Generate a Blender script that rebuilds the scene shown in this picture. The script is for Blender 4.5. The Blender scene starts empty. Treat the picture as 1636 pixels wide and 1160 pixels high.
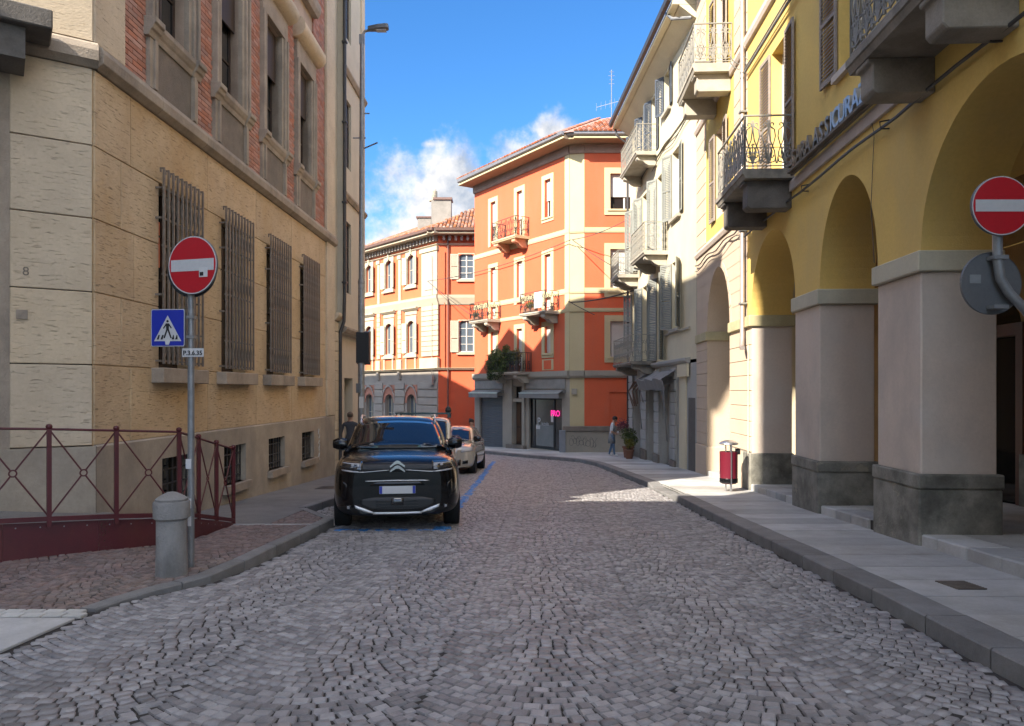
import bpy, bmesh, math, random
import numpy as np
from mathutils import Vector, Matrix
from mathutils.bvhtree import BVHTree
random.seed(7); rng = np.random.default_rng(7)
S = bpy.context.scene; COL = S.collection
PI = math.pi
# ---------------------------------------------------------------- camera, sky, sun
F = 1204.0 / 1636.0
EYE = 1.5
cam = bpy.data.cameras.new('camera'); cam_o = bpy.data.objects.new('camera', cam); COL.objects.link(cam_o)
cam.sensor_width = 36.0; cam.lens = 36.0 * F; cam.clip_start = 0.05; cam.clip_end = 3000
cam_o.location = (0, 0, EYE); cam_o.rotation_euler = (PI / 2, 0, 0)
cam.shift_y = 45.0 / 1636.0
S.camera = cam_o
SUN_EL = 34.0
SUN_T = Vector((0.69, 0.724, 0)).normalized()          # the way the light travels over the ground
S.cycles.diffuse_bounces = 7; S.cycles.max_bounces = 12
CLOUD_BACK_FILL = 5.4  # extra brightness of unseen clouds behind the camera, added as fill light
w = bpy.data.worlds.new('World'); S.world = w; w.use_nodes = True
S.view_settings.view_transform = 'Standard'; S.view_settings.look = 'None'
S.view_settings.exposure = 2.75; S.view_settings.gamma = 1.0; S.view_settings.use_curve_mapping = False
def world_nodes():
    nt = w.node_tree; N = nt.nodes; L = nt.links
    bg = N['Background']; bg.inputs['Strength'].default_value = 0.15
    sky = N.new('ShaderNodeTexSky'); sky.sky_type = 'NISHITA'; sky.sun_disc = False
    sky.sun_elevation = math.radians(SUN_EL)
    sky.sun_rotation = math.atan2(-SUN_T.x, -SUN_T.y)
    sky.altitude = 300; sky.air_density = 1.0; sky.dust_density = 0.6; sky.ozone_density = 1.6
    hs = N.new('ShaderNodeHueSaturation'); hs.inputs['Saturation'].default_value = 1.22; hs.inputs['Value'].default_value = SKY_V
    L.new(sky.outputs[0], hs.inputs['Color'])
    tm = N.new('ShaderNodeMix'); tm.data_type = 'RGBA'; tm.blend_type = 'MULTIPLY'; tm.inputs['Factor'].default_value = 1; tm.inputs['B'].default_value = (*SKY_TINT, 1); L.new(hs.outputs[0], tm.inputs['A'])
    tc = N.new('ShaderNodeTexCoord'); sp = N.new('ShaderNodeSeparateXYZ'); L.new(tc.outputs['Generated'], sp.inputs[0])
    def M(op, a, b=None, c=None):
        n = N.new('ShaderNodeMath'); n.operation = op
        for i, v in enumerate((a, b, c)):
            if v is None: continue
            if isinstance(v, (int, float)): n.inputs[i].default_value = v
            else: L.new(v, n.inputs[i])
        return n.outputs[0]
    y = M('MAXIMUM', sp.outputs[1], 0.02)
    u = M('DIVIDE', sp.outputs[0], y); v = M('DIVIDE', sp.outputs[2], y)
    def noise(scale, detail, loc, rough=.6, st=(1, 1, 1)):
        mp = N.new('ShaderNodeMapping'); mp.inputs['Location'].default_value = loc; mp.inputs['Scale'].default_value = st
        L.new(tc.outputs['Generated'], mp.inputs[0])
        n = N.new('ShaderNodeTexNoise'); n.inputs['Scale'].default_value = scale; n.inputs['Detail'].default_value = detail
        n.inputs['Roughness'].default_value = rough; L.new(mp.outputs[0], n.inputs['Vector']); return n.outputs[0]
    n1 = noise(11, 8, (3.1, 1.7, 4.2), .62); n2 = noise(38, 6, (0, 5, 1), .6)
    blobs = [(-.105, .262, .10, .072, 1), (-.15, .20, .09, .05, 1), (-.075, .29, .05, .04, 1), (-.04, .235, .10, .065, 1), (-.12, .215, .07, .05, 1), (-.18, .19, .075, .035, .8),
             (-.108, .328, .03, .008, .50), (.055, .335, .045, .04, 1), (.02, .30, .05, .055, .95), (.10, .31, .06, .05, 1), (-.20, .245, .05, .018, .55),
             (-.50, .16, .2, .07, 1), (.35, .28, .12, .08, 1), (.7, .2, .2, .07, 1)]
    m = None
    for cu, cv, ru, rv, k in blobs:
        a = M('DIVIDE', M('SUBTRACT', u, cu), ru); b = M('DIVIDE', M('SUBTRACT', v, cv), rv)
        d = M('SUBTRACT', 1.0, M('SQRT', M('ADD', M('MULTIPLY', a, a), M('MULTIPLY', b, b))))
        d = M('MULTIPLY', M('MAXIMUM', d, -1.0), k)
        m = d if m is None else M('SMOOTH_MAX', m, d, 0.15)
    m = M('ADD', m, M('MULTIPLY', M('SUBTRACT', n1, .5), 2.1)); m = M('ADD', m, M('MULTIPLY', M('SUBTRACT', n2, .5), .9))
    mr = N.new('ShaderNodeMapRange'); mr.interpolation_type = 'SMOOTHSTEP'; L.new(m, mr.inputs[0])
    mr.inputs[1].default_value = -.04; mr.inputs[2].default_value = .72
    front = M('GREATER_THAN', sp.outputs[1], .25)
    g1 = noise(3.2, 7, (1.3, 0.2, 2.0), .6, (1, 1, 2.2))
    gr = N.new('ShaderNodeMapRange'); gr.interpolation_type = 'SMOOTHSTEP'; L.new(g1, gr.inputs[0]); gr.inputs[1].default_value = .46; gr.inputs[2].default_value = .60
    gen = M('MULTIPLY', gr.outputs[0], M('SUBTRACT', 1.0, front))  # cloud cover outside the view, kept thick as white fill
    gen = M('MULTIPLY', gen, M('GREATER_THAN', sp.outputs[2], 0.0))
    mask = M('MAXIMUM', M('MULTIPLY', mr.outputs[0], front), gen)
    mask = M('MULTIPLY', mask, .93)
    # the body of the cloud: lit from the upper left behind the viewer, greyer below
    sh = noise(16, 7, (3.1 + .004, 1.7, 4.2 - .03), .6)
    cr = N.new('ShaderNodeValToRGB'); L.new(sh, cr.inputs[0])
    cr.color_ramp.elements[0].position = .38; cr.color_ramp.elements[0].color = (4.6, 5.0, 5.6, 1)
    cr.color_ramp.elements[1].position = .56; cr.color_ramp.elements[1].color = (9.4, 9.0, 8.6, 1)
    sc_ = N.new('ShaderNodeVectorMath'); sc_.operation = 'SCALE'; L.new(cr.outputs[0], sc_.inputs[0]); sm_ = N.new('ShaderNodeMapRange'); sm_.interpolation_type = 'SMOOTHSTEP'; L.new(sp.outputs[1], sm_.inputs[0]); sm_.inputs[1].default_value = .55; sm_.inputs[2].default_value = -.35; sm_.inputs[3].default_value = 1.0; sm_.inputs[4].default_value = 1 + CLOUD_BACK_FILL; gn = sm_.outputs[0]; L.new(M('MULTIPLY', gn, CLOUD_GAIN), sc_.inputs['Scale'])
    mix = N.new('ShaderNodeMix'); mix.data_type = 'RGBA'
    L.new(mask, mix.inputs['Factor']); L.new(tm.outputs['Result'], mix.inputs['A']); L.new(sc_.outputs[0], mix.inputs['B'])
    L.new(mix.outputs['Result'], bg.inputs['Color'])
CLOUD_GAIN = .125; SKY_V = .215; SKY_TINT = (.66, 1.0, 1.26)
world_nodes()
sl = bpy.data.lights.new('sun', 'SUN'); sl.energy = 2.0; sl.angle = math.radians(.53); sl.color = (1, .91, .78)
so = bpy.data.objects.new('sun', sl); COL.objects.link(so); so.location = (-30, -30, 60)
dv = Vector((SUN_T.x * math.cos(math.radians(SUN_EL)), SUN_T.y * math.cos(math.radians(SUN_EL)), -math.sin(math.radians(SUN_EL))))
so.rotation_euler = dv.to_track_quat('-Z', 'Y').to_euler()

# ---------------------------------------------------------------- object helpers
WM = {}
I4 = Matrix.Identity(4)
def T(x, y, z): return Matrix.Translation((x, y, z))
def RZ(a): return Matrix.Rotation(a, 4, 'Z')
def RX(a): return Matrix.Rotation(a, 4, 'X')
def RY(a): return Matrix.Rotation(a, 4, 'Y')
def put(o, parent, M):
    COL.objects.link(o); WM[o.name] = M.copy()
    if parent is not None:
        o.parent = parent; o.matrix_basis = WM[parent.name].inverted() @ M
    else: o.matrix_basis = M
    return o
def tag(o, label=None, cat=None, group=None, kind=None):
    if label: o['label'] = label
    if cat: o['category'] = cat
    if group: o['group'] = group
    if kind: o['kind'] = kind
    return o
def root(name, label, cat, M, group=None):
    o = bpy.data.objects.new(name, None); o.empty_display_size = .3
    put(o, None, M); return tag(o, label, cat, group)
def part(name, data, parent=None, M=None, mats=None, **kw):
    """data: MB or mesh. M is the world matrix (default: the parent's)."""
    if isinstance(data, MB): data = data.mesh(name, mats)
    if M is None: M = WM[parent.name] if parent is not None else I4
    o = put(bpy.data.objects.new(name, data), parent, M)
    return tag(o, **kw) if kw else o
def bevel(o, wd=.012, seg=1):
    m = o.modifiers.new('bevel', 'BEVEL'); m.width = wd; m.segments = seg; m.limit_method = 'ANGLE'; m.angle_limit = .6
    return o
def FM(ox, oy, dx, dy, oz=0.0):
    """frame of a facade: x runs to the viewer's right along the wall, -y comes out of it, z is up"""
    l = math.hypot(dx, dy); dx /= l; dy /= l
    return Matrix(((dx, -dy, 0, ox), (dy, dx, 0, oy), (0, 0, 1, oz), (0, 0, 0, 1)))
class MB:
    def __init__(s): s.v = []; s.f = []; s.m = []; s.smooth = None
    def poly(s, pts, mi=0):
        b = len(s.v); s.v.extend([tuple(p) for p in pts]); s.f.append(tuple(range(b, b + len(pts)))); s.m.append(mi); return s
    def faces(s, vs, fs, mi=0):
        b = len(s.v); s.v.extend([tuple(p) for p in vs])
        for f in fs: s.f.append(tuple(i + b for i in f)); s.m.append(mi)
        return s
    def box(s, x0, x1, y0, y1, z0, z1, mi=0):
        if x1 < x0: x0, x1 = x1, x0
        vs = [(x0, y0, z0), (x1, y0, z0), (x1, y1, z0), (x0, y1, z0), (x0, y0, z1), (x1, y0, z1), (x1, y1, z1), (x0, y1, z1)]
        return s.faces(vs, [(0, 3, 2, 1), (4, 5, 6, 7), (0, 1, 5, 4), (1, 2, 6, 5), (2, 3, 7, 6), (3, 0, 4, 7)], mi)
    def hexa(s, b4, t4, mi=0):
        return s.faces(list(b4) + list(t4), [(0, 3, 2, 1), (4, 5, 6, 7), (0, 1, 5, 4), (1, 2, 6, 5), (2, 3, 7, 6), (3, 0, 4, 7)], mi)
    def prof(s, pr, x0, x1, mi=0):
        """profile [(y,z)..] extruded along x"""
        n = len(pr); vs = [(x0, y, z) for y, z in pr] + [(x1, y, z) for y, z in pr]
        fs = [(i, (i + 1) % n, n + (i + 1) % n, n + i) for i in range(n)] + [tuple(range(n - 1, -1, -1)), tuple(range(n, 2 * n))]
        return s.faces(vs, fs, mi)
    def slab(s, pts, z0, z1, mi=0):
        """plan polygon [(x,y)..] extruded; z0,z1 numbers or functions"""
        g0 = z0 if callable(z0) else (lambda x, y: z0); g1 = z1 if callable(z1) else (lambda x, y: z1)
        n = len(pts); vs = [(x, y, g0(x, y)) for x, y in pts] + [(x, y, g1(x, y)) for x, y in pts]
        fs = [(i, (i + 1) % n, n + (i + 1) % n, n + i) for i in range(n)] + [tuple(range(n - 1, -1, -1)), tuple(range(n, 2 * n))]
        return s.faces(vs, fs, mi)
    def front(s, pts, y0, y1, mi=0):
        """outline [(x,z)..] given depth from y0 (front) to y1"""
        n = len(pts); vs = [(x, y0, z) for x, z in pts] + [(x, y1, z) for x, z in pts]
        fs = [(i, n + i, n + (i + 1) % n, (i + 1) % n) for i in range(n)] + [tuple(range(n)), tuple(range(2 * n - 1, n - 1, -1))]
        return s.faces(vs, fs, mi)
    def tube(s, pts, r, n=6, mi=0, closed=False):
        pts = [Vector(p) for p in pts]; k = len(pts); rs = r if isinstance(r, (list, tuple)) else [r] * k
        vs = []; up = None
        for i, p in enumerate(pts):
            a = pts[(i - 1) % k] if (closed or i > 0) else p; b = pts[(i + 1) % k] if (closed or i < k - 1) else p
            d = (b - a); d = d.normalized() if d.length > 1e-9 else Vector((0, 0, 1))
            if up is None:
                up = Vector((0, 0, 1)) if abs(d.z) < .9 else Vector((1, 0, 0))
            sx = d.cross(up)
            if sx.length < 1e-4: sx = d.cross(Vector((0, 1, 0)))
            sx.normalize(); up = sx.cross(d).normalized()
            for j in range(n):
                t = 2 * PI * j / n + PI / n
                vs.append(p + (sx * math.cos(t) + up * math.sin(t)) * rs[i])
        fs = []
        for i in range(k if closed else k - 1):
            for j in range(n):
                a, b = i * n, ((i + 1) % k) * n
                fs.append((a + j, a + (j + 1) % n, b + (j + 1) % n, b + j))
        if not closed: fs += [tuple(range(n - 1, -1, -1)), tuple(range((k - 1) * n, k * n))]
        return s.faces(vs, fs, mi)
    def lathe(s, pr, n=24, c=(0, 0, 0), mi=0, axis='z'):
        vs = []; fs = []
        for r, h in pr:
            for j in range(n):
                t = 2 * PI * j / n; a, b = r * math.cos(t), r * math.sin(t)
                p = (a, b, h) if axis == 'z' else ((h, a, b) if axis == 'x' else (a, h, -b))
                vs.append((p[0] + c[0], p[1] + c[1], p[2] + c[2]))
        k = len(pr)
        for i in range(k - 1):
            for j in range(n):
                fs.append((i * n + j, i * n + (j + 1) % n, (i + 1) * n + (j + 1) % n, (i + 1) * n + j))
        if pr[0][0] > 1e-4: fs.append(tuple(range(n - 1, -1, -1)))
        if pr[-1][0] > 1e-4: fs.append(tuple(range((k - 1) * n, k * n)))
        return s.faces(vs, fs, mi)
    def mesh(s, name, mats, smooth=None):
        me = bpy.data.meshes.new(name); me.from_pydata(s.v, [], s.f)
        if mats is not None:
            for m in (mats if isinstance(mats, (list, tuple)) else [mats]): me.materials.append(m)
        if any(s.m): me.polygons.foreach_set('material_index', s.m)
        sm = smooth if smooth is not None else s.smooth
        if sm:
            me.polygons.foreach_set('use_smooth', [True] * len(s.f)); me.set_sharp_from_angle(angle=math.radians(sm))
        me.update(); return me
def wall(mb, u0, u1, z0, z1, holes=(), depth=.3, y=0.0, mi=0, mr=None, seg=10, reveal=True):
    """a wall face at local y with openings. hole = (a, b, zbottom, zspring, rise)"""
    mr = mi if mr is None else mr
    cuts = {u0, u1}; H = []
    for h in holes:
        a, b, zb, zs = h[:4]; rise = h[4] if len(h) > 4 else 0.0
        if b <= u0 or a >= u1 or zb >= z1 or zs + rise <= z0: continue
        def top(u, a=a, b=b, zs=zs, rise=rise):
            if rise == 0: return zs
            c = (a + b) / 2; t = min(1.0, abs(u - c) / ((b - a) / 2)); return zs + rise * math.sqrt(max(0, 1 - t * t))
        H.append((a, b, zb, zs, rise, top)); cuts |= {max(a, u0), min(b, u1)}
        if rise > 0:
            for i in range(1, seg): cuts.add((a + b) / 2 - (b - a) / 2 * math.cos(PI * i / seg))
    cs = sorted(c for c in cuts if u0 - 1e-9 <= c <= u1 + 1e-9)
    for ua, ub in zip(cs, cs[1:]):
        if ub - ua < 1e-6: continue
        um = (ua + ub) / 2; hs = sorted([h for h in H if h[0] < um < h[1]], key=lambda h: h[2])
        za, zb_ = z0, z0
        for h in hs:
            lo = max(h[2], z0)
            if lo > max(za, zb_) + 1e-6: mb.poly([(ua, y, za), (ub, y, zb_), (ub, y, lo), (ua, y, lo)], mi)
            if reveal and h[2] >= z0 - 1e-6: mb.poly([(ua, y, lo), (ub, y, lo), (ub, y + depth, lo), (ua, y + depth, lo)], mr)
            ta, tb = h[5](ua), h[5](ub)
            if reveal and ta < z1 + 1e-6 and tb < z1 + 1e-6: mb.poly([(ua, y, ta), (ua, y + depth, ta), (ub, y + depth, tb), (ub, y, tb)], mr)
            za, zb_ = min(max(ta, z0), z1), min(max(tb, z0), z1)
        if za < z1 - 1e-6 or zb_ < z1 - 1e-6: mb.poly([(ua, y, za), (ub, y, zb_), (ub, y, z1), (ua, y, z1)], mi)
    if reveal:
        for a, b, zb, zs, rise, top in H:
            lo, hi = max(zb, z0), min(zs, z1)
            if hi > lo + 1e-6:
                if a >= u0 - 1e-6: mb.poly([(a, y, lo), (a, y + depth, lo), (a, y + depth, hi), (a, y, hi)], mr)
                if b <= u1 + 1e-6: mb.poly([(b, y, lo), (b, y, hi), (b, y + depth, hi), (b, y + depth, lo)], mr)
    return mb
# ---------------------------------------------------------------- materials
def mat(name, col, rough=.85, col2=None, var=.25, scale=2.0, st=(1, 1, 1), detail=5, bump=0.0, bscale=60, bst=(1, 1, 1), stain=None, stain_amt=.5, stain_scale=.7, stain_st=(1, 1, .35),
        island=0.0, metal=0.0, spec=.5, streak=None, streak_thr=.62, streak_scale=9, streak_st=(1, 1, 7), coat=0.0, emit=None, estr=0.0, world=False, pinkspot=None):
    m = bpy.data.materials.new(name); m.use_nodes = True; nt = m.node_tree; N = nt.nodes; L = nt.links
    b = N['Principled BSDF']; b.inputs['Roughness'].default_value = rough; b.inputs['Metallic'].default_value = metal
    b.inputs['Specular IOR Level'].default_value = spec; b.inputs['Coat Weight'].default_value = coat
    if emit: b.inputs['Emission Color'].default_value = (*emit, 1); b.inputs['Emission Strength'].default_value = estr
    tc = N.new('ShaderNodeTexCoord'); geo = N.new('ShaderNodeNewGeometry'); oi = N.new('ShaderNodeObjectInfo')
    src = geo.outputs['Position'] if world else tc.outputs['Object']
    def mp(stx):
        q = N.new('ShaderNodeMapping'); q.inputs['Scale'].default_value = stx; L.new(src, q.inputs[0]); return q.outputs[0]
    def noise(sc, stx, det=5, ro=.6):
        n = N.new('ShaderNodeTexNoise'); n.inputs['Scale'].default_value = sc; n.inputs['Detail'].default_value = det; n.inputs['Roughness'].default_value = ro
        L.new(mp(stx), n.inputs['Vector']); return n.outputs[0]
    def mixc(f, a, c):
        q = N.new('ShaderNodeMix'); q.data_type = 'RGBA'
        if isinstance(f, float): q.inputs['Factor'].default_value = f
        else: L.new(f, q.inputs['Factor'])
        for s_, val in (('A', a), ('B', c)):
            if isinstance(val, tuple): q.inputs[s_].default_value = (*val, 1)
            else: L.new(val, q.inputs[s_])
        return q.outputs['Result']
    def rng_(v, a, b_, c=0.0, d=1.0):
        q = N.new('ShaderNodeMapRange'); L.new(v, q.inputs[0]); q.inputs[1].default_value = a; q.inputs[2].default_value = b_; q.inputs[3].default_value = c; q.inputs[4].default_value = d; return q.outputs[0]
    if col2 is None: col2 = tuple(max(0, c * (1 - var)) for c in col)
    c = mixc(rng_(noise(scale, st, detail), .35, .65), col, col2)
    fine = noise(scale * 14 + 9, (1, 1, 1), 4, .7)
    c = mixc(rng_(fine, .3, .7, 0.0, .30), c, tuple(x * .72 for x in col2))
    if stain is not None: c = mixc(rng_(noise(stain_scale, stain_st, 7, .65), .50, .74, 0.0, stain_amt), c, stain)
    if pinkspot is not None: c = mixc(rng_(noise(.35, (1, 1, 1), 3), .5, .62, 0.0, .45), c, pinkspot)
    if streak is not None:
        s1 = noise(streak_scale, streak_st, 5, .68); c = mixc(rng_(s1, streak_thr, streak_thr + .06, 0.0, .75), c, streak)
    if island > 0:
        a = N.new('ShaderNodeMath'); a.operation = 'ADD'; L.new(geo.outputs['Random Per Island'], a.inputs[0]); L.new(oi.outputs['Random'], a.inputs[1])
        fr = N.new('ShaderNodeMath'); fr.operation = 'FRACT'; L.new(a.outputs[0], fr.inputs[0])
        hv = N.new('ShaderNodeHueSaturation'); L.new(c, hv.inputs['Color']); L.new(rng_(fr.outputs[0], 0, 1, 1 - island, 1 + island), hv.inputs['Value'])
        m2 = N.new('ShaderNodeMath'); m2.operation = 'MULTIPLY'; L.new(fr.outputs[0], m2.inputs[0]); m2.inputs[1].default_value = 7.31
        f2 = N.new('ShaderNodeMath'); f2.operation = 'FRACT'; L.new(m2.outputs[0], f2.inputs[0])
        L.new(rng_(f2.outputs[0], 0, 1, 1 - island * .9, 1 + island * .8), hv.inputs['Saturation']); c = hv.outputs[0]
    L.new(c, b.inputs['Base Color'])
    if rough > .25: L.new(rng_(fine, .3, .7, rough * .88, min(1, rough * 1.1)), b.inputs['Roughness'])
    if bump > 0:
        bn = noise(bscale, bst, 6, .65); bp = N.new('ShaderNodeBump'); bp.inputs['Strength'].default_value = 1.0; bp.inputs['Distance'].default_value = bump
        if streak is not None:
            q = N.new('ShaderNodeMath'); q.operation = 'SUBTRACT'; L.new(bn, q.inputs[0]); L.new(rng_(s1, streak_thr, streak_thr + .06, 0.0, .8), q.inputs[1]); bn = q.outputs[0]
        L.new(bn, bp.inputs['Height']); L.new(bp.outputs[0], b.inputs['Normal'])
    return m
M_ = {}
M_['cobble'] = mat('grey_cobble', (.345, .33, .328), .5, col2=(.24, .231, .23), scale=9, bump=.006, bscale=70, island=.34, stain=(.30, .25, .225), stain_amt=.4, stain_scale=.25, stain_st=(1, 1, 1), world=True)
M_['porphyry'] = mat('red_porphyry', (.235, .17, .15), .75, col2=(.17, .128, .118), scale=9, bump=.006, bscale=70, island=.25, stain=(.20, .17, .13), stain_amt=.6, stain_scale=.5, stain_st=(1, 1, 1), world=True)
M_['mortar'] = mat('dark_joint_grit', (.045, .040, .036), .95, scale=6, bump=.004, bscale=120, stain=(.10, .085, .06), stain_amt=.5, stain_st=(1, 1, 1), world=True)
M_['granite'] = mat('grey_granite', (.50, .495, .48), .7, col2=(.38, .375, .36), scale=2, bump=.005, bscale=90, stain=(.25, .225, .185), stain_amt=.8, stain_scale=.9, stain_st=(1, 1, 1), island=.2, world=True)
M_['kerb'] = mat('kerb_granite', (.23, .226, .22), .7, col2=(.17, .167, .163), scale=4, bump=.005, bscale=120, stain=(.10, .10, .095), stain_amt=.5, stain_scale=1.5, stain_st=(1, 1, 1), island=.12, world=True)
M_['whitestone'] = mat('white_marking_stone', (.55, .54, .50), .7, col2=(.42, .41, .38), scale=6, bump=.004, island=.1)
M_['asphalt'] = mat('footway_asphalt', (.22, .212, .205), .85, col2=(.175, .17, .165), scale=2, bump=.005, bscale=160, stain=(.09, .088, .085), stain_amt=.6, stain_scale=.8, stain_st=(1, 1, 1), world=True)
M_['bluepaint'] = mat('worn_blue_paint', (.03, .22, .58), .6, col2=(.04, .18, .46), scale=20, island=.2)
M_['travertine'] = mat('weathered_travertine', (.64, .485, .305), .8, col2=(.52, .375, .225), scale=1.3, bump=.012, bscale=22, bst=(1, 1, 3), streak=(.30, .22, .14), streak_thr=.59, streak_scale=6.5, streak_st=(.9, 1, 9), stain=(.50, .31, .13), stain_amt=.75, stain_scale=.7, stain_st=(1, 1, .5), island=.07)
M_['travlight'] = mat('pale_travertine', (.64, .52, .37), .8, col2=(.53, .425, .295), scale=1.3, bump=.006, bscale=22, bst=(1, 1, 3), streak=(.36, .28, .20), streak_thr=.60, streak_scale=6.5, streak_st=(.9, 1, 9), stain=(.40, .34, .26), stain_amt=.6, stain_scale=.7, stain_st=(1, 1, .5), island=.07)
M_['plinth'] = mat('grey_render_plinth', (.43, .365, .285), .9, col2=(.31, .265, .21), scale=1.6, bump=.006, bscale=50, stain=(.20, .185, .17), stain_amt=.7, stain_scale=.9, stain_st=(1, 1, .5))
M_['stonetrim'] = mat('carved_stone_trim', (.41, .34, .265), .85, col2=(.28, .23, .18), scale=2.2, bump=.008, bscale=40, stain=(.13, .115, .10), stain_amt=.75, stain_scale=1.2, stain_st=(1, 1, .45))
M_['apron'] = mat('stained_stone_apron', (.24, .20, .16), .9, col2=(.16, .135, .11), scale=2.5, bump=.012, bscale=30, bst=(1, 1, 2.5), stain=(.10, .09, .08), stain_amt=.6)
M_['brick'] = mat('orange_brick', (.46, .225, .16), .85, col2=(.38, .18, .13), scale=12, bump=.004, bscale=90, island=.22)
M_['brickmortar'] = mat('brick_mortar', (.50, .38, .29), .9)
M_['iron'] = mat('grey_painted_iron', (.22, .195, .165), .55, col2=(.15, .12, .095), scale=8, metal=.2, stain=(.16, .08, .04), stain_amt=.5, stain_scale=2)
M_['ironlight'] = mat('pale_grey_iron', (.34, .33, .28), .55, col2=(.24, .22, .19), scale=8, stain=(.24, .16, .10), stain_amt=.5, stain_scale=3)
M_['darkiron'] = mat('dark_iron', (.05, .048, .05), .5, scale=8)
M_['maroon'] = mat('maroon_painted_steel', (.105, .014, .019), .42, col2=(.08, .014, .018), scale=3, stain=(.13, .045, .025), stain_amt=.5, stain_scale=1.1, stain_st=(1, 1, .6), spec=.5)
M_['galv'] = mat('galvanised_steel', (.30, .305, .31), .5, col2=(.22, .225, .23), scale=9, metal=.5)
M_['glass'] = mat('dark_window_glass', (.012, .014, .016), .06, var=.1, spec=.9)
M_['glassblue'] = mat('blue_grey_window_glass', (.10, .13, .16), .07, var=.15, spec=.9)
M_['dark'] = mat('dark_interior', (.02, .018, .016), .9)
M_['darkwood'] = mat('dark_brown_wood', (.055, .032, .02), .6, scale=6, st=(1, 1, .2))
M_['whitepaint'] = mat('white_painted_wood', (.72, .70, .64), .6, col2=(.62, .60, .54), scale=4)
M_['creampaint'] = mat('cream_shutter_paint', (.54, .50, .385), .7, col2=(.47, .44, .34), scale=4)
M_['blind'] = mat('white_roller_blind', (.56, .55, .50), .6, var=.06)
M_['orange'] = mat('orange_render', (.66, .128, .052), .88, col2=(.61, .118, .048), scale=.9, bump=.003, bscale=70, stain=(.50, .13, .065), stain_amt=.8, stain_scale=.8, stain_st=(1, 1, .3))
M_['orangec'] = mat('light_orange_render', (.64, .15, .06), .88, col2=(.59, .138, .055), scale=.9, bump=.003, bscale=70, stain=(.56, .16, .075), stain_amt=.5, stain_scale=.5)
M_['salmon'] = mat('salmon_render', (.50, .22, .15), .88, var=.1)
M_['creamtrim'] = mat('cream_render_trim', (.54, .46, .265), .85, col2=(.50, .42, .25), scale=1.2, stain=(.52, .45, .30), stain_amt=.45)
M_['greytrim'] = mat('grey_beige_render', (.36, .33, .27), .88, col2=(.31, .285, .235), scale=1.2, bump=.004, stain=(.25, .235, .20), stain_amt=.5)
M_['cstone'] = mat('pale_cut_stone', (.46, .40, .285), .85, col2=(.39, .34, .25), scale=1.6, bump=.004, stain=(.42, .37, .30), stain_amt=.5)
M_['cgrey'] = mat('greige_cut_stone', (.40, .36, .31), .85, col2=(.35, .31, .27), scale=1.6, bump=.004, stain=(.29, .26, .23), stain_amt=.5)
M_['ewhite'] = mat('offwhite_render', (.62, .60, .54), .88, col2=(.54, .53, .48), scale=1.1, stain=(.42, .41, .38), stain_amt=.5)
M_['tile'] = mat('clay_roof_tile', (.36, .13, .075), .85, col2=(.27, .10, .06), scale=5, island=.30, stain=(.22, .14, .09), stain_amt=.5, stain_st=(1, 1, 1))
M_['tilepale'] = mat('mossy_pale_roof_tile', (.38, .175, .10), .85, col2=(.28, .12, .07), scale=5, island=.38, stain=(.40, .31, .21), stain_amt=.8, stain_scale=1.8, stain_st=(1, 1, 1))
M_['gutter'] = mat('zinc_gutter', (.30, .29, .30), .45, metal=.5, var=.2)
M_['browngutter'] = mat('brown_gutter', (.16, .09, .07), .5, var=.2)
M_['soffit'] = mat('timber_soffit', (.30, .22, .15), .8, var=.2, st=(1, 6, 1))
M_['yellow'] = mat('yellow_ochre_render', (.80, .55, .155), .88, col2=(.74, .505, .15), scale=.8, bump=.004, bscale=50, stain=(.56, .42, .19), stain_amt=.6, stain_scale=.6, stain_st=(1, 1, .5))
M_['pier'] = mat('pinkish_grey_render', (.66, .555, .465), .9, col2=(.60, .50, .42), scale=.9, bump=.004, bscale=50, stain=(.40, .355, .31), stain_amt=.85, stain_scale=.8, stain_st=(1, 1, .6), pinkspot=(.58, .56, .52))
M_['impost'] = mat('khaki_render_band', (.62, .57, .43), .88, col2=(.55, .51, .39), scale=1.5, bump=.004, stain=(.27, .25, .19), stain_amt=.5)
M_['pierplinth'] = mat('mouldy_stone_plinth', (.31, .295, .25), .9, col2=(.13, .125, .105), scale=2.6, bump=.014, bscale=20, stain=(.05, .048, .038), stain_amt=1.0, stain_scale=1.6, stain_st=(1, 1, 1), streak=(.33, .30, .23), streak_thr=.60, streak_scale=2.2, streak_st=(1, 1, 1.4))
M_['gpink'] = mat('peach_render_blocks', (.62, .49, .36), .88, col2=(.57, .45, .33), scale=1.2, bump=.004, stain=(.47, .38, .28), stain_amt=.5, stain_scale=.8)
M_['hcream'] = mat('cream_render', (.68, .60, .42), .88, col2=(.61, .54, .38), scale=.9, bump=.004, stain=(.50, .42, .29), stain_amt=.6, stain_scale=.7, stain_st=(1, 1, .4))
M_['hgrey'] = mat('grey_shop_stone', (.44, .425, .39), .85, col2=(.37, .36, .33), scale=1.5, bump=.005, stain=(.20, .195, .18), stain_amt=.5)
M_['shutter'] = mat('grey_louvre_paint', (.25, .26, .235), .7, col2=(.20, .205, .185), scale=4)
M_['shutterbrown'] = mat('weathered_brown_louvre', (.36, .30, .25), .75, col2=(.27, .22, .18), scale=5, st=(1, 1, 3))
M_['shutterblue'] = mat('dark_blue_louvre', (.06, .075, .10), .7, var=.2)
M_['roller'] = mat('slate_roller_shutter', (.10, .105, .115), .55, var=.15, metal=.1)
M_['balconystone'] = mat('stained_balcony_stone', (.32, .29, .245), .9, col2=(.21, .19, .16), scale=2.4, bump=.008, bscale=30, stain=(.06, .056, .05), stain_amt=.8, stain_scale=1.5, stain_st=(1, 1, 1))
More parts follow.
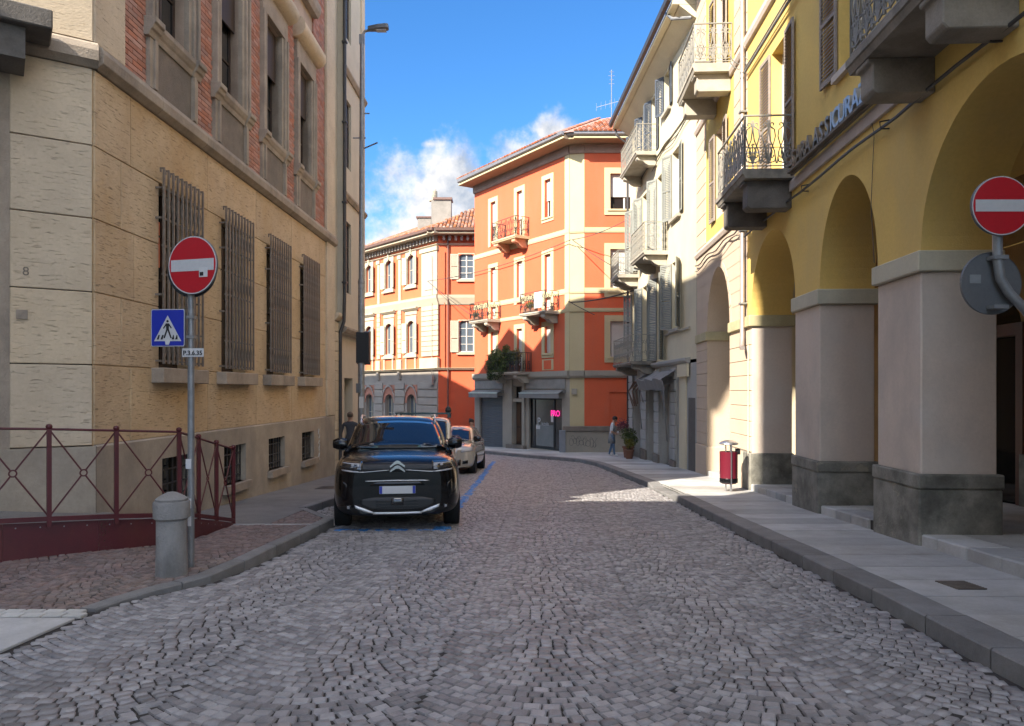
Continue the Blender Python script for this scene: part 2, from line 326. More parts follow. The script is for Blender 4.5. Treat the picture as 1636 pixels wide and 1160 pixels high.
M_['balconypale'] = mat('pale_balcony_stone', (.46, .42, .34), .88, col2=(.36, .32, .26), scale=2.4, bump=.006, stain=(.22, .20, .165), stain_amt=.7, stain_scale=1.5, stain_st=(1, 1, 1))
M_['darkstone'] = mat('dark_mottled_stone', (.17, .155, .14), .9, col2=(.10, .09, .08), scale=2.4, bump=.008, bscale=30, stain=(.04, .037, .034), stain_amt=.8, stain_scale=1.3, stain_st=(1, 1, 1))  # near-black stone tone for the portal canopy and some balcony brackets
M_['concrete'] = mat('rough_concrete', (.31, .30, .285), .9, col2=(.21, .20, .19), scale=3, bump=.010, bscale=45, stain=(.09, .088, .08), stain_amt=.75, stain_scale=2.2, stain_st=(1, 1, .5))
M_['signred'] = mat('sign_red', (.48, .008, .018), .38, var=.04)
M_['signwhite'] = mat('sign_white', (.55, .55, .55), .4, var=.06)
M_['signblue'] = mat('sign_blue', (.012, .03, .36), .38, var=.04)
M_['signgrey'] = mat('sign_back_grey', (.16, .165, .17), .5, var=.15, metal=.3)
M_['black'] = mat('black_plastic', (.015, .015, .016), .5, var=.1)
M_['gloss'] = mat('gloss_black_plastic', (.006, .006, .007), .15, var=.1)
M_['rubber'] = mat('tyre_rubber', (.012, .012, .012), .8, var=.2)
M_['carblack'] = mat('black_car_paint', (.007, .006, .006), .22, var=.05, coat=.55, spec=.25)
M_['carwhite'] = mat('white_car_paint', (.62, .60, .55), .25, var=.02, coat=1.0)
M_['carbeige'] = mat('champagne_car_paint', (.55, .50, .42), .25, var=.03, coat=1.0, metal=.15)
M_['carglass'] = mat('windscreen_glass', (.010, .012, .015), .02, var=.05, spec=.6, coat=.35)
M_['chrome'] = mat('chrome', (.65, .65, .66), .12, var=.05, metal=1.0)
M_['silver'] = mat('satin_silver', (.72, .72, .72), .3, var=.05, metal=.4)
M_['alloy'] = mat('alloy_wheel_grey', (.22, .22, .23), .3, var=.1, metal=.8)
M_['headlamp'] = mat('headlamp_lens', (.03, .032, .035), .08, var=.1, coat=1.0)
M_['ledlens'] = mat('pale_lamp_reflector', (.5, .5, .52), .2, var=.1)
M_['plate'] = mat('number_plate_white', (.6, .6, .6), .4, var=.03)
M_['binred'] = mat('dark_red_bin_shell', (.13, .01, .022), .3, var=.1, coat=.5)
M_['steel'] = mat('brushed_steel', (.55, .56, .58), .3, var=.1, metal=.9)
M_['neon'] = mat('pink_neon', (.8, .05, .3), .5, emit=(1.0, .02, .30), estr=.22)
M_['skin'] = mat('skin', (.45, .26, .18), .6, var=.05)
M_['jeans'] = mat('blue_denim', (.10, .17, .27), .85, var=.15, scale=20)
M_['navy'] = mat('dark_slate_cloth', (.055, .062, .08), .85, var=.15, scale=20)
M_['greycloth'] = mat('grey_cloth', (.22, .225, .23), .85, var=.15, scale=20)
M_['whitecloth'] = mat('white_cotton', (.60, .60, .60), .85, var=.08, scale=20)
M_['darkcloth'] = mat('black_cloth', (.02, .02, .024), .85, var=.15, scale=20)
M_['hair'] = mat('dark_hair', (.025, .014, .010), .6, var=.2)
M_['hairgrey'] = mat('brown_grey_hair', (.14, .10, .075), .7, var=.2)
M_['leaf'] = mat('green_leaf', (.12, .155, .045), .6, col2=(.07, .10, .03), scale=4, island=.5, world=True)
M_['leafyellow'] = mat('yellow_green_leaf', (.22, .20, .03), .6, var=.3, island=.4)
M_['bark'] = mat('twig_bark', (.10, .07, .045), .9)
M_['redflower'] = mat('dark_red_petal', (.14, .012, .025), .6, var=.3, island=.4)
M_['terracotta'] = mat('terracotta_pot', (.22, .10, .06), .85)
M_['awning'] = mat('grey_awning_fabric', (.24, .235, .225), .85, col2=(.20, .195, .185), scale=3)
M_['ground'] = mat('distant_paving', (.17, .16, .155), .85, world=True, bump=.004)
M_['farwall'] = mat('beige_town_render', (.50, .42, .31), .9, var=.12)
M_['graffiti'] = mat('dark_spray_paint', (.10, .10, .10), .7)
M_['graffitiwhite'] = mat('white_spray_paint', (.62, .61, .58), .7)
M_['orangesalmon'] = mat('orange_notice', (.75, .22, .12), .7)

# ---------------------------------------------------------------- ground levels
_gy = np.array([-60., 0, 12, 22, 31.5, 35, 42, 60, 400]); _gz = np.array([2.6, 0, -.58, -1.0, -1.36, -1.46, -1.68, -2.1, -2.4])
def G(y): return float(np.interp(y, _gy, _gz))
KR = [(2.85, 0), (2.93, 3), (2.985, 4.93), (3.07, 6.3), (3.15, 8.8), (3.31, 15.6), (3.32, 18.2), (3.2, 23), (3.05, 27.0), (2.7, 29.3), (2.08, 30.6), (1.0, 32.3), (.05, 33.8), (-1.45, 36.4), (-4.0, 40.4), (-8, 45)]
XL = [(-3.41, 0), (-3.41, 6.17), (-3.37, 6.42), (-3.22, 6.76), (-2.93, 7.24), (-2.79, 8.16), (-2.74, 9.8), (-2.72, 11.5), (-3.55, 13.0), (-3.45, 14.6), (-3.4, 21), (-3.4, 24.5), (-6, 27), (-9, 33), (-13, 44)]
def xr(y): return np.interp(y, [p[1] for p in KR], [p[0] for p in KR])
def xl(y): return np.interp(y, [p[1] for p in XL], [p[0] for p in XL])
# ---------------------------------------------------------------- road, kerbs, pavements
def grid_ground(name, x0, x1, ys, dz, m, **kw):
    mb = MB()
    for a, b in zip(ys, ys[1:]):
        mb.poly([(x0, a, G(a) + dz), (x1, a, G(a) + dz), (x1, b, G(b) + dz), (x0, b, G(b) + dz)])
    return part(name, mb, None, I4, m, **kw)
ground = grid_ground('ground', -300, 300, [-60, 0, 12, 22, 31.5, 35, 42, 60, 400, 1500], -.035, M_['ground'], kind='structure')
road = bpy.data.objects.new('road', None)
mb = MB()
yy = list(np.arange(0, 46.1, .5))
for a, b in zip(yy, yy[1:]):
    mb.poly([(xl(a) - .02, a, G(a) - .012), (xr(a) + .02, a, G(a) - .012), (xr(b) + .02, b, G(b) - .012), (xl(b) - .02, b, G(b) - .012)])
road = part('road', mb, None, I4, M_['mortar'], kind='structure')

def arc_stones(x0, x1, y0, y1, W, A, s, xsh=0.0, shear=0.0):
    out = []
    cols = range(int(math.floor((x0 - 2 - xsh) / W)), int(math.ceil((x1 + 2 - xsh) / W)) + 1)
    k0, k1 = int((y0 - A * 1.2) / s) - 1, int(y1 / s) + 1
    for c in cols:
        xc = xsh + c * W
        for k in range(k0, k1):
            t = -W / 2 + random.uniform(0, .03)
            while t < W / 2 - .02:
                slope = 8 * A * t / (W * W); ca = 1 / math.sqrt(1 + slope * slope)
                wst = s * random.uniform(.88, 1.22) * (.78 + .22 * ca)
                dt = wst * ca; tm = min(t + dt / 2, W / 2 - .02); 
                yo = A * (2 * tm / W) ** 2
                y = k * s + yo
                out.append((xc + tm + shear * y, y, math.atan(8 * A * tm / (W * W)), wst / 2, s * ca / 2))
                t += dt
    a = np.array(out); keep = (a[:, 0] > x0) & (a[:, 0] < x1) & (a[:, 1] > y0) & (a[:, 1] < y1)
    return a[keep]
def stone_block(a, zfun, joint, hmin, hmax):
    """vertices and faces of worn setts, one closed lump each (bottom left off)"""
    n = len(a); hw = np.maximum(a[:, 3] - joint * (.5 + .5 * rng.random(n)), .012); hh = np.maximum(a[:, 4] - joint * (.5 + .5 * rng.random(n)), .012)
    ang = a[:, 2] + rng.normal(0, .028, n); ca, sa = np.cos(ang), np.sin(ang)
    base = zfun(a[:, 1]); top = base + rng.uniform(hmin, hmax, n); tx, ty = rng.normal(0, .022, n), rng.normal(0, .022, n)
    sg = np.array([(-1, -1), (1, -1), (1, 1), (-1, 1)]); V = np.zeros((n, 12, 3))
    for j in range(4):
        jx = hw * (1 + rng.normal(0, .045, n)) * sg[j, 0]; jy = hh * (1 + rng.normal(0, .045, n)) * sg[j, 1]
        for lvl, (sc, dz) in enumerate(((1.0, None), (1.0, -.011), (.84, 0.0))):
            lx, ly = jx * sc, jy * sc
            V[:, lvl * 4 + j, 0] = a[:, 0] + lx * ca - ly * sa; V[:, lvl * 4 + j, 1] = a[:, 1] + lx * sa + ly * ca
            V[:, lvl * 4 + j, 2] = (base - .03) if dz is None else top + dz + lx * tx + ly * ty
    fl = []
    for l in (0, 4):
        for j in range(4): fl.append((l + j, l + (j + 1) % 4, l + 4 + (j + 1) % 4, l + 4 + j))
    fl.append((8, 9, 10, 11))
    return V, np.array(fl)
def mesh_from_blocks(name, V, fl, m):
    n = len(V); vs = V.reshape(-1, 3); fs = (fl[None] + (np.arange(n) * 12)[:, None, None]).reshape(-1, 4)
    me = bpy.data.meshes.new(name); me.vertices.add(len(vs)); me.vertices.foreach_set('co', vs.ravel())
    me.loops.add(fs.size); me.loops.foreach_set('vertex_index', fs.ravel().astype(np.int32))
    me.polygons.add(len(fs)); me.polygons.foreach_set('loop_start', np.arange(0, fs.size, 4, dtype=np.int32))
    me.update(calc_edges=True); me.materials.append(m); me.validate(); return me
def lay(name, stuffname, parent, a, zoff, joint, hmin, hmax, m, nind):
    V, fl = stone_block(a, lambda y: np.interp(y, _gy, _gz) + zoff, joint, hmin, hmax)
    d = np.hypot(a[:, 0], a[:, 1]); vis = (np.abs(a[:, 0]) < .66 * a[:, 1]) & (1.5 - np.interp(a[:, 1], _gy, _gz) < .437 * a[:, 1])
    order = np.argsort(d + (~vis) * 1000); ind = order[:nind]; rest = order[nind:]
    part(stuffname, mesh_from_blocks(stuffname, V[rest], fl, m), parent, I4, kind='stuff')
    for i in ind:
        c = np.array([a[i, 0], a[i, 1], V[i, :, 2].min()]); vv = V[i] - c
        me = bpy.data.meshes.new(name); me.from_pydata([tuple(p) for p in vv], [], [tuple(int(q) for q in f) for f in fl]); me.materials.append(m)
        part(name, me, parent, T(*c))
# street setts, laid in segmental arcs
a = arc_stones(-13, 3.6, 2.9, 44.5, 1.42, .34, .090, .02, .045)
k = (a[:, 0] > xl(a[:, 1]) + .05) & (a[:, 0] < xr(a[:, 1]) - .03)
# stones under the blue bay line are taken out and painted
def on_line(x, y):
    c = (((np.abs(x - (-1.08 + .0185 * (y - 11))) < .065) & (y > 13.4) & (y < 30)) | ((np.abs(y - 11.05) < .055) & (x > -2.62) & (x < -1.02)) | ((np.abs(x + 1.06) < .11) & (y > 10.98) & (y < 11.42)))
    return c
bl = on_line(a[:, 0], a[:, 1]) & (rng.random(len(a)) < np.where(a[:, 0] < -1.3, .75, .97))
lay('cobblestone', 'cobblestones', road, a[k & ~bl], 0.0, .0075, -.002, .004, M_['cobble'], 300)
V, fl = stone_block(a[k & bl], lambda y: np.interp(y, _gy, _gz), .003, .001, .007)
part('blue_bay_marking', mesh_from_blocks('blue_bay_marking', V, fl, M_['bluepaint']), road, I4, kind='stuff')
# left pavement: red porphyry apron + asphalt
def cut(y0, y1, n=12): return [(float(xl(y)), y) for y in np.linspace(y0, y1, n)]
def hl(y): return float(np.interp(y, [6.3, 7.3, 8.4], [.01, .07, .115]))
mb = MB()
ys = np.arange(6.12, 13.01, .2)
for p, q in zip(ys, ys[1:]):
    xa = -9 if q < 10.75 else -3.53
    mb.poly([(xa, p, G(p) + hl(p) - .012), (xl(p) - .10, p, G(p) + hl(p) - .012), (xl(q) - .10, q, G(q) + hl(q) - .012), (xa, q, G(q) + hl(q) - .012)])
apron = part('red_pavement', mb, None, I4, M_['mortar'], kind='structure')
a = arc_stones(-7.5, -2.6, 6.1, 13.0, .95, .26, .085, .3, -.1)
k = (a[:, 0] < xl(a[:, 1]) - .17) & ((a[:, 1] < 10.72) | (a[:, 0] > -3.50)) & ~((a[:, 0] < -3.95) & (a[:, 1] > 9.1)) & (a[:, 1] > 6.21) & (a[:, 1] < 9.2 + (a[:, 0] + 4.0) * .85 + (a[:, 0] > -4.0) * 50)
def hl_np(y): return np.interp(y, _gy, _gz) + np.interp(y, [6.3, 7.3, 8.4], [.01, .07, .115])
_V, _fl = None, None
def lay2(name, stuffname, parent, a, m, nind):
    V, fl = stone_block(a, hl_np, .006, -.002, .005)
    d = np.hypot(a[:, 0], a[:, 1]); vis = np.abs(a[:, 0]) < .675 * a[:, 1]
    order = np.argsort(d + (~vis) * 1000)
    part(stuffname, mesh_from_blocks(stuffname, V[order[nind:]], fl, m), parent, I4, kind='stuff')
    for i in order[:nind]:
        c = np.array([a[i, 0], a[i, 1], V[i, :, 2].min()]); me = bpy.data.meshes.new(name)
        me.from_pydata([tuple(p) for p in V[i] - c], [], [tuple(int(q) for q in f) for f in fl]); me.materials.append(m); part(name, me, parent, T(*c))
lay2('cobblestone', 'cobblestones', apron, a[k], M_['porphyry'], 300)
# a thin pale edging strip between porphyry and asphalt
mb = MB(); mb.slab([(-3.98, 10.74), (-2.86, 10.74), (-2.86, 10.80), (-3.98, 10.80)], lambda x, y: G(y) + .08, lambda x, y: G(y) + .122); part('edging_strip', mb, apron, I4, M_['granite'])
mb = MB()
def quadstrip(mb, pl, pr, dz):
    for (a0, b0), (a1, b1) in zip(zip(pl, pr), list(zip(pl, pr))[1:]):
        mb.poly([(a0[0], a0[1], G(a0[1]) + dz), (b0[0], b0[1], G(b0[1]) + dz), (b1[0], b1[1], G(b1[1]) + dz), (a1[0], a1[1], G(a1[1]) + dz)])
ys = list(np.arange(10.8, 25.01, .4))
quadstrip(mb, [(-5.3, y) for y in ys], [(-3.5 if y < 13.0 else float(xl(y)) - .12, y) for y in ys], .118)
asph = part('pavement', mb, None, I4, M_['asphalt'], kind='structure')
mb = MB(); mb.slab([(-4.35, 16.6), (-3.75, 16.6), (-3.75, 17.4), (-4.35, 17.4)], lambda x, y: G(y) + .1, lambda x, y: G(y) + .1235); part('manhole_cover', mb, asph, I4, M_['darkiron'])
def kerb_run(name, pts, side, wd, h0, hfun, parent, L=1.0, gap=.008, start=0.0):
    """kerb stones following a polyline; side=+1: body lies to the right (+x) of the line"""
    P = [Vector((x, y)) for x, y in pts]; segs = [(a, b, (b - a).length) for a, b in zip(P, P[1:])]; tot = sum(s[2] for s in segs)
    def at(t):
        for a, b, l in segs:
            if t <= l + 1e-9: d = (b - a) / l; return a + d * t, d
            t -= l
        a, b, l = segs[-1]; return b, (b - a) / l
    t = start
    while t < tot - .15:
        l = L * random.uniform(.82, 1.15); e = min(t + l, tot); ns = 3
        prs = [at(t + gap + (e - t - 2 * gap) * i / ns) for i in range(ns + 1)]
        mb = MB(); vs = []
        c, _ = at((t + e) / 2); cz = G(c.y)
        for p, d in prs:
            n = Vector((d.y, -d.x)) * side; q = p + n * wd; zp, zq = G(p.y), G(q.y)
            h = hfun(p.y)
            for (pt, zz) in ((p, G(p.y) - .05), (q, G(q.y) - .05), (q, G(q.y) + h), (p + n * .012, G(p.y) + h), (p, G(p.y) + h - .014)):
                vs.append((pt.x - c.x, pt.y - c.y, zz - cz))
        fs = []
        for i in range(ns):
            for j in range(5): fs.append((i * 5 + j, (i + 1) * 5 + j, (i + 1) * 5 + (j + 1) % 5, i * 5 + (j + 1) % 5))
        fs += [(0, 1, 2, 3, 4), tuple(ns * 5 + j for j in (4, 3, 2, 1, 0))]
        mb.faces(vs, fs); part(name, mb, parent, T(c.x, c.y, cz), M_['kerb']); t = e
kl = part('kerb', MB().box(-3.3, -3.28, 20, 24.9, G(22) - .3, G(22) - .1), None, I4, M_['kerb'], kind='structure')
kerb_run('kerb_stone', [p for p in XL if 6.1 <= p[1] <= 11.5], -1, .15, 0, lambda y: hl(y) + .006, kl, .95)
kerb_run('kerb_stone', [(-2.72, 11.5), (-2.88, 11.78), (-3.50, 12.9)], -1, .13, 0, lambda y: .12, kl, .9)
kerb_run('kerb_stone', [(-3.55, 13.0), (-3.45, 14.6), (-3.4, 21), (-3.4, 24.5)], -1, .14, 0, lambda y: .124, kl, 1.0)
# flush corner at lower left: white setts, granite band
mb0 = MB(); mb0.slab([(-6.5, 3.6), (-3.41, 3.6), (-3.41, 6.16), (-6.5, 6.16)], lambda x, y: G(y) - .04, lambda x, y: G(y) - .008)
cross = part('crossing_strip', mb0, None, I4, M_['mortar'], kind='structure')
for i in range(4):
    mb = MB(); mb.box(-.55, .55, -.95, .95, 0, .03); bevel(part('granite_slab', mb, cross, T(-4.0 - i * 1.12 + .03, 4.95, G(4.95) - .018) @ RX(math.atan(-.0483)), M_['granite']), .006)
for r in range(2):
    for i in range(16):
        x = -3.48 - i * .165 - r * .07; y = 6.0 + r * .115 - .0 * i
        mb = MB(); mb.box(-.075, .075, -.05, .05, 0, .035); bevel(part('white_sett', mb, cross, T(x, y, G(y) - .020) @ RZ(random.uniform(-.05, .05)), M_['whitestone']), .007)
# right pavement
FX = lambda y: 4.315 + .0507 * y                    # street line of the arcade
HX = lambda y: 6.14 - .0316 * y                     # street line of the cream house
def wx(y): return FX(y) if y < 22.2 else HX(y)
mb = MB(); ys = [float(v) for v in np.arange(0, 32.7, .5)]
quadstrip(mb, [(float(xr(y)) + .28, y) for y in ys], [(wx(y) + .9, y) for y in ys], .10)
ys = [float(v) for v in np.arange(32.4, 46, .5)]
quadstrip(mb, [(float(xr(y)) + .28, y) for y in ys], [(9.0, y) for y in ys], .10)
swr = part('pavement', mb, None, I4, M_['mortar'], kind='structure')
y = .4
while y < 43:
    l = random.choice((.62, .66, .58, .70)) if y < 20 else .9
    yc = y + l / 2; xa = float(xr(yc)) + .30; xb = (wx(yc) - .002) if y < 32 else min(9.0, (2.9 + (35 - yc) * -.67) if yc > 35 else 6.0)
    n = 1 if (xb - xa) < 1.7 or y > 20 else 2
    for j in range(n):
        u0 = xa + (xb - xa) * j / n + (.005 if j else 0); u1 = xa + (xb - xa) * (j + 1) / n - .005
        e0, e1 = y + .006, y + l - .006
        def zt(x, yy_): return G(yy_) - G(yc) + .128 + dz0
        dz0 = random.uniform(-.003, .003)
        k0 = (float(xr(e0)) + .30) if j == 0 else u0; k1 = (float(xr(e1)) + .30) if j == 0 else u0
        w0 = (wx(e0) - .002 if j == n - 1 and y < 32 else u1); w1 = (wx(e1) - .002 if j == n - 1 and y < 32 else u1)
        cx = (u0 + u1) / 2
        mb = MB(); mb.slab([(k0 - cx, e0 - yc), (w0 - cx, e0 - yc), (w1 - cx, e1 - yc), (k1 - cx, e1 - yc)], lambda x, v: G(v + yc) - G(yc) + .06, lambda x, v: G(v + yc) - G(yc) + .128 + dz0)
        part('paving_slab', mb, swr, T(cx, yc, G(yc)), M_['granite'])
    y += l
mb = MB(); mb.slab([(3.78, 6.38), (4.02, 6.38), (4.02, 6.72), (3.78, 6.72)], lambda x, y: G(y) + .1, lambda x, y: G(y) + .1315); part('drain_dark_sheet', mb, swr, I4, M_['dark'])  # near-black sheet stands in for the unlit hollow under the grate
for i in range(9):
    v = 6.39 + i * .0385; mb = MB(); mb.slab([(3.77, v), (4.03, v), (4.03, v + .02), (3.77, v + .02)], lambda x, y: G(y) + .12, lambda x, y: G(y) + .137); part('grate_bar', mb, swr, I4, M_['iron'])
kr = part('kerb', MB().box(3.5, 3.52, 1, 15, G(15) - .2, G(15) - .15), None, I4, M_['kerb'], kind='structure')
def hr(y): return float(np.interp(y, [15.5, 15.8, 18.0, 18.3], [.13, .05, .05, .13]))
kerb_run('kerb_stone', KR[:-1], 1, .29, 0, hr, kr, .95, start=.3)
# a few pale scraps and cigarette ends
for i, (x, y) in enumerate([(2.35, 8.2), (2.5, 13.6), (.28, 8.0), (1.9, 4.25), (-1.0, 6.6)]):
    mb = MB(); mb.faces([(-.02, -.012, 0), (.02, -.014, .004), (.022, .012, .001), (-.018, .014, .006), (0, 0, .012)], [(0, 1, 4), (1, 2, 4), (2, 3, 4), (3, 0, 4), (3, 2, 1, 0)])
    part('paper_scrap', mb, None, T(x, y, G(y) + .008) @ RZ(i * 1.1), M_['signwhite'], label=['pale paper scrap on the setts near the right kerb', 'small white scrap on the setts by the lit patch', 'white scrap in the middle of the street', 'white scrap on the setts at the bottom right', 'white scrap left of the street centre'][i], cat='litter', group='scraps of paper lying on the street')
# ---------------------------------------------------------------- building pieces
_cache = {}
def cached(key, fn):
    if key not in _cache: _cache[key] = fn()
    return _cache[key]
def window(parent, M, u0, u1, z0, z1, y=.16, fm=None, gl=None, bars=1, mull=True, arch=0.0, fw=.05, name='window'):
    """wooden window: frame with its panes as sub-parts"""
    W_, H_ = u1 - u0, z1 - z0; fm = fm or M_['whitepaint']; gl = gl or M_['glass']
    key = ('win', round(W_, 2), round(H_, 2), fm.name, bars, mull, arch, fw)
    def mk():
        mb = MB(); mb.box(-W_/2, -W_/2 + fw, 0, .05, 0, H_); mb.box(W_/2 - fw, W_/2, 0, .05, 0, H_)
        mb.box(-W_/2 + fw, W_/2 - fw, 0, .05, 0, fw); mb.box(-W_/2 + fw, W_/2 - fw, 0, .05, H_ - fw, H_)
        if mull: mb.box(-fw * .7, fw * .7, -.012, .05, fw, H_ - fw)
        for i in range(bars):
            zz = H_ * (i + 1) / (bars + 1)
            for a, b in (((-W_/2 + fw, -fw * .7), (fw * .7, W_/2 - fw)) if mull else ((-W_/2 + fw, W_/2 - fw),)):
                mb.box(a, b, .006, .045, zz - .015, zz + .015)
        return mb.mesh(name, fm)
    wo = part(name, cached(key, mk), parent, M @ T((u0 + u1) / 2, y, z0))
    def pm():
        p = MB(); a = (W_/2 - fw * 1.7) if mull else W_ - 2 * fw; p.box(-a/2, a/2, 0, .008, 0, H_ - 2 * fw); return p.mesh('pane', gl)
    me = cached(key + (gl.name,), pm)
    for s in ((-1, 1) if mull else (0,)):
        part('pane', me, wo, M @ T((u0 + u1) / 2 + s * (fw * .7 + (W_/2 - fw * 1.7) / 2), y + .026, z0 + fw))
    return wo
def louvre(W_, H_, m, name='shutter', n=None):
    n = n or max(6, int(H_ / .055)); mb = MB(); f = .05; t = .035
    mb.box(0, f, 0, t, 0, H_); mb.box(W_ - f, W_, 0, t, 0, H_); mb.box(f, W_ - f, 0, t, 0, .07); mb.box(f, W_ - f, 0, t, H_ - .07, H_); mb.box(f, W_ - f, 0, t, H_ * .45, H_ * .45 + .06)
    return mb.mesh(name, m)
def slat_mesh(W_, m):
    mb = MB(); mb.prof([(0.0, -.022), (.008, -.024), (.034, .018), (.026, .022)], .05, W_ - .05); return mb.mesh('slat', m)
def shutter(parent, M, u, z0, W_, H_, m, flip=False, ang=0.0, y=-.045, single=False):
    """an opened louvred shutter hinged at u; flip: it extends towards -x"""
    B = M @ T(u, y, z0) @ (RZ(PI) if flip else I4) @ RZ(ang if not flip else -ang)
    if flip: B = M @ T(u, y, z0) @ RZ(ang) @ T(-W_, 0, 0)
    s_ = part('shutter', cached(('lv', round(W_, 2), round(H_, 2), m.name), lambda: louvre(W_, H_, m)), parent, B)
    n = max(6, int(H_ / .062)); zs = [.10 + (H_ - .2) * i / (n - 1) for i in range(n)]; zs = [z for z in zs if not (H_ * .45 - .03 < z < H_ * .45 + .09)]
    if single:
        sm = cached(('sl', round(W_, 2), m.name), lambda: slat_mesh(W_, m))
        for z in zs: part('slat', sm, s_, B @ T(0, 0, z))
    else:
        def mk():
            mb = MB()
            for z in zs: mb.prof([(0.0, z - .022), (.008, z - .024), (.034, z + .018), (.026, z + .022)], .05, W_ - .05)
            return mb.mesh('slats', m)
        part('slats', cached(('sls', round(W_, 2), round(H_, 2), m.name), mk), s_, B, kind='stuff')
    return s_
def surround(parent, M, u0, u1, z0, z1, t, m, proud=.05, bottom=True, name='window_surround', y=0.0):
    mb = MB(); mb.box(u0 - t, u0, y - proud, y, z0 - (t if bottom else 0), z1 + t); mb.box(u1, u1 + t, y - proud, y, z0 - (t if bottom else 0), z1 + t)
    mb.box(u0, u1, y - proud, y, z1, z1 + t)
    if bottom: mb.box(u0, u1, y - proud, y, z0 - t, z0)
    return part(name, mb, parent, M, m)
def scroll(cx, cz, r, a0, turns, n=12, dirn=1):
    return [(cx + r * (1 - .75 * i / n) * math.cos(a0 + dirn * turns * 2 * PI * i / n), cz + r * (1 - .75 * i / n) * math.sin(a0 + dirn * turns * 2 * PI * i / n)) for i in range(n + 1)]
def motif(style, w_, h):
    mb = MB(); r = .0125 if style != 'lattice' else .0085
    def P(pts, rr=r): mb.tube([(x, 0, z) for x, z in pts], rr, 4)
    if style == 'scroll':
        for s in (-1, 1):
            P([(s * w_ * .06, .10 * h), (s * w_ * .10, .25 * h), (s * w_ * .30, .45 * h), (s * w_ * .42, .60 * h), (s * w_ * .36, .74 * h), (s * w_ * .18, .78 * h)] )
            P([(x * 1.0, z) for x, z in scroll(s * w_ * .24, .84 * h, w_ * .19, -PI / 2, .95, 10, -s)])
            P([(s * w_ * .47, .04 * h), (s * w_ * .36, .30 * h), (s * w_ * .10, .52 * h), (s * w_ * .03, .70 * h), (s * w_ * .05, .93 * h)])
            P(scroll(s * w_ * .24, .20 * h, w_ * .19, PI / 2, .9, 10, s))
            P([(0, .05 * h), (s * w_ * .16, .16 * h), (s * w_ * .22, .30 * h), (s * w_ * .10, .36 * h)])
            P([(0, .05 * h), (s * w_ * .36, .08 * h), (s * w_ * .43, .17 * h)])
        P([(0, .03 * h), (0, .42 * h)])
        P([(x, z) for x, z in scroll(0, .42 * h, w_ * .10, 0, .9, 6)])
    elif style == 'lattice':
        n = 10
        for s in (-1, 1): P([(s * w_ * .5 * math.cos(3 * PI * i / n), .04 * h + .92 * h * i / n) for i in range(n + 1)])
        P([(0, 0), (0, h)])
    elif style == 'swirl':
        for s in (-1, 1):
            P(scroll(s * w_ * .22, .72 * h, w_ * .26, PI / 2, 1.1, 10, s)); P(scroll(s * w_ * .2, .30 * h, w_ * .27, -PI / 2, 1.1, 10, s))
            P([(s * w_ * .48, .02 * h), (s * w_ * .22, .5 * h), (s * w_ * .48, .98 * h)])
    else:
        for i in (-1, 1):
            P([(i * w_ * .25, 0), (i * w_ * .25, h)])
        P(scroll(0, .5 * h, w_ * .2, 0, 1, 8))
        mb.tube([(w_ * .18 * math.cos(t * PI / 5), 0, .25 * h + .2 * h * math.sin(t * PI / 5)) for t in range(10)], r, 4, closed=True)
    return mb
def balcony(parent, M, u0, u1, z, prot, style, m, rm, h=.95, th=.14, brk=2, bh=.42, bm=None, ends=True, mw=None, block=False):
    """slab (top at z) with brackets below and an iron railing on it"""
    mb = MB(); mb.prof([(0, z - th), (-prot + .05, z - th), (-prot + .02, z - th * .55), (-prot, z - th * .5), (-prot, z), (0, z)], u0, u1)
    b = part('balcony', mb, parent, M, m)
    bm = bm or m
    for i in range(brk):
        u = u0 + .32 + (u1 - u0 - .64) * i / max(1, brk - 1); q = MB(); w2 = .15
        q.prof([(0, -bh), (-prot * .35, -bh), (-prot * .5, -bh * .82), (-prot * .62, -bh * .55), (-prot * .84, -bh * .45), (-prot * .90, -bh * .3), (-prot * .88, 0), (0, 0)], -w2, w2)
        if block: q = MB(); w2 = .17; q.prof([(0, -bh), (-prot * .80, -bh), (-prot * .86, -bh + .05), (-prot * .86, -.07), (-prot * .93, -.06), (-prot * .93, 0), (0, 0)], -w2, w2)
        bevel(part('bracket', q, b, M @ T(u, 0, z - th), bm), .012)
    mw = mw or {'scroll': .30, 'lattice': .26, 'swirl': .42, 'bars': .28}[style]
    runs = [((u0 + .04, -prot + .05), (u1 - .04, -prot + .05), 0.0)]
    if ends: runs += [((u0 + .04, -prot + .05), (u0 + .04, -.02), 1), ((u1 - .04, -prot + .05), (u1 - .04, -.02), 1)]
    for (xa, ya), (xb, yb), e in runs:
        L_ = math.hypot(xb - xa, yb - ya); n = max(1, round(L_ / mw)); step = L_ / n
        R = M @ T(xa, ya, z) @ (RZ(math.atan2(yb - ya, xb - xa)))
        q = MB(); q.box(-.012, L_ + .012, -.02, .02, h - .012, h + .012); q.box(0, L_, -.010, .010, .05, .066)
        if style == 'scroll': q.box(0, L_, -.008, .008, .40 * h, .40 * h + .012)
        q.box(-.012, .012, -.012, .012, 0, h - .012); q.box(L_ - .012, L_ + .012, -.012, .012, 0, h - .012)
        part('railing', q, b, R, rm)
        key = ('mo', style, round(step, 2), round(h, 2), rm.name)
        me = cached(key, lambda: motif(style, step, h - .09).mesh('baluster', rm))
        for i in range(n): part('baluster', me, b, R @ T(step * (i + .5), 0, .065))
    return b
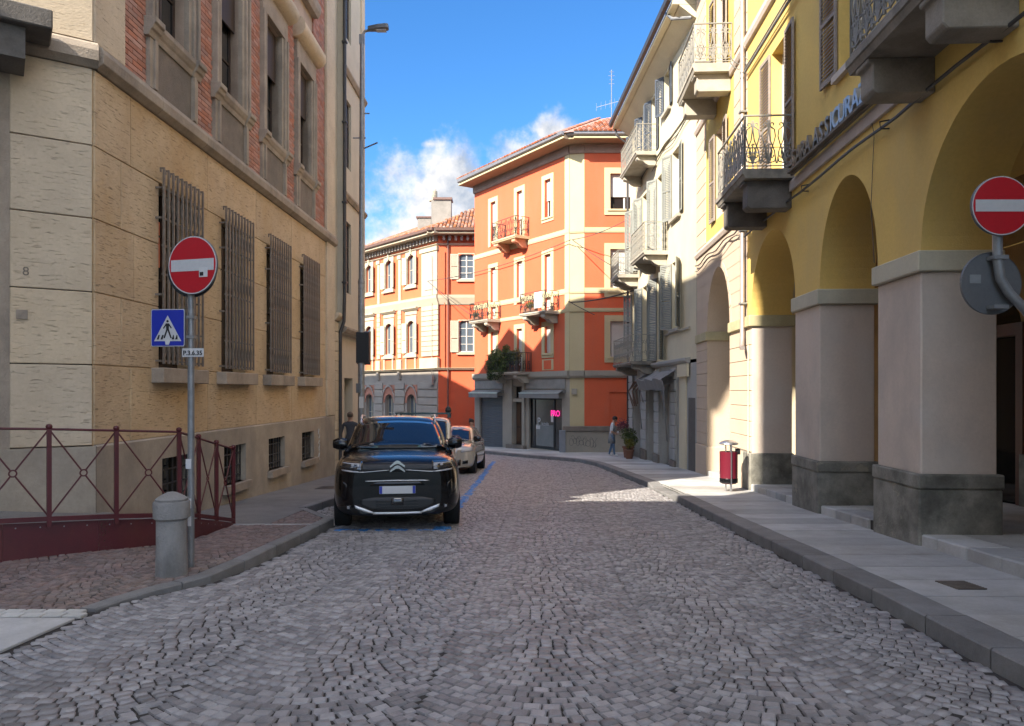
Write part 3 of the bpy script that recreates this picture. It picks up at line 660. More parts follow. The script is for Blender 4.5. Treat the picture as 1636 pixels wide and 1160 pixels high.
def eave(parent, M, x0, x1, z, prot, th=.22, m=None, gm=None, soff=None, gut=True):
    mb = MB(); mb.prof([(.3, z), (-prot, z), (-prot, z + .05), (-prot + .06, z + th), (.3, z + th)], x0, x1); e = part('eave', mb, parent, M, m or M_['soffit'])
    if gut:
        g = MB(); g.prof([(-prot - .16, z + th + .03), (-prot - .14, z + th - .12), (-prot - .05, z + th - .17), (-prot - .0, z + th - .10), (-prot, z + th + .02)], x0, x1); part('gutter', g, e, M, gm or M_['gutter'])
    return e
def tiles(parent, P0, P1, Q0, Q1, m, w_=.22, l=.38, name='roof_tiles'):
    """barrel tiles on the roof plane bounded by eave P0-P1 and upper edge Q0-Q1 (world points)"""
    P0, P1, Q0, Q1 = map(Vector, (P0, P1, Q0, Q1)); e = (P1 - P0).normalized(); nrm = e.cross(Q0 - P0); nrm = nrm.normalized() if nrm.length > 1e-6 else e.cross(Q1 - P0).normalized()
    if nrm.z < 0: nrm = -nrm
    s_ = nrm.cross(e).normalized()
    if s_.z < 0: s_ = -s_
    poly = [((p - P0).dot(e), (p - P0).dot(s_)) for p in (P0, P1, Q1, Q0)]
    x0 = min(p[0] for p in poly); x1 = max(p[0] for p in poly); t1 = max(p[1] for p in poly)
    def inside(x, y):
        c = False
        for (ax, ay), (bx, by) in zip(poly, poly[1:] + poly[:1]):
            if (ay > y) != (by > y) and x < (bx - ax) * (y - ay) / (by - ay) + ax: c = not c
        return c
    mb = MB(); mb.poly([P0 - nrm * .02, P1 - nrm * .02, Q1 - nrm * .02, Q0 - nrm * .02])
    nc = int((x1 - x0) / w_) + 1; nr = int(t1 / l) + 1
    for c in range(nc):
        for r in range(nr):
            x = x0 + (c + .5) * w_; t = r * l
            if not inside(x, t + l * .45): continue
            o = P0 + e * (x + random.uniform(-.012, .012)) + s_ * (t - .03) ; vs = []
            for tt, rr, lift in ((0, w_ * .46, .035), (l + .05, w_ * .40, .0)):
                for j in range(5):
                    a = PI * j / 4; vs.append(o + s_ * tt + e * (-math.cos(a) * rr) + nrm * (math.sin(a) * rr * .8 + lift))
            fs = [(j, j + 1, 6 + j, 5 + j) for j in range(4)] + [(0, 4, 3, 2, 1)]
            mb.faces(vs, fs)
    return part(name, mb, parent, I4, m, kind='stuff')
def text_mesh(s, size, m, ext=0.0, name='lettering', align='CENTER', res=3, bold=0.0):
    c = bpy.data.curves.new(name, 'FONT'); c.body = s; c.size = size; c.extrude = ext; c.align_x = align; c.align_y = 'CENTER'; c.resolution_u = res; c.offset = bold
    o = bpy.data.objects.new(name, c); COL.objects.link(o); dg = bpy.context.evaluated_depsgraph_get(); dg.update()
    me = bpy.data.meshes.new_from_object(o.evaluated_get(dg)); bpy.data.objects.remove(o); bpy.data.curves.remove(c)
    me.materials.clear(); me.materials.append(m); me.name = name; return me
UP = RX(PI / 2)                                    # lettering stands upright facing local -y
def core(parent, M, x0, x1, y0, y1, z0, z1, m=None, name='sun_block_core'):  # solid dark block added inside houses to stop sun leaking through
    return part(name, MB().box(x0, x1, y0, y1, z0, z1), parent, M, m or M_['dark'])
def block_course(parent, M, x0, x1, z0, z1, L_, m, y0=-.015, y1=.02, gap=.006, offset=0.0, name='stone_block', bev=.008):
    n = max(1, round((x1 - x0) / L_)); 
    for i in range(n):
        a = x0 + (x1 - x0) * i / n; b = x0 + (x1 - x0) * (i + 1) / n
        o = part(name, MB().box(a + gap, b - gap, y0 + random.uniform(-.002, .002), y1, z0 + gap, z1 - gap), parent, M, m)
        if bev: bevel(o, bev)

# ================================================================ A: stone and brick corner building on the left
A = root('bank_building', 'stone and orange brick corner building with tall iron window grilles, left side of the street', 'building', T(-5.25, 9.43, G(9.4)))
AM = FM(-5.4236, 0, .0183, 1)                       # x = distance along the street
cx_, cy_ = (AM @ Vector((9.43, 0, 0))).xy
AC = FM(cx_, cy_, .825, .565)                       # chamfer, x = 0 at the corner
WC = [11.66, 13.95, 16.28, 18.62]
AE = 21.2
base_h = [(c - .52, c + .52, z, .50) for c, z in zip(WC, (-.22, -.20, -.17, -.18))]
mb = MB(); wall(mb, 9.43, AE, -1.6, .80, base_h, .30, y=-.05); mb.prof([(-.05, .80), (-.02, .825), (0.02, .825), (0.02, .80)], 9.46, AE)
part('plinth', mb, A, AM, M_['plinth'])
mb = MB(); mb.box(-3.8, .035, -.05, .2, -1.2, .812); part('plinth', mb, A, AC, M_['plinth'])
mid_h = [(c - .56, c + .56, 1.83, 4.57) for c in WC]
mb = MB(); wall(mb, 9.43, AE, .80, 5.53, mid_h, .34, y=.0, mi=0); part('wall', mb, A, AM, M_['travertine'])
core(A, AM, 9.6, AE - .05, .35, 9, -1.5, 14.2)
courses = [(.82, 1.83), (1.83, 2.74), (2.74, 3.66), (3.66, 4.57), (4.57, 5.53)]
for k, (z0, z1) in enumerate(courses):
    segs = [(9.44, AE - .85)]
    if 1 <= k <= 3:
        segs = []; u = 9.44
        for c in WC: segs.append((u, c - .56)); u = c + .56
        segs.append((u, AE - .85))
    for s0, s1 in segs:
        off = .45 if k % 2 else 0
        if s1 - s0 > 2.5:
            cuts = [s0] + [v for v in ([10.3, 12.8, 15.1, 17.4, 19.7] if k % 2 == 0 else [11.0, 13.9, 16.3, 18.6]) if s0 < v < s1] + [s1]
        else: cuts = [s0, s0 + .62 if k % 2 else s0 + .95, s1] if s1 - s0 > 1.1 and s0 < 12 else [s0, s1]
        cuts = [c for i, c in enumerate(cuts) if i == 0 or c - cuts[i - 1] > .15]
        for c0, c1 in zip(cuts, cuts[1:]):
            bevel(part('stone_block', MB().box(c0 + .005, c1 - .005, -.02 + random.uniform(-.003, .002), .004, z0 + .006, z1 - .006), A, AM, M_['travertine']), .008)
# pale dressed pilaster at the far end of the front
bevel(part('corner_pilaster', MB().box(AE - .84, AE, -.06, .02, .83, 14.0), A, AM, M_['travlight']), .012)
for k, (z0, z1) in enumerate(courses):
    bevel(part('stone_block', MB().box(-.86, -.003, -.02, .03, z0 + .006, z1 - .006), A, AC, M_['travlight']), .008)
mb = MB(); wall(mb, -3.8, -.86, .80, 5.53, [(-3.2, -.98, -1.2, 5.0)], .5, y=-.015); part('portal_wall', mb, A, AC, M_['stonetrim'])
d = part('door', MB().box(-3.2, -.98, .30, .36, -.2, 5.0), A, AC, mat('blue_grey_door_paint', (.10, .12, .14), .6))
for i in range(3): part('door_panel', MB().box(-3.0 + i * .68, -2.45 + i * .68, .285, .299, .3, 4.6), d, AC, mat('blue_grey_door_panel', (.09, .11, .13), .55))
core(A, AC, -3.75, -.2, .40, 4, -1.2, 14.2)
# canopy slab over the portal with its bracket
cn = bevel(part('canopy', MB().box(-3.9, -.46, -.72, -.16, 5.62, 5.84), A, AC, M_['darkstone']), .015)
part('canopy_bracket', MB().box(-1.25, -.72, -.60, -.02, 5.26, 5.615), cn, AC, M_['darkstone'])
part('canopy_bracket', MB().box(-3.5, -3.0, -.60, -.02, 5.26, 5.615), cn, AC, M_['darkstone'])
# string band
bp = [(.02, 5.53), (-.05, 5.53), (-.14, 5.60), (-.15, 5.72), (-.12, 5.80), (-.02, 5.86), (.06, 5.86), (.06, 5.53)]
u = 9.43
while u < AE - .01:
    e = min(AE, u + 1.55); bevel(part('band_stone', MB().prof(bp, u + .003, e - .003), A, AM, M_['stonetrim']), .006); u = e
u = -3.85
while u < -.01:
    e = min(0.06, u + 1.305); part('band_stone', MB().prof(bp, u + .003, e - .003), A, AC, M_['stonetrim']); u = e
# upper wall: brick with stone framed windows
UW = [11.58, 13.86, 16.2, 18.5]
up_h = [(c - .50, c + .50, 6.85, 9.35) for c in UW] + [(c - .50, c + .50, 11.35, 13.3) for c in UW]
mb = MB(); wall(mb, 9.43, AE, 5.53, 14.0, up_h, .30, y=.055); part('brick_backing', mb, A, AM, M_['brickmortar'])
mb = MB(); mb.box(9.44, 10.16, -.03, .05, 5.87, 14.0); bevel(part('corner_quoin', mb, A, AM, M_['travlight']), .01)
part('corner_quoin', MB().box(-3.8, -.003, -.03, .05, 5.87, 14.0), A, AC, M_['travlight'])
ctr = .80
bricks = []
gaps = []
u = 10.17
for c in UW: gaps.append((u, c - ctr)); u = c + ctr
gaps.append((u, AE - .85))
for (g0, g1) in gaps:
    z = 5.88; r = 0
    while z < 12.9:
        x = g0 + (-.125 if r % 2 else 0)
        while x < g1 - .01:
            xa, xb = max(x, g0), min(x + .25, g1)
            if xb - xa > .04: bricks.append((xa, xb, z))
            x += .262
        z += .0745; r += 1
bricks.sort(key=lambda b: b[0] + .6 * b[2])
full = cached('brick', lambda: MB().box(-.125, .125, 0, .045, 0, .062).mesh('brick', M_['brick']))
nb = 0; rest = MB()
for xa, xb, z in bricks:
    yj = random.uniform(.008, .014)
    if nb < 300 and z < 8.6 and xb - xa > .2:
        part('brick', full, A, AM @ T((xa + xb) / 2, yj, z) @ Matrix.Diagonal(((xb - xa) / .25, 1, 1, 1)) if False else AM @ T((xa + xb) / 2, yj, z)); nb += 1
    else: rest.box(xa, xb, yj, .055, z, z + .062)
part('bricks', rest, A, AM, M_['brick'], kind='stuff')
def moulded(c, z0, z1, m, w0=.50, w1=.80, yf=-.10):
    """stepped stone jambs left and right of an opening"""
    mb = MB()
    for s in (-1, 1):
        for (a, b, yy) in ((w0, w0 + .09, -.03), (w0 + .09, w0 + .16, -.075), (w0 + .16, w0 + .22, -.045), (w0 + .22, w1, -.09)):
            x0_, x1_ = sorted((c + s * a, c + s * b)); mb.box(x0_, x1_, yy, .30 if a == w0 else .054, z0, z1)
    return mb
for c in UW:
    sp = part('window_surround', moulded(c, 6.85, 9.35, None), A, AM, M_['stonetrim']); bevel(sp, .006)
    bevel(part('jamb_block', MB().box(c - .80, c + .80, -.06, .054, 9.352, 9.80), A, AM, M_['stonetrim']), .006)
    # apron
    ap = MB(); ap.box(c - .60, c + .60, -.015, .054, 5.87, 6.58); part('apron_panel', ap, A, AM, M_['apron'])
    for s in (-1, 1):
        q = MB(); a, b = sorted((c + s * .602, c + s * .69)); q.box(a, b, -.075, .054, 5.872, 6.58); a, b = sorted((c + s * .692, c + s * .79)); q.box(a, b, -.045, .054, 5.872, 6.58); part('apron_pilaster', q, A, AM, M_['stonetrim'])
    # sill with broken front, moulded underside
    sl_ = MB()
    for (a, b, yy) in ((-.86, -.58, -.17), (-.58, .58, -.11), (.58, .86, -.17)):
        if yy == -.17: sl_.prof([(.054, 6.58), (-.06, 6.58), (-.09, 6.66), (-.12, 6.68), (-.14, 6.74), (-.17, 6.76), (-.17, 6.84), (.054, 6.85)], c + a, c + b)
        else: sl_.prof([(.054, 6.581), (-.04, 6.581), (-.06, 6.66), (-.08, 6.69), (-.11, 6.76), (-.11, 6.838), (.054, 6.848)], c + a + .001, c + b - .001)
    bevel(part('sill', sl_, A, AM, M_['stonetrim']), .005)
    hd = MB(); hd.prof([(.054, 9.80), (-.10, 9.80), (-.22, 9.86), (-.29, 9.98), (-.28, 10.12), (-.20, 10.24), (-.06, 10.30), (.054, 10.30)], c - .92, c + .92); hd.smooth = 40
    part('hood_moulding', hd, A, AM, M_['travlight'])
    window(A, AM, c - .50, c + .50, 6.86, 9.34, y=.20, fm=M_['darkwood'], bars=2)
    # roller shutter box edge and half lowered slats
    part('roller_blind', MB().box(c - .49, c + .49, .12, .15, 8.3, 9.34), A, AM, M_['darkwood'])
    sl2 = MB(); sl2.prof([(.054, 11.05), (-.10, 11.05), (-.16, 11.15), (-.18, 11.25), (-.18, 11.34), (.054, 11.35)], c - .84, c + .84); part('sill', sl2, A, AM, M_['stonetrim'])
    part('window_surround', moulded(c, 11.36, 13.3, None), A, AM, M_['stonetrim'])
    window(A, AM, c - .50, c + .50, 11.36, 13.29, y=.20, fm=M_['darkwood'], bars=2)
eave(A, AM, 9.0, AE + .1, 14.0, .85, .3, m=M_['stonetrim']); eave(A, AC, -3.9, .45, 14.01, .85, .3, m=M_['stonetrim'])
part('roof', MB().box(9.2, AE + .1, .0, 10, 14.29, 14.45), A, AM, M_['tile'])
# ground floor windows: grille cages
def grille(c, parent):
    z0, z1, hw, pj = 1.90, 4.80, .66, .12
    mb = MB(); n = 9; xs = [-hw + 2 * hw * i / n for i in range(n + 1)]
    for zz in (z0 + .03, z0 + .48, 3.20, 3.62, 4.02, 4.46): mb.box(-hw, hw, -pj - .012, -pj + .012, zz, zz + .028)
    for s in (-1, 1):
        for zz in (z0 + .03, 2.9, 4.02, 4.46): mb.box(s * hw - .014, s * hw + .014, -pj + .012, .02, zz, zz + .028)
    g = part('grille', mb, parent, AM @ T(c, 0, 0), M_['iron'])
    def barm():
        q = MB(); q.box(-.015, .015, -.015, .015, z0, z1 - .06); q.box(-.011, .011, -.011, .06, z1 - .06, z1 - .036); q.box(-.011, .011, .036, .06, z1 - .10, z1 - .06); return q.mesh('bar', M_['iron'])
    bm_ = cached('abar', barm)
    for x in xs: part('bar', bm_, g, AM @ T(c + x, -pj - .026, 0))
    def orn():
        q = MB(); st = 2 * hw / n
        for (za, zb) in ((z0 + .08, z0 + .46), (3.24, 3.60), (4.06, 4.44)):
            m_ = (za + zb) / 2; h_ = (zb - za) / 2
            for s in (-1, 1):
                q.tube([(st / 2 + s * st * .42 * math.sin(PI * t / 6) , 0, m_ + h_ * .92 * math.cos(PI * t / 6)) for t in range(7)], .006, 4)
            q.tube([(st / 2 + st * .16 * math.cos(t), 0, m_ + st * .16 * math.sin(t)) for t in np.linspace(0, 2 * PI, 7)[:-1]], .006, 4, closed=True)
        return q.mesh('ornament', M_['iron'])
    om = cached('aorn', orn)
    for x in xs[:-1]: part('ornament', om, g, AM @ T(c + x, -pj, 0), kind='stuff')
    return g
for i, c in enumerate(WC):
    grille(c, A)
    bevel(part('sill', MB().box(c - .78, c + .78, -.20, .0, 1.62, 1.84), A, AM, M_['stonetrim']), .01)
    wn = window(A, AM, c - .50, c + .50, 1.86, 4.55, y=.20, fm=M_['darkwood'], bars=3)
    if i == 0: part('notice', MB().box(c - .44, c - .05, .215, .222, 3.4, 4.1), wn, AM, M_['orangesalmon'])
    # basement light
    z = base_h[i][2]; b = MB(); hw = .50
    for k in range(7): b.box(c - hw + .02 + k * .16, c - hw + .04 + k * .16, .04, .06, z, .50)
    for zz in (z + .12, z + .3, z + .52): b.box(c - hw, c + hw, .035, .065, zz, zz + .02)
    part('basement_grille', b, A, AM, M_['darkiron'])
    part('basement_sill', MB().box(c - .60, c + .60, -.16, .10, z - .14, z), A, AM, M_['stonetrim'])
    part('basement_pane', MB().box(c - .51, c + .51, .2, .21, z, .50), A, AM, M_['glass'])
# small fixtures on the pale corner stones
part('house_number', text_mesh('8', .15, M_['apron']), A, AC @ T(-.70, -.026, 2.93) @ UP)
part('wall_box', MB().box(-.80, -.68, -.04, -.02, 2.36, 2.47), A, AC, M_['stonetrim'])
# white scrawl on the plinth
g = MB()
for k, pts in enumerate([[(19.55, .52), (19.5, .40), (19.62, .36), (19.55, .28)], [(19.60, .22), (19.52, .15), (19.62, .12), (19.56, .02), (19.6, -.06)], [(19.6, -.1), (19.54, -.2), (19.62, -.28)]]):
    g.tube([(x, -.053, z) for x, z in pts], .02, 4)
part('scrawl', g, A, AM, M_['graffitiwhite'])

# ================================================================ B: next house on the left with a projecting upper bay
M_['baybeige'] = mat('bay_render', (.56, .49, .38), .88, col2=(.50, .44, .34), stain=(.42, .37, .29))
B = root('oriel_building', 'beige rendered building with projecting upper bay beyond the brick bank, behind the tall lamp post', 'building', T(-5.1, 23, G(23)))
mb = MB(); wall(mb, 21.22, 25.2, -1.8, 15.0, [(22.6, 23.7, -1.5, 1.9)], .4, y=.02); part('wall', mb, B, AM, M_['baybeige'])
core(B, AM, 21.25, 25.1, .42, 14, -1.8, 15.0); part('side_wall', MB().box(25.1, 25.2, .03, 14, -1.8, 15.0), B, AM, M_['travlight'])
for k in range(16): bevel(part('quoin', MB().box(21.24, 21.62, -.06, .018, -1.0 + k * .28, -.74 + k * .28), B, AM, M_['travlight']), .01)
part('quoin_capital', MB().prof([(.01, 0), (-.07, 0), (-.16, .12), (-.16, .2), (.01, .2)], 21.24, 21.70), B, AM @ T(0, 0, 3.52), M_['travlight'])
mb = MB(); bh_ = [(22.05, 22.75, 4.4, 6.5), (22.05, 22.75, 8.1, 10.1), (22.05, 22.75, 11.9, 14.2)]
wall(mb, 21.75, 24.55, 3.2, 15.0, bh_, .12, y=-.15)
mb.box(21.75, 21.76, -.15, .018, 3.2, 15.0); mb.box(24.54, 24.55, -.15, .018, 3.2, 15.0); mb.box(21.77, 24.53, -.148, .018, 3.19, 3.21)
bay = part('bay', mb, B, AM, M_['baybeige'])
for z in (3.2, 7.1, 10.75): bevel(part('bay_cornice', MB().prof([(-.151, z), (-.20, z), (-.27, z + .10), (-.27, z + .16), (-.151, z + .2)], 21.72, 24.58), bay, AM, M_['stonetrim']), .006)
for a, b, z0, z1 in bh_: window(B, AM, a + .01, b - .01, z0, z1 - .01, y=-.08, bars=2, fm=M_['darkwood'], gl=M_['glassblue'])
part('bay_pilaster', MB().box(24.05, 24.53, -.19, -.152, 3.45, 15.0), bay, AM, M_['travlight'])
part('unseen_shade_wing', MB().box(25.2, 30.0, 4.2, 16, -2, 13.5), B, AM, M_['baybeige'])  # unseen block added to shade the lower orange corner house
eave(B, AM, 21.3, 25.2, 15.0, .45, .3, m=M_['stonetrim'])
q = MB(); q.tube([(21.66, -.22, 15), (21.66, -.22, 4.2), (21.66, -.20, 3.5), (21.64, -.10, 3.2), (21.64, -.10, -.9)], .05, 8); q.smooth = 50
dp = part('downpipe', q, B, AM, M_['darkiron'])
for z in (4.6, 6.9, 9.2, 11.5): part('pipe_clamp', MB().box(21.59, 21.73, -.29, -.15, z, z + .05), dp, AM, M_['darkiron'])
# ================================================================ D: tall orange house at the bend
D0 = Vector((-2.1, 42.3)); DM = FM(-2.1, 42.3, 4.80, -7.15); DL = 8.60
c0 = (DM @ Vector((DL, 0, 0))).xy; DX = 3.36; D2 = FM(DX, 35.0, 1, 0); DC = FM(c0.x, c0.y, DX - c0.x, 35.0 - c0.y); DCL = math.hypot(DX - c0.x, 35.0 - c0.y)
D = root('orange_corner_house', 'tall bright orange house with cream trim and balconies at the bend of the street', 'building', T(2.9, 36, G(35)))
ZD = 12.95
dw = [(1.97, 1.50, 2.44), (4.48, 4.0, 4.96), (6.9, 6.41, 7.38)]
h3 = [(1.72, 2.22, 9.32, 11.72), (4.23, 4.73, 9.32, 11.75), (6.65, 7.15, 9.95, 11.78)]
h2 = [(1.72, 2.22, 5.35, 8.15), (4.23, 4.73, 5.95, 8.15), (6.65, 7.15, 5.30, 8.15)]
h1 = [(1.72, 2.22, 2.5, 4.7), (4.23, 4.73, 2.5, 4.7), (6.65, 7.15, 3.35, 4.65)]
mb = MB(); wall(mb, 0, DL, 2.46, ZD, h3 + h2 + h1, .28); part('wall', mb, D, DM, M_['orange'])
mb = MB(); wall(mb, 0, DL, -1.9, 2.12, [(.52, 2.87, -1.6, 1.25), (3.88, 4.74, -1.25, .95), (3.88, 4.74, 1.12, 1.75), (5.29, 8.0, -1.35, 1.15)], .35); part('shop_wall', mb, D, DM, M_['greytrim'])
part('left_wall', MB().box(.0, .05, .02, 9, -1.9, ZD), D, DM, M_['orange'])
core(D, DM, .1, DL - .05, .4, 8, -1.9, ZD); core(D, D2, .2, 6.5, .45, 7, -1.9, ZD)
mb = MB(); wall(mb, 0, DCL, -1.9, ZD, (), .2); part('corner_pilaster', mb, D, DC, M_['creamtrim'])
part('corner_pilaster', MB().box(DL - .34, DL, -.03, -.001, 2.46, ZD), D, DM, M_['creamtrim'])
d2h = [(1.2, 2.55, 9.95, 11.6), (1.2, 2.55, 6.15, 8.1), (1.2, 2.55, 3.1, 4.75)]
mb = MB(); wall(mb, 0, 7, -.35, ZD, d2h + [(1.15, 2.2, -.35, 1.45)], .25)
part('wall', mb, D, D2, M_['orange']); part('blocked_doorway', MB().box(1.15, 2.2, .06, .1, -.35, 1.45), D, D2, M_['orange'])
for k, (a, b, z0, z1) in enumerate(h3 + h2 + h1):
    lo = z0
    surround(D, DM, a, b, z0, z1, .23, M_['creamtrim'], .04, bottom=(k in (2, 8)))
    window(D, DM, a + .002, b - .002, z0, z1, y=.18, bars=0, fm=M_['whitepaint'])
    zb = z0 + (z1 - z0) * {0: .45, 1: .42, 2: .45}.get(k, .02)
    part('roller_blind', MB().box(a + .004, b - .004, .12, .15, zb, z1), D, DM, M_['blind'])
    if k in (2, 8): bevel(part('sill', MB().box(a - .2, b + .2, -.09, .05, z0 - .10, z0 - .02), D, DM, M_['creamtrim']), .008)
part('apron_panel', MB().box(6.45, 7.35, -.03, -.002, 2.52, 3.05), D, DM, M_['creamtrim'])
part('apron_panel_inset', MB().box(6.60, 7.20, -.036, -.0305, 2.56, 3.0), D, DM, M_['orange'])
for k, (a, b, z0, z1) in enumerate(d2h):
    surround(D, D2, a, b, z0, z1, .27, M_['creamtrim'], .05)
    window(D, D2, a + .002, b - .002, z0, z1 - .002, y=.17, bars=0, fm=M_['whitepaint'])
    part('roller_blind', MB().box(a + .06, b - .06, .11, .14, z0 + (z1 - z0) * (.36 if k == 0 else .0), z1 - .002), D, D2, M_['blind'])
    bevel(part('sill', MB().box(a - .14, b + .14, -.10, .05, z0 - .09, z0), D, D2, M_['creamtrim']), .008)
def band3(z0, z1, p, m=None, nm='string_band'):
    m = m or M_['creamtrim']; pr = [(0, z0), (-p * .6, z0), (-p, z0 + (z1 - z0) * .3), (-p, z1), (0, z1)]
    for Mx, a, b in ((DM, -.02, DL), (DC, 0, DCL), (D2, 0, 5)): part(nm, MB().prof([(y - .002, z) for y, z in pr], a, b), D, Mx, m)
band3(8.86, 9.10, .05); band3(6.05, 6.30, .05); band3(5.18, 5.36, .05)
band3(2.12, 2.46, .16, M_['greytrim'], 'shop_cornice')
band3(12.55, 12.95, .10, mat('brown_grey_frieze', (.34, .24, .19), .85), 'frieze')
# low plinth wall in front of the right hand face, with coping and scrawl
mb = MB(); mb.box(-1.0, 3.2, -.16, -.01, -1.8, -.36); pw = part('low_wall', mb, D, D2, M_['greytrim'])
bevel(part('coping', MB().box(-1.02, 3.2, -.24, -.004, -.36, -.12), pw, D2, M_['apron']), .02)
bevel(part('meter_cabinet', MB().box(-1.18, -.90, -.34, -.165, -1.42, -.30), D, D2, mat('grey_cabinet', (.24, .26, .29), .5)), .01)
g = MB(); 
for x0, rx, rz, zc in ((0, .08, .17, -.85), (.17, .07, .12, -.80), (.30, .06, .19, -.84), (.46, .09, .11, -.88), (.62, .06, .18, -.86), (.78, .10, .13, -.92), (.95, .07, .2, -.9), (1.08, .05, .12, -.98)):
    g.tube([(-.62 + x0 + rx * math.cos(t * .42 + x0 * 5) * (1 + .02 * t), -.163, zc + rz * math.sin(t * .42 + x0 * 5)) for t in range(18)], .009, 4)
g.tube([(-.62 + 1.2 * t / 24, -.164, -.62 - .14 * t / 24 + .10 * math.sin(t * 1.1)) for t in range(25)], .008, 4)
part('scrawl', g, pw, D2, M_['graffiti'])
# shops
def roller(parent, M, a, b, z0, z1, y, m):
    r = part('roller_shutter', MB().box(a, b, y + .012, y + .04, z0, z1), parent, M, m); n = int((z1 - z0) / .12)
    me = cached(('rs', round(b - a, 2)), lambda: MB().prof([(0, 0), (-.014, .02), (-.018, .06), (-.014, .10), (0, .116)], 0, b - a).mesh('slat', m))
    for i in range(n): part('slat', me, r, M @ T(a, y + .012, z0 + i * (z1 - z0) / n))
    return r
roller(D, DM, .52, 2.87, -1.55, 1.25, .12, M_['roller'])
def retract_awning(parent, M, a, b, z, val=.24, out=.42):
    mb = MB(); mb.box(a, b, -.16, -.005, z - .02, z + .14); s_ = part('awning', mb, parent, M, M_['awning'])
    v = MB(); v.faces([(a, -.16, z + .12), (b, -.16, z + .12), (b, -out, z - .02), (a, -out, z - .02), (a, -out, z - .02 - val), (b, -out, z - .02 - val), (a, -out + .02, z - .02 - val), (b, -out + .02, z - .02 - val)], [(0, 1, 2, 3), (3, 2, 5, 4), (4, 5, 7, 6)])
    part('valance', v, s_, M, M_['awning'])
    part('front_bar', MB().box(a, b, -out - .02, -out + .02, z - .035, z + .005), s_, M, M_['steel'])
    return s_
retract_awning(D, DM, .05, 3.0, 1.42); retract_awning(D, DM, 5.0, 8.3, 1.42)
for a, b, z0, z1 in ((.08, 2.95, 1.62, 2.1), (5.1, 8.3, 1.62, 2.1)): part('shop_fascia', MB().box(a, b, -.05, -.002, z0, z1), D, DM, mat('grey_fascia', (.30, .29, .265), .8))
dr = part('door', MB().box(3.88, 4.74, .20, .25, -1.25, .95), D, DM, M_['darkwood'])
for s_ in (0, 1):
    for zz in (-1.1, -.3, .4): part('door_panel', MB().box(3.94 + s_ * .41, 4.27 + s_ * .41, .185, .199, zz, zz + (.7 if zz < 0.3 else .45)), dr, DM, mat('door_panel_brown', (.10, .055, .03), .6))
window(D, DM, 3.88, 4.74, 1.12, 1.75, y=.2, bars=0, fm=M_['darkwood'])
for a in (3.62, 4.76): bevel(part('door_pilaster', MB().box(a, a + .24, -.08, -.002, -1.5, 2.1), D, DM, M_['greytrim']), .01)
part('door_step', MB().box(3.5, 5.1, -.22, .2, -1.7, -1.25), D, DM, M_['apron'])
sf = MB(); 
for a, b in ((5.29, 5.37), (5.62, 5.68), (7.20, 7.30), (7.86, 8.0)): sf.box(a, b, .10, .18, -1.35, 1.15)
sf.box(5.37, 7.86, .11, .17, 1.07, 1.15); sf.box(5.37, 7.86, .11, .17, -1.35, -1.22)
sf_o = part('shop_front', sf, D, DM, M_['black'])
for a, b in ((5.37, 5.62), (5.68, 7.20), (7.30, 7.86)): part('pane', MB().box(a, b, .14, .15, -1.22, 1.07), sf_o, DM, mat('shop_glass', (.055, .058, .058), .10, var=.3, spec=.8))
part('frosted_film', MB().box(5.70, 7.18, .130, .134, -1.2, -.15), sf_o, DM, mat('frosted_film', (.20, .21, .205), .5))
part('window_lettering', text_mesh('P', .55, M_['signwhite'], .004), sf_o, DM @ T(5.98, .125, -.02) @ UP)
part('window_lettering', text_mesh('iccola', .26, M_['signwhite'], .004), sf_o, DM @ T(6.50, .125, -.10) @ UP)
part('neon_letters', text_mesh('PRO', .40, M_['neon'], .006, bold=.004), sf_o, DM @ T(7.42, .05, .42) @ UP @ Matrix.Diagonal((.95, 1, 1, 1)))
for a, z, w2, h_ in ((5.74, -.38, .34, .18), (6.98, .0, .2, .42)): part('poster', MB().box(a, a + w2, .120, .124, z, z + h_), sf_o, DM, M_['signwhite'])
part('alarm_box', MB().box(.10, .34, -.10, -.002, 1.35, 1.62), D, DC, M_['greytrim'])
# balconies
balcony(D, DM, 3.15, 5.35, 9.28, .88, 'swirl', M_['creamtrim'], M_['darkiron'], bm=mat('muted_orange_render', (.60, .30, .18), .88))  # brackets in a muted orange of their own
balcony(D, DM, 5.70, 7.85, 5.30, .88, 'swirl', M_['balconypale'], M_['darkiron'])
balcony(D, DM, .85, 2.75, 5.30, .88, 'swirl', M_['balconypale'], M_['darkiron'])
balcony(D, DM, 2.75, 5.55, 2.47, .90, 'bars', M_['balconypale'], M_['darkiron'])
# eaves with deep soffit
for Mx, a, b in ((DM, -.25, DL + .68), (DC, -.38, DCL + .02), (D2, -.56, 6)):
    eave(D, Mx, a, b, ZD if Mx is DM else ZD + .003 * (1 if Mx is DC else 2), .85, .30, m=M_['soffit'], gm=M_['gutter'])
    part('eave_trim', MB().prof([(-.86, ZD + .0), (-.90, ZD + .02), (-.90, ZD + .09), (-.86, ZD + .1)], a, b), D, Mx, M_['creamtrim'])
zt = ZD + .27; rise = 2.3; run = 4.4
def wp(Mx, x, y, z): return Mx @ Vector((x, y, z))
tiles(D, wp(DM, -.3, -.95, zt + .05), wp(DM, DL + .5, -1.0, zt), wp(DM, 3.4, run, zt + rise * 1.22), wp(DM, DL - 3.0, run, zt + rise * 1.22), M_['tile'])
tiles(D, wp(D2, -.8, -1.0, zt), wp(D2, 6.5, -1.0, zt), wp(D2, 2.6, 3.6, zt + 2.5), wp(D2, 6.5, 3.6, zt + 2.5), M_['tile'])
part('roof', MB().poly([wp(DM, DL - 3.0, run, zt + rise * 1.22), wp(DM, 3.4, run, zt + rise * 1.22), wp(DM, 3.4, run + 4, zt), wp(DM, DL - 2, run + 4, zt)]), D, I4, M_['tile'])
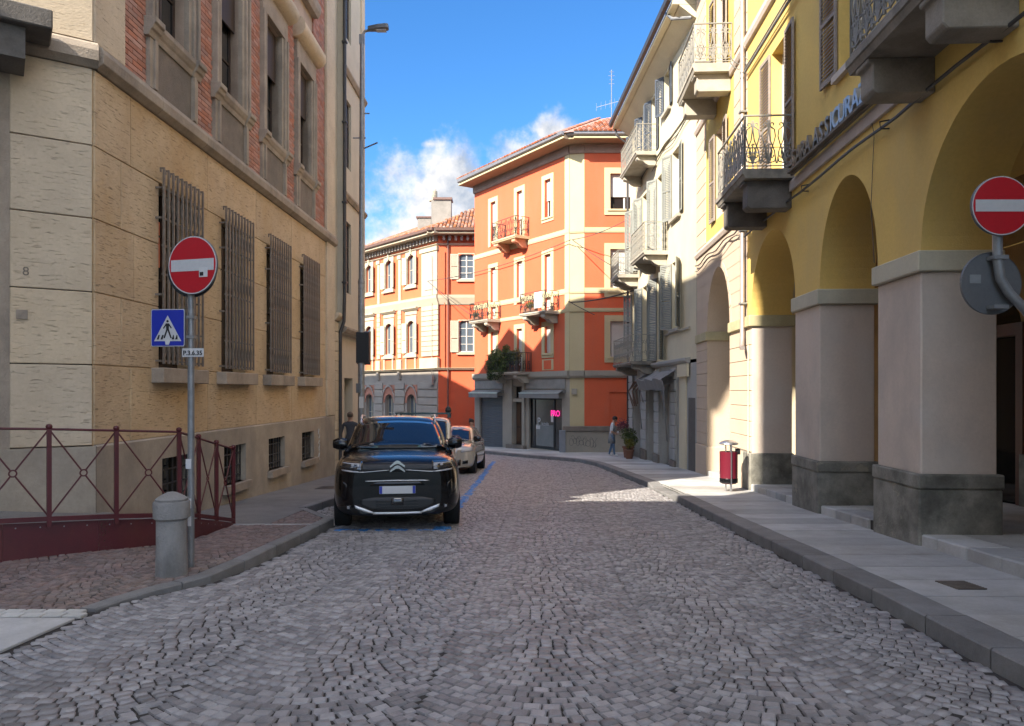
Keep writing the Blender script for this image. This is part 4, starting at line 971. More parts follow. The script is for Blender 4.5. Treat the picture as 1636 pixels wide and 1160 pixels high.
part('hip_roof', MB().poly([wp(DM, DL + .5, -1, zt - .03), wp(D2, -.8, -1, zt - .03), wp(D2, 2.6, 3.6, zt + 2.46), wp(DM, DL - 3, run, zt + rise * 1.2)]), D, I4, M_['tile'])
# aerial on the roof
ax, ay = (977 - 818) / 1204 * 38, 38.0
an = root('roof_aerial', 'thin television aerial on a mast above the orange house roof', 'aerial', T(ax, ay, 14.6))
q = MB(); q.tube([(0, 0, 0), (0, 0, 3.1)], .022, 6); part('mast', q, an, None, M_['galv'])
for k, (z, l) in enumerate(((3.0, .12), (2.8, .16), (2.6, .10), (2.4, .14))): part('element', MB().tube([(-l, 0, z), (l, 0, z)], .010, 4), an, None, M_['galv'])
q = MB(); q.tube([(-.75, .1, 1.25), (.6, -.1, 1.55)], .012, 4)
for k in range(7):
    t = k / 6; q.tube([(-.75 + 1.35 * t, .1 - .2 * t, 1.05 + .3 * t), (-.75 + 1.35 * t, .1 - .2 * t, 1.45 + .3 * t)], .007, 4)
part('aerial_boom', q, an, None, M_['galv'])
# planting on the lowest balcony: troughs and bushy geranium
def foliage(parent_name, label, cat, M, pts, n, m, size=.06, stems=True, extra=None, grp=None):
    t = root(parent_name, label, cat, M, grp); mb = MB()
    for i in range(n):
        cx, cy, cz, rx, ry, rz = random.choice(pts)
        a, b = random.uniform(0, 2 * PI), math.acos(random.uniform(-1, 1)); rr = random.random() ** .45
        p = Vector((cx + rx * rr * math.sin(b) * math.cos(a), cy + ry * rr * math.sin(b) * math.sin(a), cz + rz * rr * math.cos(b)))
        d = Vector((random.gauss(0, 1), random.gauss(0, 1), random.gauss(.3, 1))).normalized(); e = d.cross(Vector((random.random(), random.random(), random.random()))).normalized(); s_ = size * random.uniform(.6, 1.3)
        mb.faces([p - d * s_, p + e * s_ * .45 + d.cross(e) * s_ * .1, p + d * s_, p - e * s_ * .45 + d.cross(e) * s_ * .1], [(0, 1, 2), (0, 2, 3)])
    part('foliage', mb, t, None, m, kind='stuff')
    if stems:
        q = MB()
        for i in range(14):
            cx, cy, cz, rx, ry, rz = random.choice(pts); q.tube([(cx * .6, cy * .6, 0), (cx + random.uniform(-rx, rx) * .4, cy, cz * .6), (cx + random.uniform(-rx, rx) * .8, cy + random.uniform(-ry, ry) * .6, cz + rz * .5)], [.012, .008, .004], 4)
        part('stem', q, t, None, M_['bark'])
    return t
bm_ = DM @ T(3.9, -.62, 2.47)
fo = foliage('balcony_shrub', 'big bushy green shrub spilling over the lowest balcony of the orange house', 'plant', bm_, [(-.75, -.1, .55, .5, .42, .55), (-.2, -.1, .6, .5, .4, .55), (-.5, -.15, .05, .5, .35, .45), (.3, 0, .8, .4, .3, .4), (.1, .1, 1.1, .25, .2, .35), (.75, 0, .85, .3, .3, .25), (-.9, -.2, -.1, .25, .2, .35), (.5, -.1, .45, .5, .35, .45), (1.0, 0, .7, .4, .3, .4), (.2, -.2, .1, .4, .25, .3), (-1.1, -.1, .4, .35, .35, .5), (0, -.25, .75, .7, .3, .35), (-.5, -.1, .95, .45, .3, .3)], 8000, M_['leaf'], .055)
part('trough', MB().box(-1.0, .9, -.15, .12, .02, .26), fo, None, M_['terracotta'])
fo = foliage('balcony_plant', 'yellow green potted plant at the right end of the lowest balcony of the orange house', 'plant', DM @ T(5.15, -.62, 2.47), [(0, 0, .9, .28, .25, .3), (.05, -.05, .6, .2, .2, .25)], 500, M_['leafyellow'], .05)
part('pot', MB().lathe([(.12, 0), (.17, .26), (.19, .26), (.19, .31), (.15, .31)], 16), fo, None, M_['terracotta'])
fo = foliage('balcony_plant', 'low flowering green trough on the middle right balcony of the orange house', 'plant', DM @ T(6.4, -.7, 5.30), [(0, 0, .38, .45, .14, .16)], 500, M_['leafyellow'], .045, grp=None)
part('trough', MB().box(-.5, .5, -.1, .1, .02, .22), fo, None, M_['terracotta'])
fo = foliage('balcony_plant', 'small grey green plants on the middle left balcony of the orange house', 'plant', DM @ T(1.5, -.7, 5.30), [(-.2, 0, .35, .3, .12, .2)], 260, M_['leaf'], .045)
part('trough', MB().box(-.45, .25, -.1, .1, .02, .2), fo, None, M_['terracotta'])
part_ = part('balcony_cloth', MB().box(7.0, 7.65, -.90, -.875, 5.45, 6.2), D, DM, M_['whitecloth'])

# ================================================================ C: ornate orange house, left of it
C = root('ornate_orange_house', 'ornate orange house with pale stone pilasters and arched ground floor windows, behind the parked cars', 'building', T(-6, 49, G(48)))
CM = FM(-4.6, 47, 6.0, -7.0); C2 = FM(-4.6, 47, 1, 0); CL = 9.6; ZC = 11.2
ww = [3.05, 5.80, 8.47]; 
ht = [(-c - .42, -c + .42, 8.5, 10.1, .30) for c in ww]; hm = [(-c - .45, -c + .45, 4.0, 5.75, .35) for c in ww]; hg = [(-c - .55, -c + .55, -1.2, .75, .55) for c in ww]
mb = MB(); wall(mb, -CL, 0, 2.87, ZC, ht + hm, .25); part('wall', mb, C, CM, M_['orangec'])
mb = MB(); wall(mb, -CL, 0, -2.2, 2.87, hg, .35); part('ground_floor_wall', mb, C, CM, M_['cgrey'])
c2h = [(1.30, 2.22, 8.5, 9.9, .16), (1.30, 2.22, 3.95, 5.75, .16)]
mb = MB(); wall(mb, 0, 4.2, -2.2, ZC, c2h, .25); part('wall', mb, C, C2, M_['orange'])
core(C, CM, -CL + .1, -.4, .4, 8, -2.2, ZC); core(C, C2, .2, 4.2, .4, 6, -2.2, ZC)
for (a, b, z0, z1, r) in ht + hm:
    top_ = (a, b, z0, z1, r) in ht
    window(C, CM, a, b, z0, z1 + r, y=.14, fm=M_['creampaint'], gl=M_['glassblue'])
    mb = MB(); wall(mb, a - .22, b + .22, z0 - .18, z1 + r + .35, [(a, b, z0, z1, r)], .1, y=-.06, reveal=True)
    mb.box(a - .24, b + .24, -.10, -.061, z0 - .3, z0 - .12); part('window_surround', mb, C, CM, M_['cstone'])
    shutter(C, CM, a - .02, z0, .40, z1 + r * .6 - z0, M_['creampaint'], flip=True, ang=.25, y=-.12)
    shutter(C, CM, b + .02, z0, .40, z1 + r * .6 - z0, M_['creampaint'], flip=False, ang=-.25, y=-.12)
    part('sill', MB().box(a - .34, b + .34, -.16, -.0, z0 - .30, z0 - .18), C, CM, M_['cstone'])
    if not top_:
        part('hood_moulding', MB().prof([(-.0, 6.75), (-.10, 6.75), (-.24, 6.88), (-.24, 6.95), (0, 7.0)], a - .42, b + .42), C, CM, M_['cstone'])
        part('overdoor_panel', MB().box(a - .25, b + .25, -.05, -.002, 6.5, 6.75), C, CM, M_['cstone'])
        for s_ in (a - .18, b + .02): part('apron_pilaster', MB().box(s_, s_ + .16, -.09, -.002, 2.95, 3.68), C, CM, M_['cstone'])
    else:
        part('keystone', MB().box((a + b) / 2 - .10, (a + b) / 2 + .10, -.12, -.062, z1 + r + .04, z1 + r + .45), C, CM, M_['cstone'])
for (a, b, z0, z1, r) in hg:
    window(C, CM, a + .06, b - .06, z0, z1 + r - .02, y=.22, fm=M_['creampaint'], gl=M_['glassblue'], bars=1)
    q = MB(); wall(q, a - .18, b + .18, z1 - .02, z1 + r + .62, [(a, b, z1 - .02, z1, r)], .05, y=-.03)
    part('arch_panel', q, C, CM, M_['salmon'])
    q = MB(); n = 12; c = (a + b) / 2
    for i in range(n):
        t0, t1 = PI * i / n, PI * (i + 1) / n
        for (r0, r1, zz, yy) in ((.73, .83, z1, -.10),):
            k_ = (r + .64) / .83
            q.faces([(c + r0 * math.cos(t0), yy, zz + r0 * k_ * math.sin(t0)), (c + r1 * math.cos(t0), yy, zz + r1 * k_ * math.sin(t0)), (c + r1 * math.cos(t1), yy, zz + r1 * k_ * math.sin(t1)), (c + r0 * math.cos(t1), yy, zz + r0 * k_ * math.sin(t1)),
                     (c + r0 * math.cos(t0), 0, zz + r0 * k_ * math.sin(t0)), (c + r1 * math.cos(t0), 0, zz + r1 * k_ * math.sin(t0)), (c + r1 * math.cos(t1), 0, zz + r1 * k_ * math.sin(t1)), (c + r0 * math.cos(t1), 0, zz + r0 * k_ * math.sin(t1))], [(0, 1, 2, 3), (4, 5, 1, 0), (7, 6, 2, 3)])
    part('arch_moulding', q, C, CM, M_['cgrey'])
# rusticated ground floor courses between the arches and pilaster blocks above
gz = [-1.9, -1.4, -.9, -.4, .1, .6, 1.1, 1.6]
for (x0, x1) in ((-2.25, -.02), (-5.03, -3.82), (-7.7, -6.57), (-CL, -9.25)):
    for z in gz: bevel(part('stone_block', MB().box(x0 + .02, x1 - .02, -.07, -.002, z + .03, z + .47), C, CM, M_['cgrey']), .02)
for u in (4.4, 7.12, 9.45):
    hw = .20
    for z in [3.7 + .32 * i for i in range(10)]: bevel(part('stone_block', MB().box(-u - hw, -u + hw, -.09, -.002, z + .01, z + .305), C, CM, M_['cstone']), .012)
    part('pilaster_base', MB().box(-u - hw - .08, -u + hw + .08, -.14, -.002, 2.95, 3.6), C, CM, M_['cstone'])
    part('console', MB().prof([(0, 2.2), (-.10, 2.3), (-.18, 2.7), (-.18, 2.8), (0, 2.8)], -u - .12, -u + .12), C, CM, M_['cgrey'])
    part('pilaster', MB().box(-u - .15, -u + .15, -.07, -.002, 7.55, 10.3), C, CM, M_['cstone']); part('pilaster_capital', MB().box(-u - .22, -u + .22, -.13, -.002, 10.3, 10.55), C, CM, M_['cstone'])
for z in [3.7 + .32 * i for i in range(10)]: bevel(part('stone_block', MB().box(-1.75, .09, -.11, -.002, z + .01, z + .305), C, CM, M_['cstone']), .012)
part('pilaster_base', MB().box(-1.9, .13, -.16, -.002, 2.95, 3.6), C, CM, M_['cstone']); part('pilaster', MB().box(-1.75, -.02, -.09, -.002, 7.55, 10.3), C, CM, M_['cstone'])
part('pilaster_panel', MB().box(-1.35, -.45, -.13, -.092, 7.9, 9.8), C, CM, M_['cgrey']); part('pilaster_capital', MB().box(-1.9, .04, -.16, -.002, 10.3, 10.55), C, CM, M_['cstone'])
for z0, z1, p in ((6.9, 7.5, .22), (2.87, 2.95, .30), (2.80, 2.87, .2), (10.60, 10.70, .14)):
    for Mx, a, b, k in ((CM, -CL, .1, 1.0), (C2, -.05, 3.6, .7)): part('string_band', MB().prof([(0, z0), (-p * .35 * k, z0), (-p * k, z0 + (z1 - z0) * .7), (-p * k, z1), (0, z1)], a, b), C, Mx, M_['cstone'])
for i in range(26):
    part('dentil', MB().box(-CL + .15 + i * .37, -CL + .30 + i * .37, -.30, -.002, 10.86, 11.18), C, CM, M_['cgrey'])
for i in range(9): part('dentil', MB().box(.3 + i * .37, .45 + i * .37, -.30, -.002, 10.86, 11.18), C, C2, M_['cgrey'])
for (a, b, z0, z1, r) in c2h:
    window(C, C2, a, b, z0, z1 + r, y=.10, fm=M_['whitepaint'], gl=M_['glassblue'], bars=3)
    surround(C, C2, a, b, z0, z1 + r - .02, .07, M_['cstone'], .02); part('sill', MB().box(a - .15, b + .15, -.12, -.0, z0 - .18, z0 - .07), C, C2, M_['cstone'])
    shutter(C, C2, a - .04, z0 - .02, .50, z1 + r - z0, M_['creampaint'], flip=True, ang=.1, y=-.06)
q = MB(); q.tube([(.62, -.12, ZC), (.62, -.12, -1.9)], .05, 8); part('downpipe', q, C, C2, M_['browngutter'])
q = MB(); q.tube([(.40, -.06, 10.2), (.40, -.06, 3.0)], .03, 6); part('downpipe', q, C, C2, mat('orange_pipe', (.5, .14, .06), .6))
part('blocked_doorway', MB().box(1.55, 3.0, -.02, -.002, -2.2, .35), C, C2, M_['orange'])
part('junction_box', MB().box(-.75, -.30, -.28, -.12, 1.9, 2.5), C, CM, M_['cgrey'])
part('conduit', MB().tube([(-.5, -.14, 10), (-.5, -.14, 2.5)], .02, 5), C, CM, M_['cgrey'])
for Mx, a, b, dz in ((CM, -CL - .1, .62, 0), (C2, -.62, 4, .003)): eave(C, Mx, a, b, ZC + dz, .75, .28, m=M_['cstone'], gm=M_['browngutter'])
zt = ZC + .29
tiles(C, wp(CM, -CL - .1, -.78, zt), wp(CM, .58, -.78, zt), wp(CM, -CL, 5.0, zt + 2.5), wp(CM, -3.6, 5.0, zt + 2.5), M_['tilepale'])
tiles(C, wp(C2, -.58, -.78, zt), wp(C2, 4.4, -.78, zt), wp(C2, 2.2, 4.6, zt + 2.65), wp(C2, 6.0, 4.6, zt + 2.65), M_['tilepale'])
part('hip_roof', MB().poly([wp(CM, .58, -.78, zt - .04), wp(C2, -.58, -.78, zt - .04), wp(C2, 2.2, 4.6, zt + 2.6), wp(CM, -3.6, 5.0, zt + 2.45)]), C, I4, M_['tile'])
ch = part('chimney', MB().box(-.42, .9, -.4, .4, 0, 1.95).box(-1.35, -.45, -.3, .3, -.6, .75), C, T((700 - 818) / 1204 * 51, 51, 12.4), mat('chimney_render', (.27, .25, .22), .9))
part('chimney_cap', MB().box(-.3, .98, -.5, .5, 1.951, 2.1).box(-1.45, -.44, -.38, .38, .76, .86), ch, None, M_['browngutter'])
part('chimney_pot', MB().lathe([(.26, 1.95), (.30, 2.3), (.30, 2.6), (.18, 2.75), (0.0, 2.8)], 14, (-.35, 0, 0)), ch, None, M_['cstone'])
# ================================================================ E: off-white house at far left
E = root('white_arched_house', 'off-white house with arched doorway glimpsed far left between the bank and the lamp post', 'building', T(-12, 55, G(55)))
eh = [(-10.9, -10.1, -2.0, .6, .9), (-13.3, -12.5, -2.0, .6, .9), (-15.4, -14.7, -2.0, .6, .9)]
mb = MB(); wall(mb, -19, -CL - .02, -2.3, 11.8, eh + [(x, x + .8, 3.7, 5.6, .2) for x in (-10.9, -13.3, -15.4)] + [(x, x + .8, 8, 9.8, .2) for x in (-10.9, -13.3, -15.4)], .3); part('wall', mb, E, CM, M_['ewhite'])
core(E, CM, -18.9, -CL - .1, .45, 8, -2.3, 11.8)
for x in (-10.9, -13.3, -15.4):
    for z0, z1 in ((3.7, 5.8), (8.0, 10.0)):
        window(E, CM, x, x + .8, z0, z1, y=.15, fm=M_['creampaint'], gl=M_['glassblue']); shutter(E, CM, x - .02, z0, .38, z1 - z0, M_['creampaint'], flip=True, ang=.15, y=-.08); shutter(E, CM, x + .82, z0, .38, z1 - z0, M_['creampaint'], ang=-.15, y=-.08)
    part('door', MB().box(x, x + .8, .22, .27, -2.0, 1.5), E, CM, M_['darkwood'])
    q = MB(); wall(q, x - .25, x + 1.05, -2.0, 1.9, [(x, x + .8, -2.0, .6, .9)], .06, y=-.09); part('door_surround', q, E, CM, M_['ewhite'])
for x0, x1 in ((-12.2, -11.2), (-14.4, -13.6), (-9.8, -9.64)):
    for z in [-2 + .4 * i for i in range(11)]: bevel(part('stone_block', MB().box(x0 + .02, x1 - .02, -.06, -.002, z + .02, z + .38), E, CM, M_['ewhite']), .015)
for z in (2.6, 3.0, 7.0): part('string_band', MB().prof([(0, z), (-.08, z), (-.2, z + .15), (-.2, z + .22), (0, z + .25)], -19, -CL - .03), E, CM, M_['ewhite'])
eave(E, CM, -19, -CL - .05, 11.8, .6, .3, m=M_['ewhite'])
# ================================================================ F: yellow arcade house, right
F0 = FM(4.315, 0, -.0507, -1)                        # x = -distance along the street
Fh = root('yellow_arcade_house', 'yellow ochre house with tall arcade on grey pink pillars, right side of the street', 'building', T(4.9, 10, G(10)))
TH = .86; IZ0, IZ1 = 2.89, 3.13
arches = [(-4.4, -1.5), (-8.78, -5.7), (-12.08, -9.94), (-16.2, -13.29)]
fh = [(a, b, 3.0, 3.13, 1.50) for a, b in arches]
up = [(-14.70, -13.80, 5.50, 8.05), (-11.28, -10.40, 6.22, 8.30), (-8.10, -7.2, 5.45, 8.05), (-14.70, -13.8, 9.9, 12.3), (-11.28, -10.4, 9.9, 12.3), (-8.10, -7.2, 9.9, 12.3)]
mb = MB()
wall(mb, -16.5, -.2, 3.13, 5.2, fh, TH, seg=28); wall(mb, -16.5, -.2, 5.2, 13.2, up, .28); mb.poly([(-16.5, TH, 3.13), (-.2, TH, 3.13), (-.2, TH, 3.14), (-16.5, TH, 3.14)])
part('wall', mb, Fh, F0, M_['yellow'])
mb = MB(); wall(mb, -16.5, -.2, 3.13, 5.15, fh, .01, y=TH + .001, seg=28, reveal=False); part('arcade_inner_face', mb, Fh, F0, M_['yellow'])
PIL = [(-5.7, -4.4), (-9.94, -8.78), (-13.29, -12.08)]
def pillar(parent, M, a, b, m, pm, im):
    y0 = (abs(a) + abs(b)) / 2; za = .552 - .0472 * (abs(b) - 8.78)
    zn, zf = .552 - .0472 * (abs(b) - 8.78), .552 - .0472 * (abs(a) - 8.78)     # plinth top at the near and far corner
    zn = zf = (zn + zf) / 2
    p = bevel(part('pillar', MB().box(a, b, .0, TH, zn, IZ0), parent, M, m), .015)
    e = .045
    pl = MB(); pl.slab([(a - e, -e), (b + e, -e), (b + e, TH + e), (a - e, TH + e)], -1.6, zn - .16)
    bevel(part('pillar_plinth', pl, p, M, pm), .02)
    bevel(part('plinth_cap', MB().box(a - e - .012, b + e + .012, -e - .012, TH + e + .012, zn - .158, zn + .01), p, M, pm), .015)
    i = MB(); i.prof([(-.0, IZ0), (-.055, IZ0 + .02), (-.06, IZ1), (-.0, IZ1)], a - .05, b + .05); i = MB().box(a - .06, b + .06, -.06, TH + .06, IZ0 + .001, IZ1)
    bevel(part('impost', i, p, M, im), .012)
for a, b in PIL: pillar(Fh, F0, a, b, M_['pier'], M_['pierplinth'], M_['impost'])
# arcade floor, ceiling, inner wall with doors
def yl(Y): return G(Y) + .128
mb = MB(); fy = [(-22.2 + i * .6) for i in range(37)]
for x0, x1 in zip(fy, fy[1:]):
    z0, z1 = yl(-x0) + .12, yl(-x1) + .12
    mb.poly([(x0, .02, z0), (x1, .02, z1), (x1, 4, z1), (x0, 4, z0)]); mb.poly([(x0, .02, z0 - .3), (x1, .02, z1 - .3), (x1, .02, z1), (x0, .02, z0)])
af = part('arcade_floor', mb, None, F0, M_['mortar'], kind='structure')
for x0, x1 in zip(fy, fy[1:]):
    for j, (v0, v1) in enumerate(((-.012, .45), (.455, 1.7), (1.705, 3.2))):
        if any(abs((a + b) / 2 - (x0 + x1) / 2) < (b - a) / 2 + .0 for a, b in PIL + [(-18.1, -16.2), (-22.2, -20.7)]) and j == 0: continue
        za, zb = yl(-x0) + .05, yl(-x1) + .05; lo = .16 if j == 0 else 0
        q = MB(); q.hexa([(x0 + .004, v0, za - lo), (x1 - .004, v0, zb - lo), (x1 - .004, v1, zb - lo), (x0 + .004, v1, za - lo)], [(x0 + .004, v0, za + .085), (x1 - .004, v0, zb + .085), (x1 - .004, v1, zb + .085), (x0 + .004, v1, za + .085)])
        o = part('paving_slab', q, af, F0, M_['granite'])
        if j == 0: bevel(o, .015)
part('arcade_ceiling', MB().box(-22.1, -.2, TH + .02, 4.0, 4.95, 5.1), Fh, F0, M_['yellow'])
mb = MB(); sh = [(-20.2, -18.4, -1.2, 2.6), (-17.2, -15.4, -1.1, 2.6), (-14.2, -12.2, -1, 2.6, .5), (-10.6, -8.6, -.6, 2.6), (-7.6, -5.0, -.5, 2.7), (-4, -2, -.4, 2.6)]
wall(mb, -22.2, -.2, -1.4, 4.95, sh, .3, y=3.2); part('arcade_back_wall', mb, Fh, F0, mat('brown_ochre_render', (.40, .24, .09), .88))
part('arcade_back_plinth', MB().box(-12.1, -10.7, 3.1, 3.19, -1.4, .5).box(-15.3, -14.3, 3.1, 3.19, -1.4, .3), Fh, F0, M_['pierplinth'])
for h in sh:
    a, b, z0, z1 = h[:4]
    q = MB(); q.box(a - .12, a + .06, 3.14, 3.4, z0, z1); q.box(b - .06, b + .12, 3.14, 3.4, z0, z1); q.box(a + .06, b - .06, 3.15, 3.4, z1 - .2, z1)
    dd = part('shop_door', q, Fh, F0, mat('red_brown_joinery', (.10, .035, .02), .5)); part('pane', MB().box(a + .06, b - .06, 3.3, 3.32, z0, z1 - .2 + (h[4] if len(h) > 4 else 0)), dd, F0, M_['glass'])
core(Fh, F0, -22.1, -.2, 3.55, 9, -1.5, 13.0); part('upper_core', MB().box(-16.4, -.2, .45, 3.6, 5.11, 13.0), Fh, F0, M_['dark'])
part('near_wall', MB().box(-.25, -.2, .0, 9, -1, 13.2), Fh, F0, M_['yellow'])
# storey band, cable, upper moulding
bevel(part('string_band', MB().prof([(.0, 5.06), (-.05, 5.06), (-.05, 5.24), (-.03, 5.26), (0, 5.28)], -13.5, -8.9), Fh, F0, mat('mauve_grey_trim', (.60, .52, .48), .85)), .004)
part('string_band', MB().prof([(.0, 9.0), (-.06, 9.02), (-.09, 9.10), (-.09, 9.2), (0, 9.22)], -16.5, -.2), Fh, F0, M_['pier'])
q = MB(); pts = []
for i in range(33):
    x = -16.4 + i * .45; pts.append((x, -.09, 4.88 + .012 * x * 0 + .035 * math.sin(i * 1.1) * .3 + (-.10 * ((i % 8) / 8 - .5) ** 2)))
q.tube(pts, .022, 6); cb = part('facade_cable', q, Fh, F0, M_['darkiron'])
for x in (-15.2, -12.6, -9.6, -7.2): part('cable_clip', MB().tube([(x, -.0, 4.84), (x, -.11, 4.84), (x, -.12, 4.93), (x, -.0, 4.95)], .012, 4), cb, F0, M_['darkiron'])
q = MB(); q.tube([(-16.4, -.09, 8.42), (-12, -.09, 8.40), (-6, -.09, 8.42)], .028, 6); q.tube([(-16.4, -.09, 8.50), (-6, -.09, 8.50)], .015, 6); part('facade_cable', q, Fh, F0, M_['galv'])
part('hanging_wire', MB().tube([(-10.0, -.05, 5.05), (-9.98, -.03, 4.9), (-10.1, -.02, 4.0), (-10.0, -.02, 3.2)], .005, 4), Fh, F0, M_['darkiron'])
# openings with weathered louvres
for k, (a, b, z0, z1) in enumerate(up):
    window(Fh, F0, a + .002, b - .002, z0, z1, y=.20, bars=2, fm=M_['whitepaint'], gl=M_['glassblue'])
    if k not in (2, 5) :
        shutter(Fh, F0, a - .02, z0, .58, z1 - z0 + .02, M_['shutterbrown'], flip=True, ang=.05, y=-.05, single=(k in (0, 1)))
    if k != 1: shutter(Fh, F0, b + .02, z0, .55, z1 - z0 + .02, M_['shutterbrown'], ang=-.04, y=-.05, single=(k == 0))
    if k == 1: part('sill', MB().box(a - .1, b + .1, -.08, .0, z0 - .1, z0), Fh, F0, M_['pier'])
balcony(Fh, F0, -15.50, -13.32, 5.44, .91, 'scroll', M_['balconystone'], M_['ironlight'], th=.17, bh=.50, block=True, bm=M_['darkstone'])
balcony(Fh, F0, -8.94, -6.78, 5.42, .80, 'scroll', M_['balconystone'], M_['ironlight'], th=.17, bh=.40, brk=2, block=True)
# individual letters of the insurance sign over the arcade
lt = root('insurance_sign', 'weathered metal letters SARA ASSICURAZIONI on a rail along the yellow arcade wall', 'sign', F0 @ T(-11, -.1, 5.32))
part('sign_rail', MB().box(-13.1, -8.95, -.20, -.06, 5.275, 5.32).box(-13.1, -8.95, -.14, -.10, 5.24, 5.275), lt, F0, M_['apron'])
mr_ = mat('bronze_sign_letter', (.32, .27, .21), .4, metal=.5, var=.3); mf_ = mat('pale_sign_letter', (.50, .53, .56), .35, metal=.4, var=.2)
x = -13.0
for i, chs in enumerate('SARA ASSICURAZIONI'):
    wd = {'I': .11, ' ': .14}.get(chs, .235)
    if chs != ' ':
        me = cached(('lt', chs, i < 8), lambda: text_mesh(chs, .40, mf_ if i >= 7 else mr_, .035, bold=.006)); part('letter', me, lt, F0 @ T(x + wd / 2, -.13, 5.47) @ UP @ Matrix.Diagonal((.95, 1, 1, 1)))
    x += wd
eave(Fh, F0, -16.5, 0, 13.2, .9, .25, m=M_['soffit'])

# ================================================================ G: peach rusticated house next to it
Gh = root('peach_arcade_house', 'narrow peach house with block joints, one arch and a high scrolled balcony', 'building', T(5.3, 19.5, G(19.5)))
gh = [(-20.7, -18.1, 3.0, 3.13, 1.55)]; gup = [(-19.65, -18.75, 5.95, 8.2), (-19.65, -18.75, 9.32, 11.8)]
mb = MB(); wall(mb, -22.2, -16.5, 3.13, 5.4, gh, TH, y=.014, seg=28); wall(mb, -22.2, -16.5, 5.4, 13.6, gup, .28, y=.014); part('wall', mb, Gh, F0, M_['gpink'])
mb = MB(); wall(mb, -22.2, -16.5, 3.13, 4.95, gh, .01, y=TH + .016, seg=28, reveal=False); part('arcade_inner_face', mb, Gh, F0, M_['gpink'])
for a, b in ((-18.1, -16.2), (-22.2, -20.7)):
    zt_ = .17 if b == -16.2 else -.02
    p = part('pillar', MB().box(a + .004, b - .0, .014, TH, zt_, IZ0), Gh, F0, M_['gpink'] if b != -16.2 else M_['pier'])
    z = zt_ + .02
    while z < IZ0 - .1:
        z1 = min(z + .33, IZ0 - .004); bevel(part('stone_block', MB().box(a + .006, b - .006, -.012, .02, z + .006, z1 - .006), p, F0, M_['gpink']), .006); z += .33
    e = .04; bevel(part('pillar_plinth', MB().box(a - e * (b == -16.2), b + e, -e, TH + e, -1.7, zt_), p, F0, M_['gpink'] if b != -16.2 else M_['pierplinth']), .02)
    if b == -16.2: part('plinth_facing', MB().box(a - e - .004, b - .55, -e - .012, -e, -1.7, zt_ + .004), p, F0, M_['gpink'])
    bevel(part('impost', MB().box(a, b + .06, -.06, TH + .06, IZ0 + .001, IZ1 - .001), p, F0, mat('khaki_yellow_band', (.55, .48, .28), .85)), .012)
z = 3.14
while z < 5.3:
    q = MB(); wall(q, -22.19, -16.51, z + .006, min(z + .324, 5.34), [(-20.86, -17.94, 3.0, 3.13, 1.72)], .012, y=-.004, seg=28); part('stone_course', q, Gh, F0, M_['gpink']); z += .33
# voussoirs
n = 13
for i in range(n):
    t0, t1 = PI * i / n + .006, PI * (i + 1) / n - .006; c = -19.4
    P_ = [(c + r * 1.3 * math.cos(t), 3.13 + r2 * math.sin(t)) for t, r, r2 in ((t0, 1.0, 1.56), (t0, 1.115, 1.71), (t1, 1.115, 1.71), (t1, 1.0, 1.56))]
    part('voussoir', MB().front(P_, -.012, .013), Gh, F0, M_['gpink'])
for z in (5.36, 9.0): part('string_band', MB().prof([(.014, z), (-.05, z), (-.09, z + .08), (-.09, z + .15), (.014, z + .18)], -22.2, -16.5), Gh, F0, M_['pier'])
for z0, z1 in ((5.56, 8.98), (9.2, 13.4)):
    q = MB(); wall(q, -20.9, -17.7, z0, z1, gup, .01, y=.006, reveal=False); part('painted_panel', q, Gh, F0, mat('bright_yellow_render', (.72, .52, .14), .88))
for z in [5.6 + .42 * i for i in range(18)]:
    if z > 13: break
    for a, b in ((-22.19, -20.92), (-17.68, -16.52)):
        if 8.75 < z < 9.2: continue
        bevel(part('stone_block', MB().box(a, b, -.012, .013, z + .006, z + .412), Gh, F0, M_['gpink']), .006)
for a, b, z0, z1 in gup:
    window(Gh, F0, a + .002, b - .002, z0, z1, y=.2, bars=2, fm=M_['whitepaint'], gl=M_['glassblue'])
    shutter(Gh, F0, a - .02, z0, .5, z1 - z0, M_['shutterbrown'], flip=True, ang=.06, y=-.05); shutter(Gh, F0, b + .02, z0, .5, z1 - z0, M_['shutterbrown'], ang=-.06, y=-.05)
balcony(Gh, F0, -20.05, -17.85, 9.28, .94, 'scroll', M_['balconypale'], M_['ironlight'], th=.2, bh=.42, block=True)
part('upper_core', MB().box(-22.1, -16.5, .45, 3.6, 5.11, 13.4), Gh, F0, M_['dark'])
eave(Gh, F0, -22.2, -16.5, 13.6, .9, .25, m=M_['soffit'])
q = MB(); q.tube([(-16.55, -.10, 13.2), (-16.55, -.10, 2.72), (-16.50, -.12, 2.52), (-16.36, -.16, 2.44), (-16.25, -.17, 2.43)], .052, 8); q.smooth = 50
dp = part('downpipe', q, Gh, F0, mat('pale_copper_pipe', (.46, .40, .36), .45, metal=.4))
for z in (3.4, 5.0, 7.6, 10.2): part('pipe_clamp', MB().box(-16.63, -16.47, -.165, -.02, z, z + .04), dp, F0, M_['galv'])
part('conduit', MB().tube([(-16.33, -.03, 2.5), (-16.33, -.03, -.6)], .014, 5), Gh, F0, M_['pier'])
# wall lamp bracket scrolls near the pipe
br = MB()
for s_ in (0, .12): br.tube([(-16.35 + .0, -.02 - .1 * t, 8.55 + s_ + .10 * math.sin(t * 2)) for t in range(5)], .012, 4)
part('lamp_bracket', br, Gh, F0, M_['galv'])

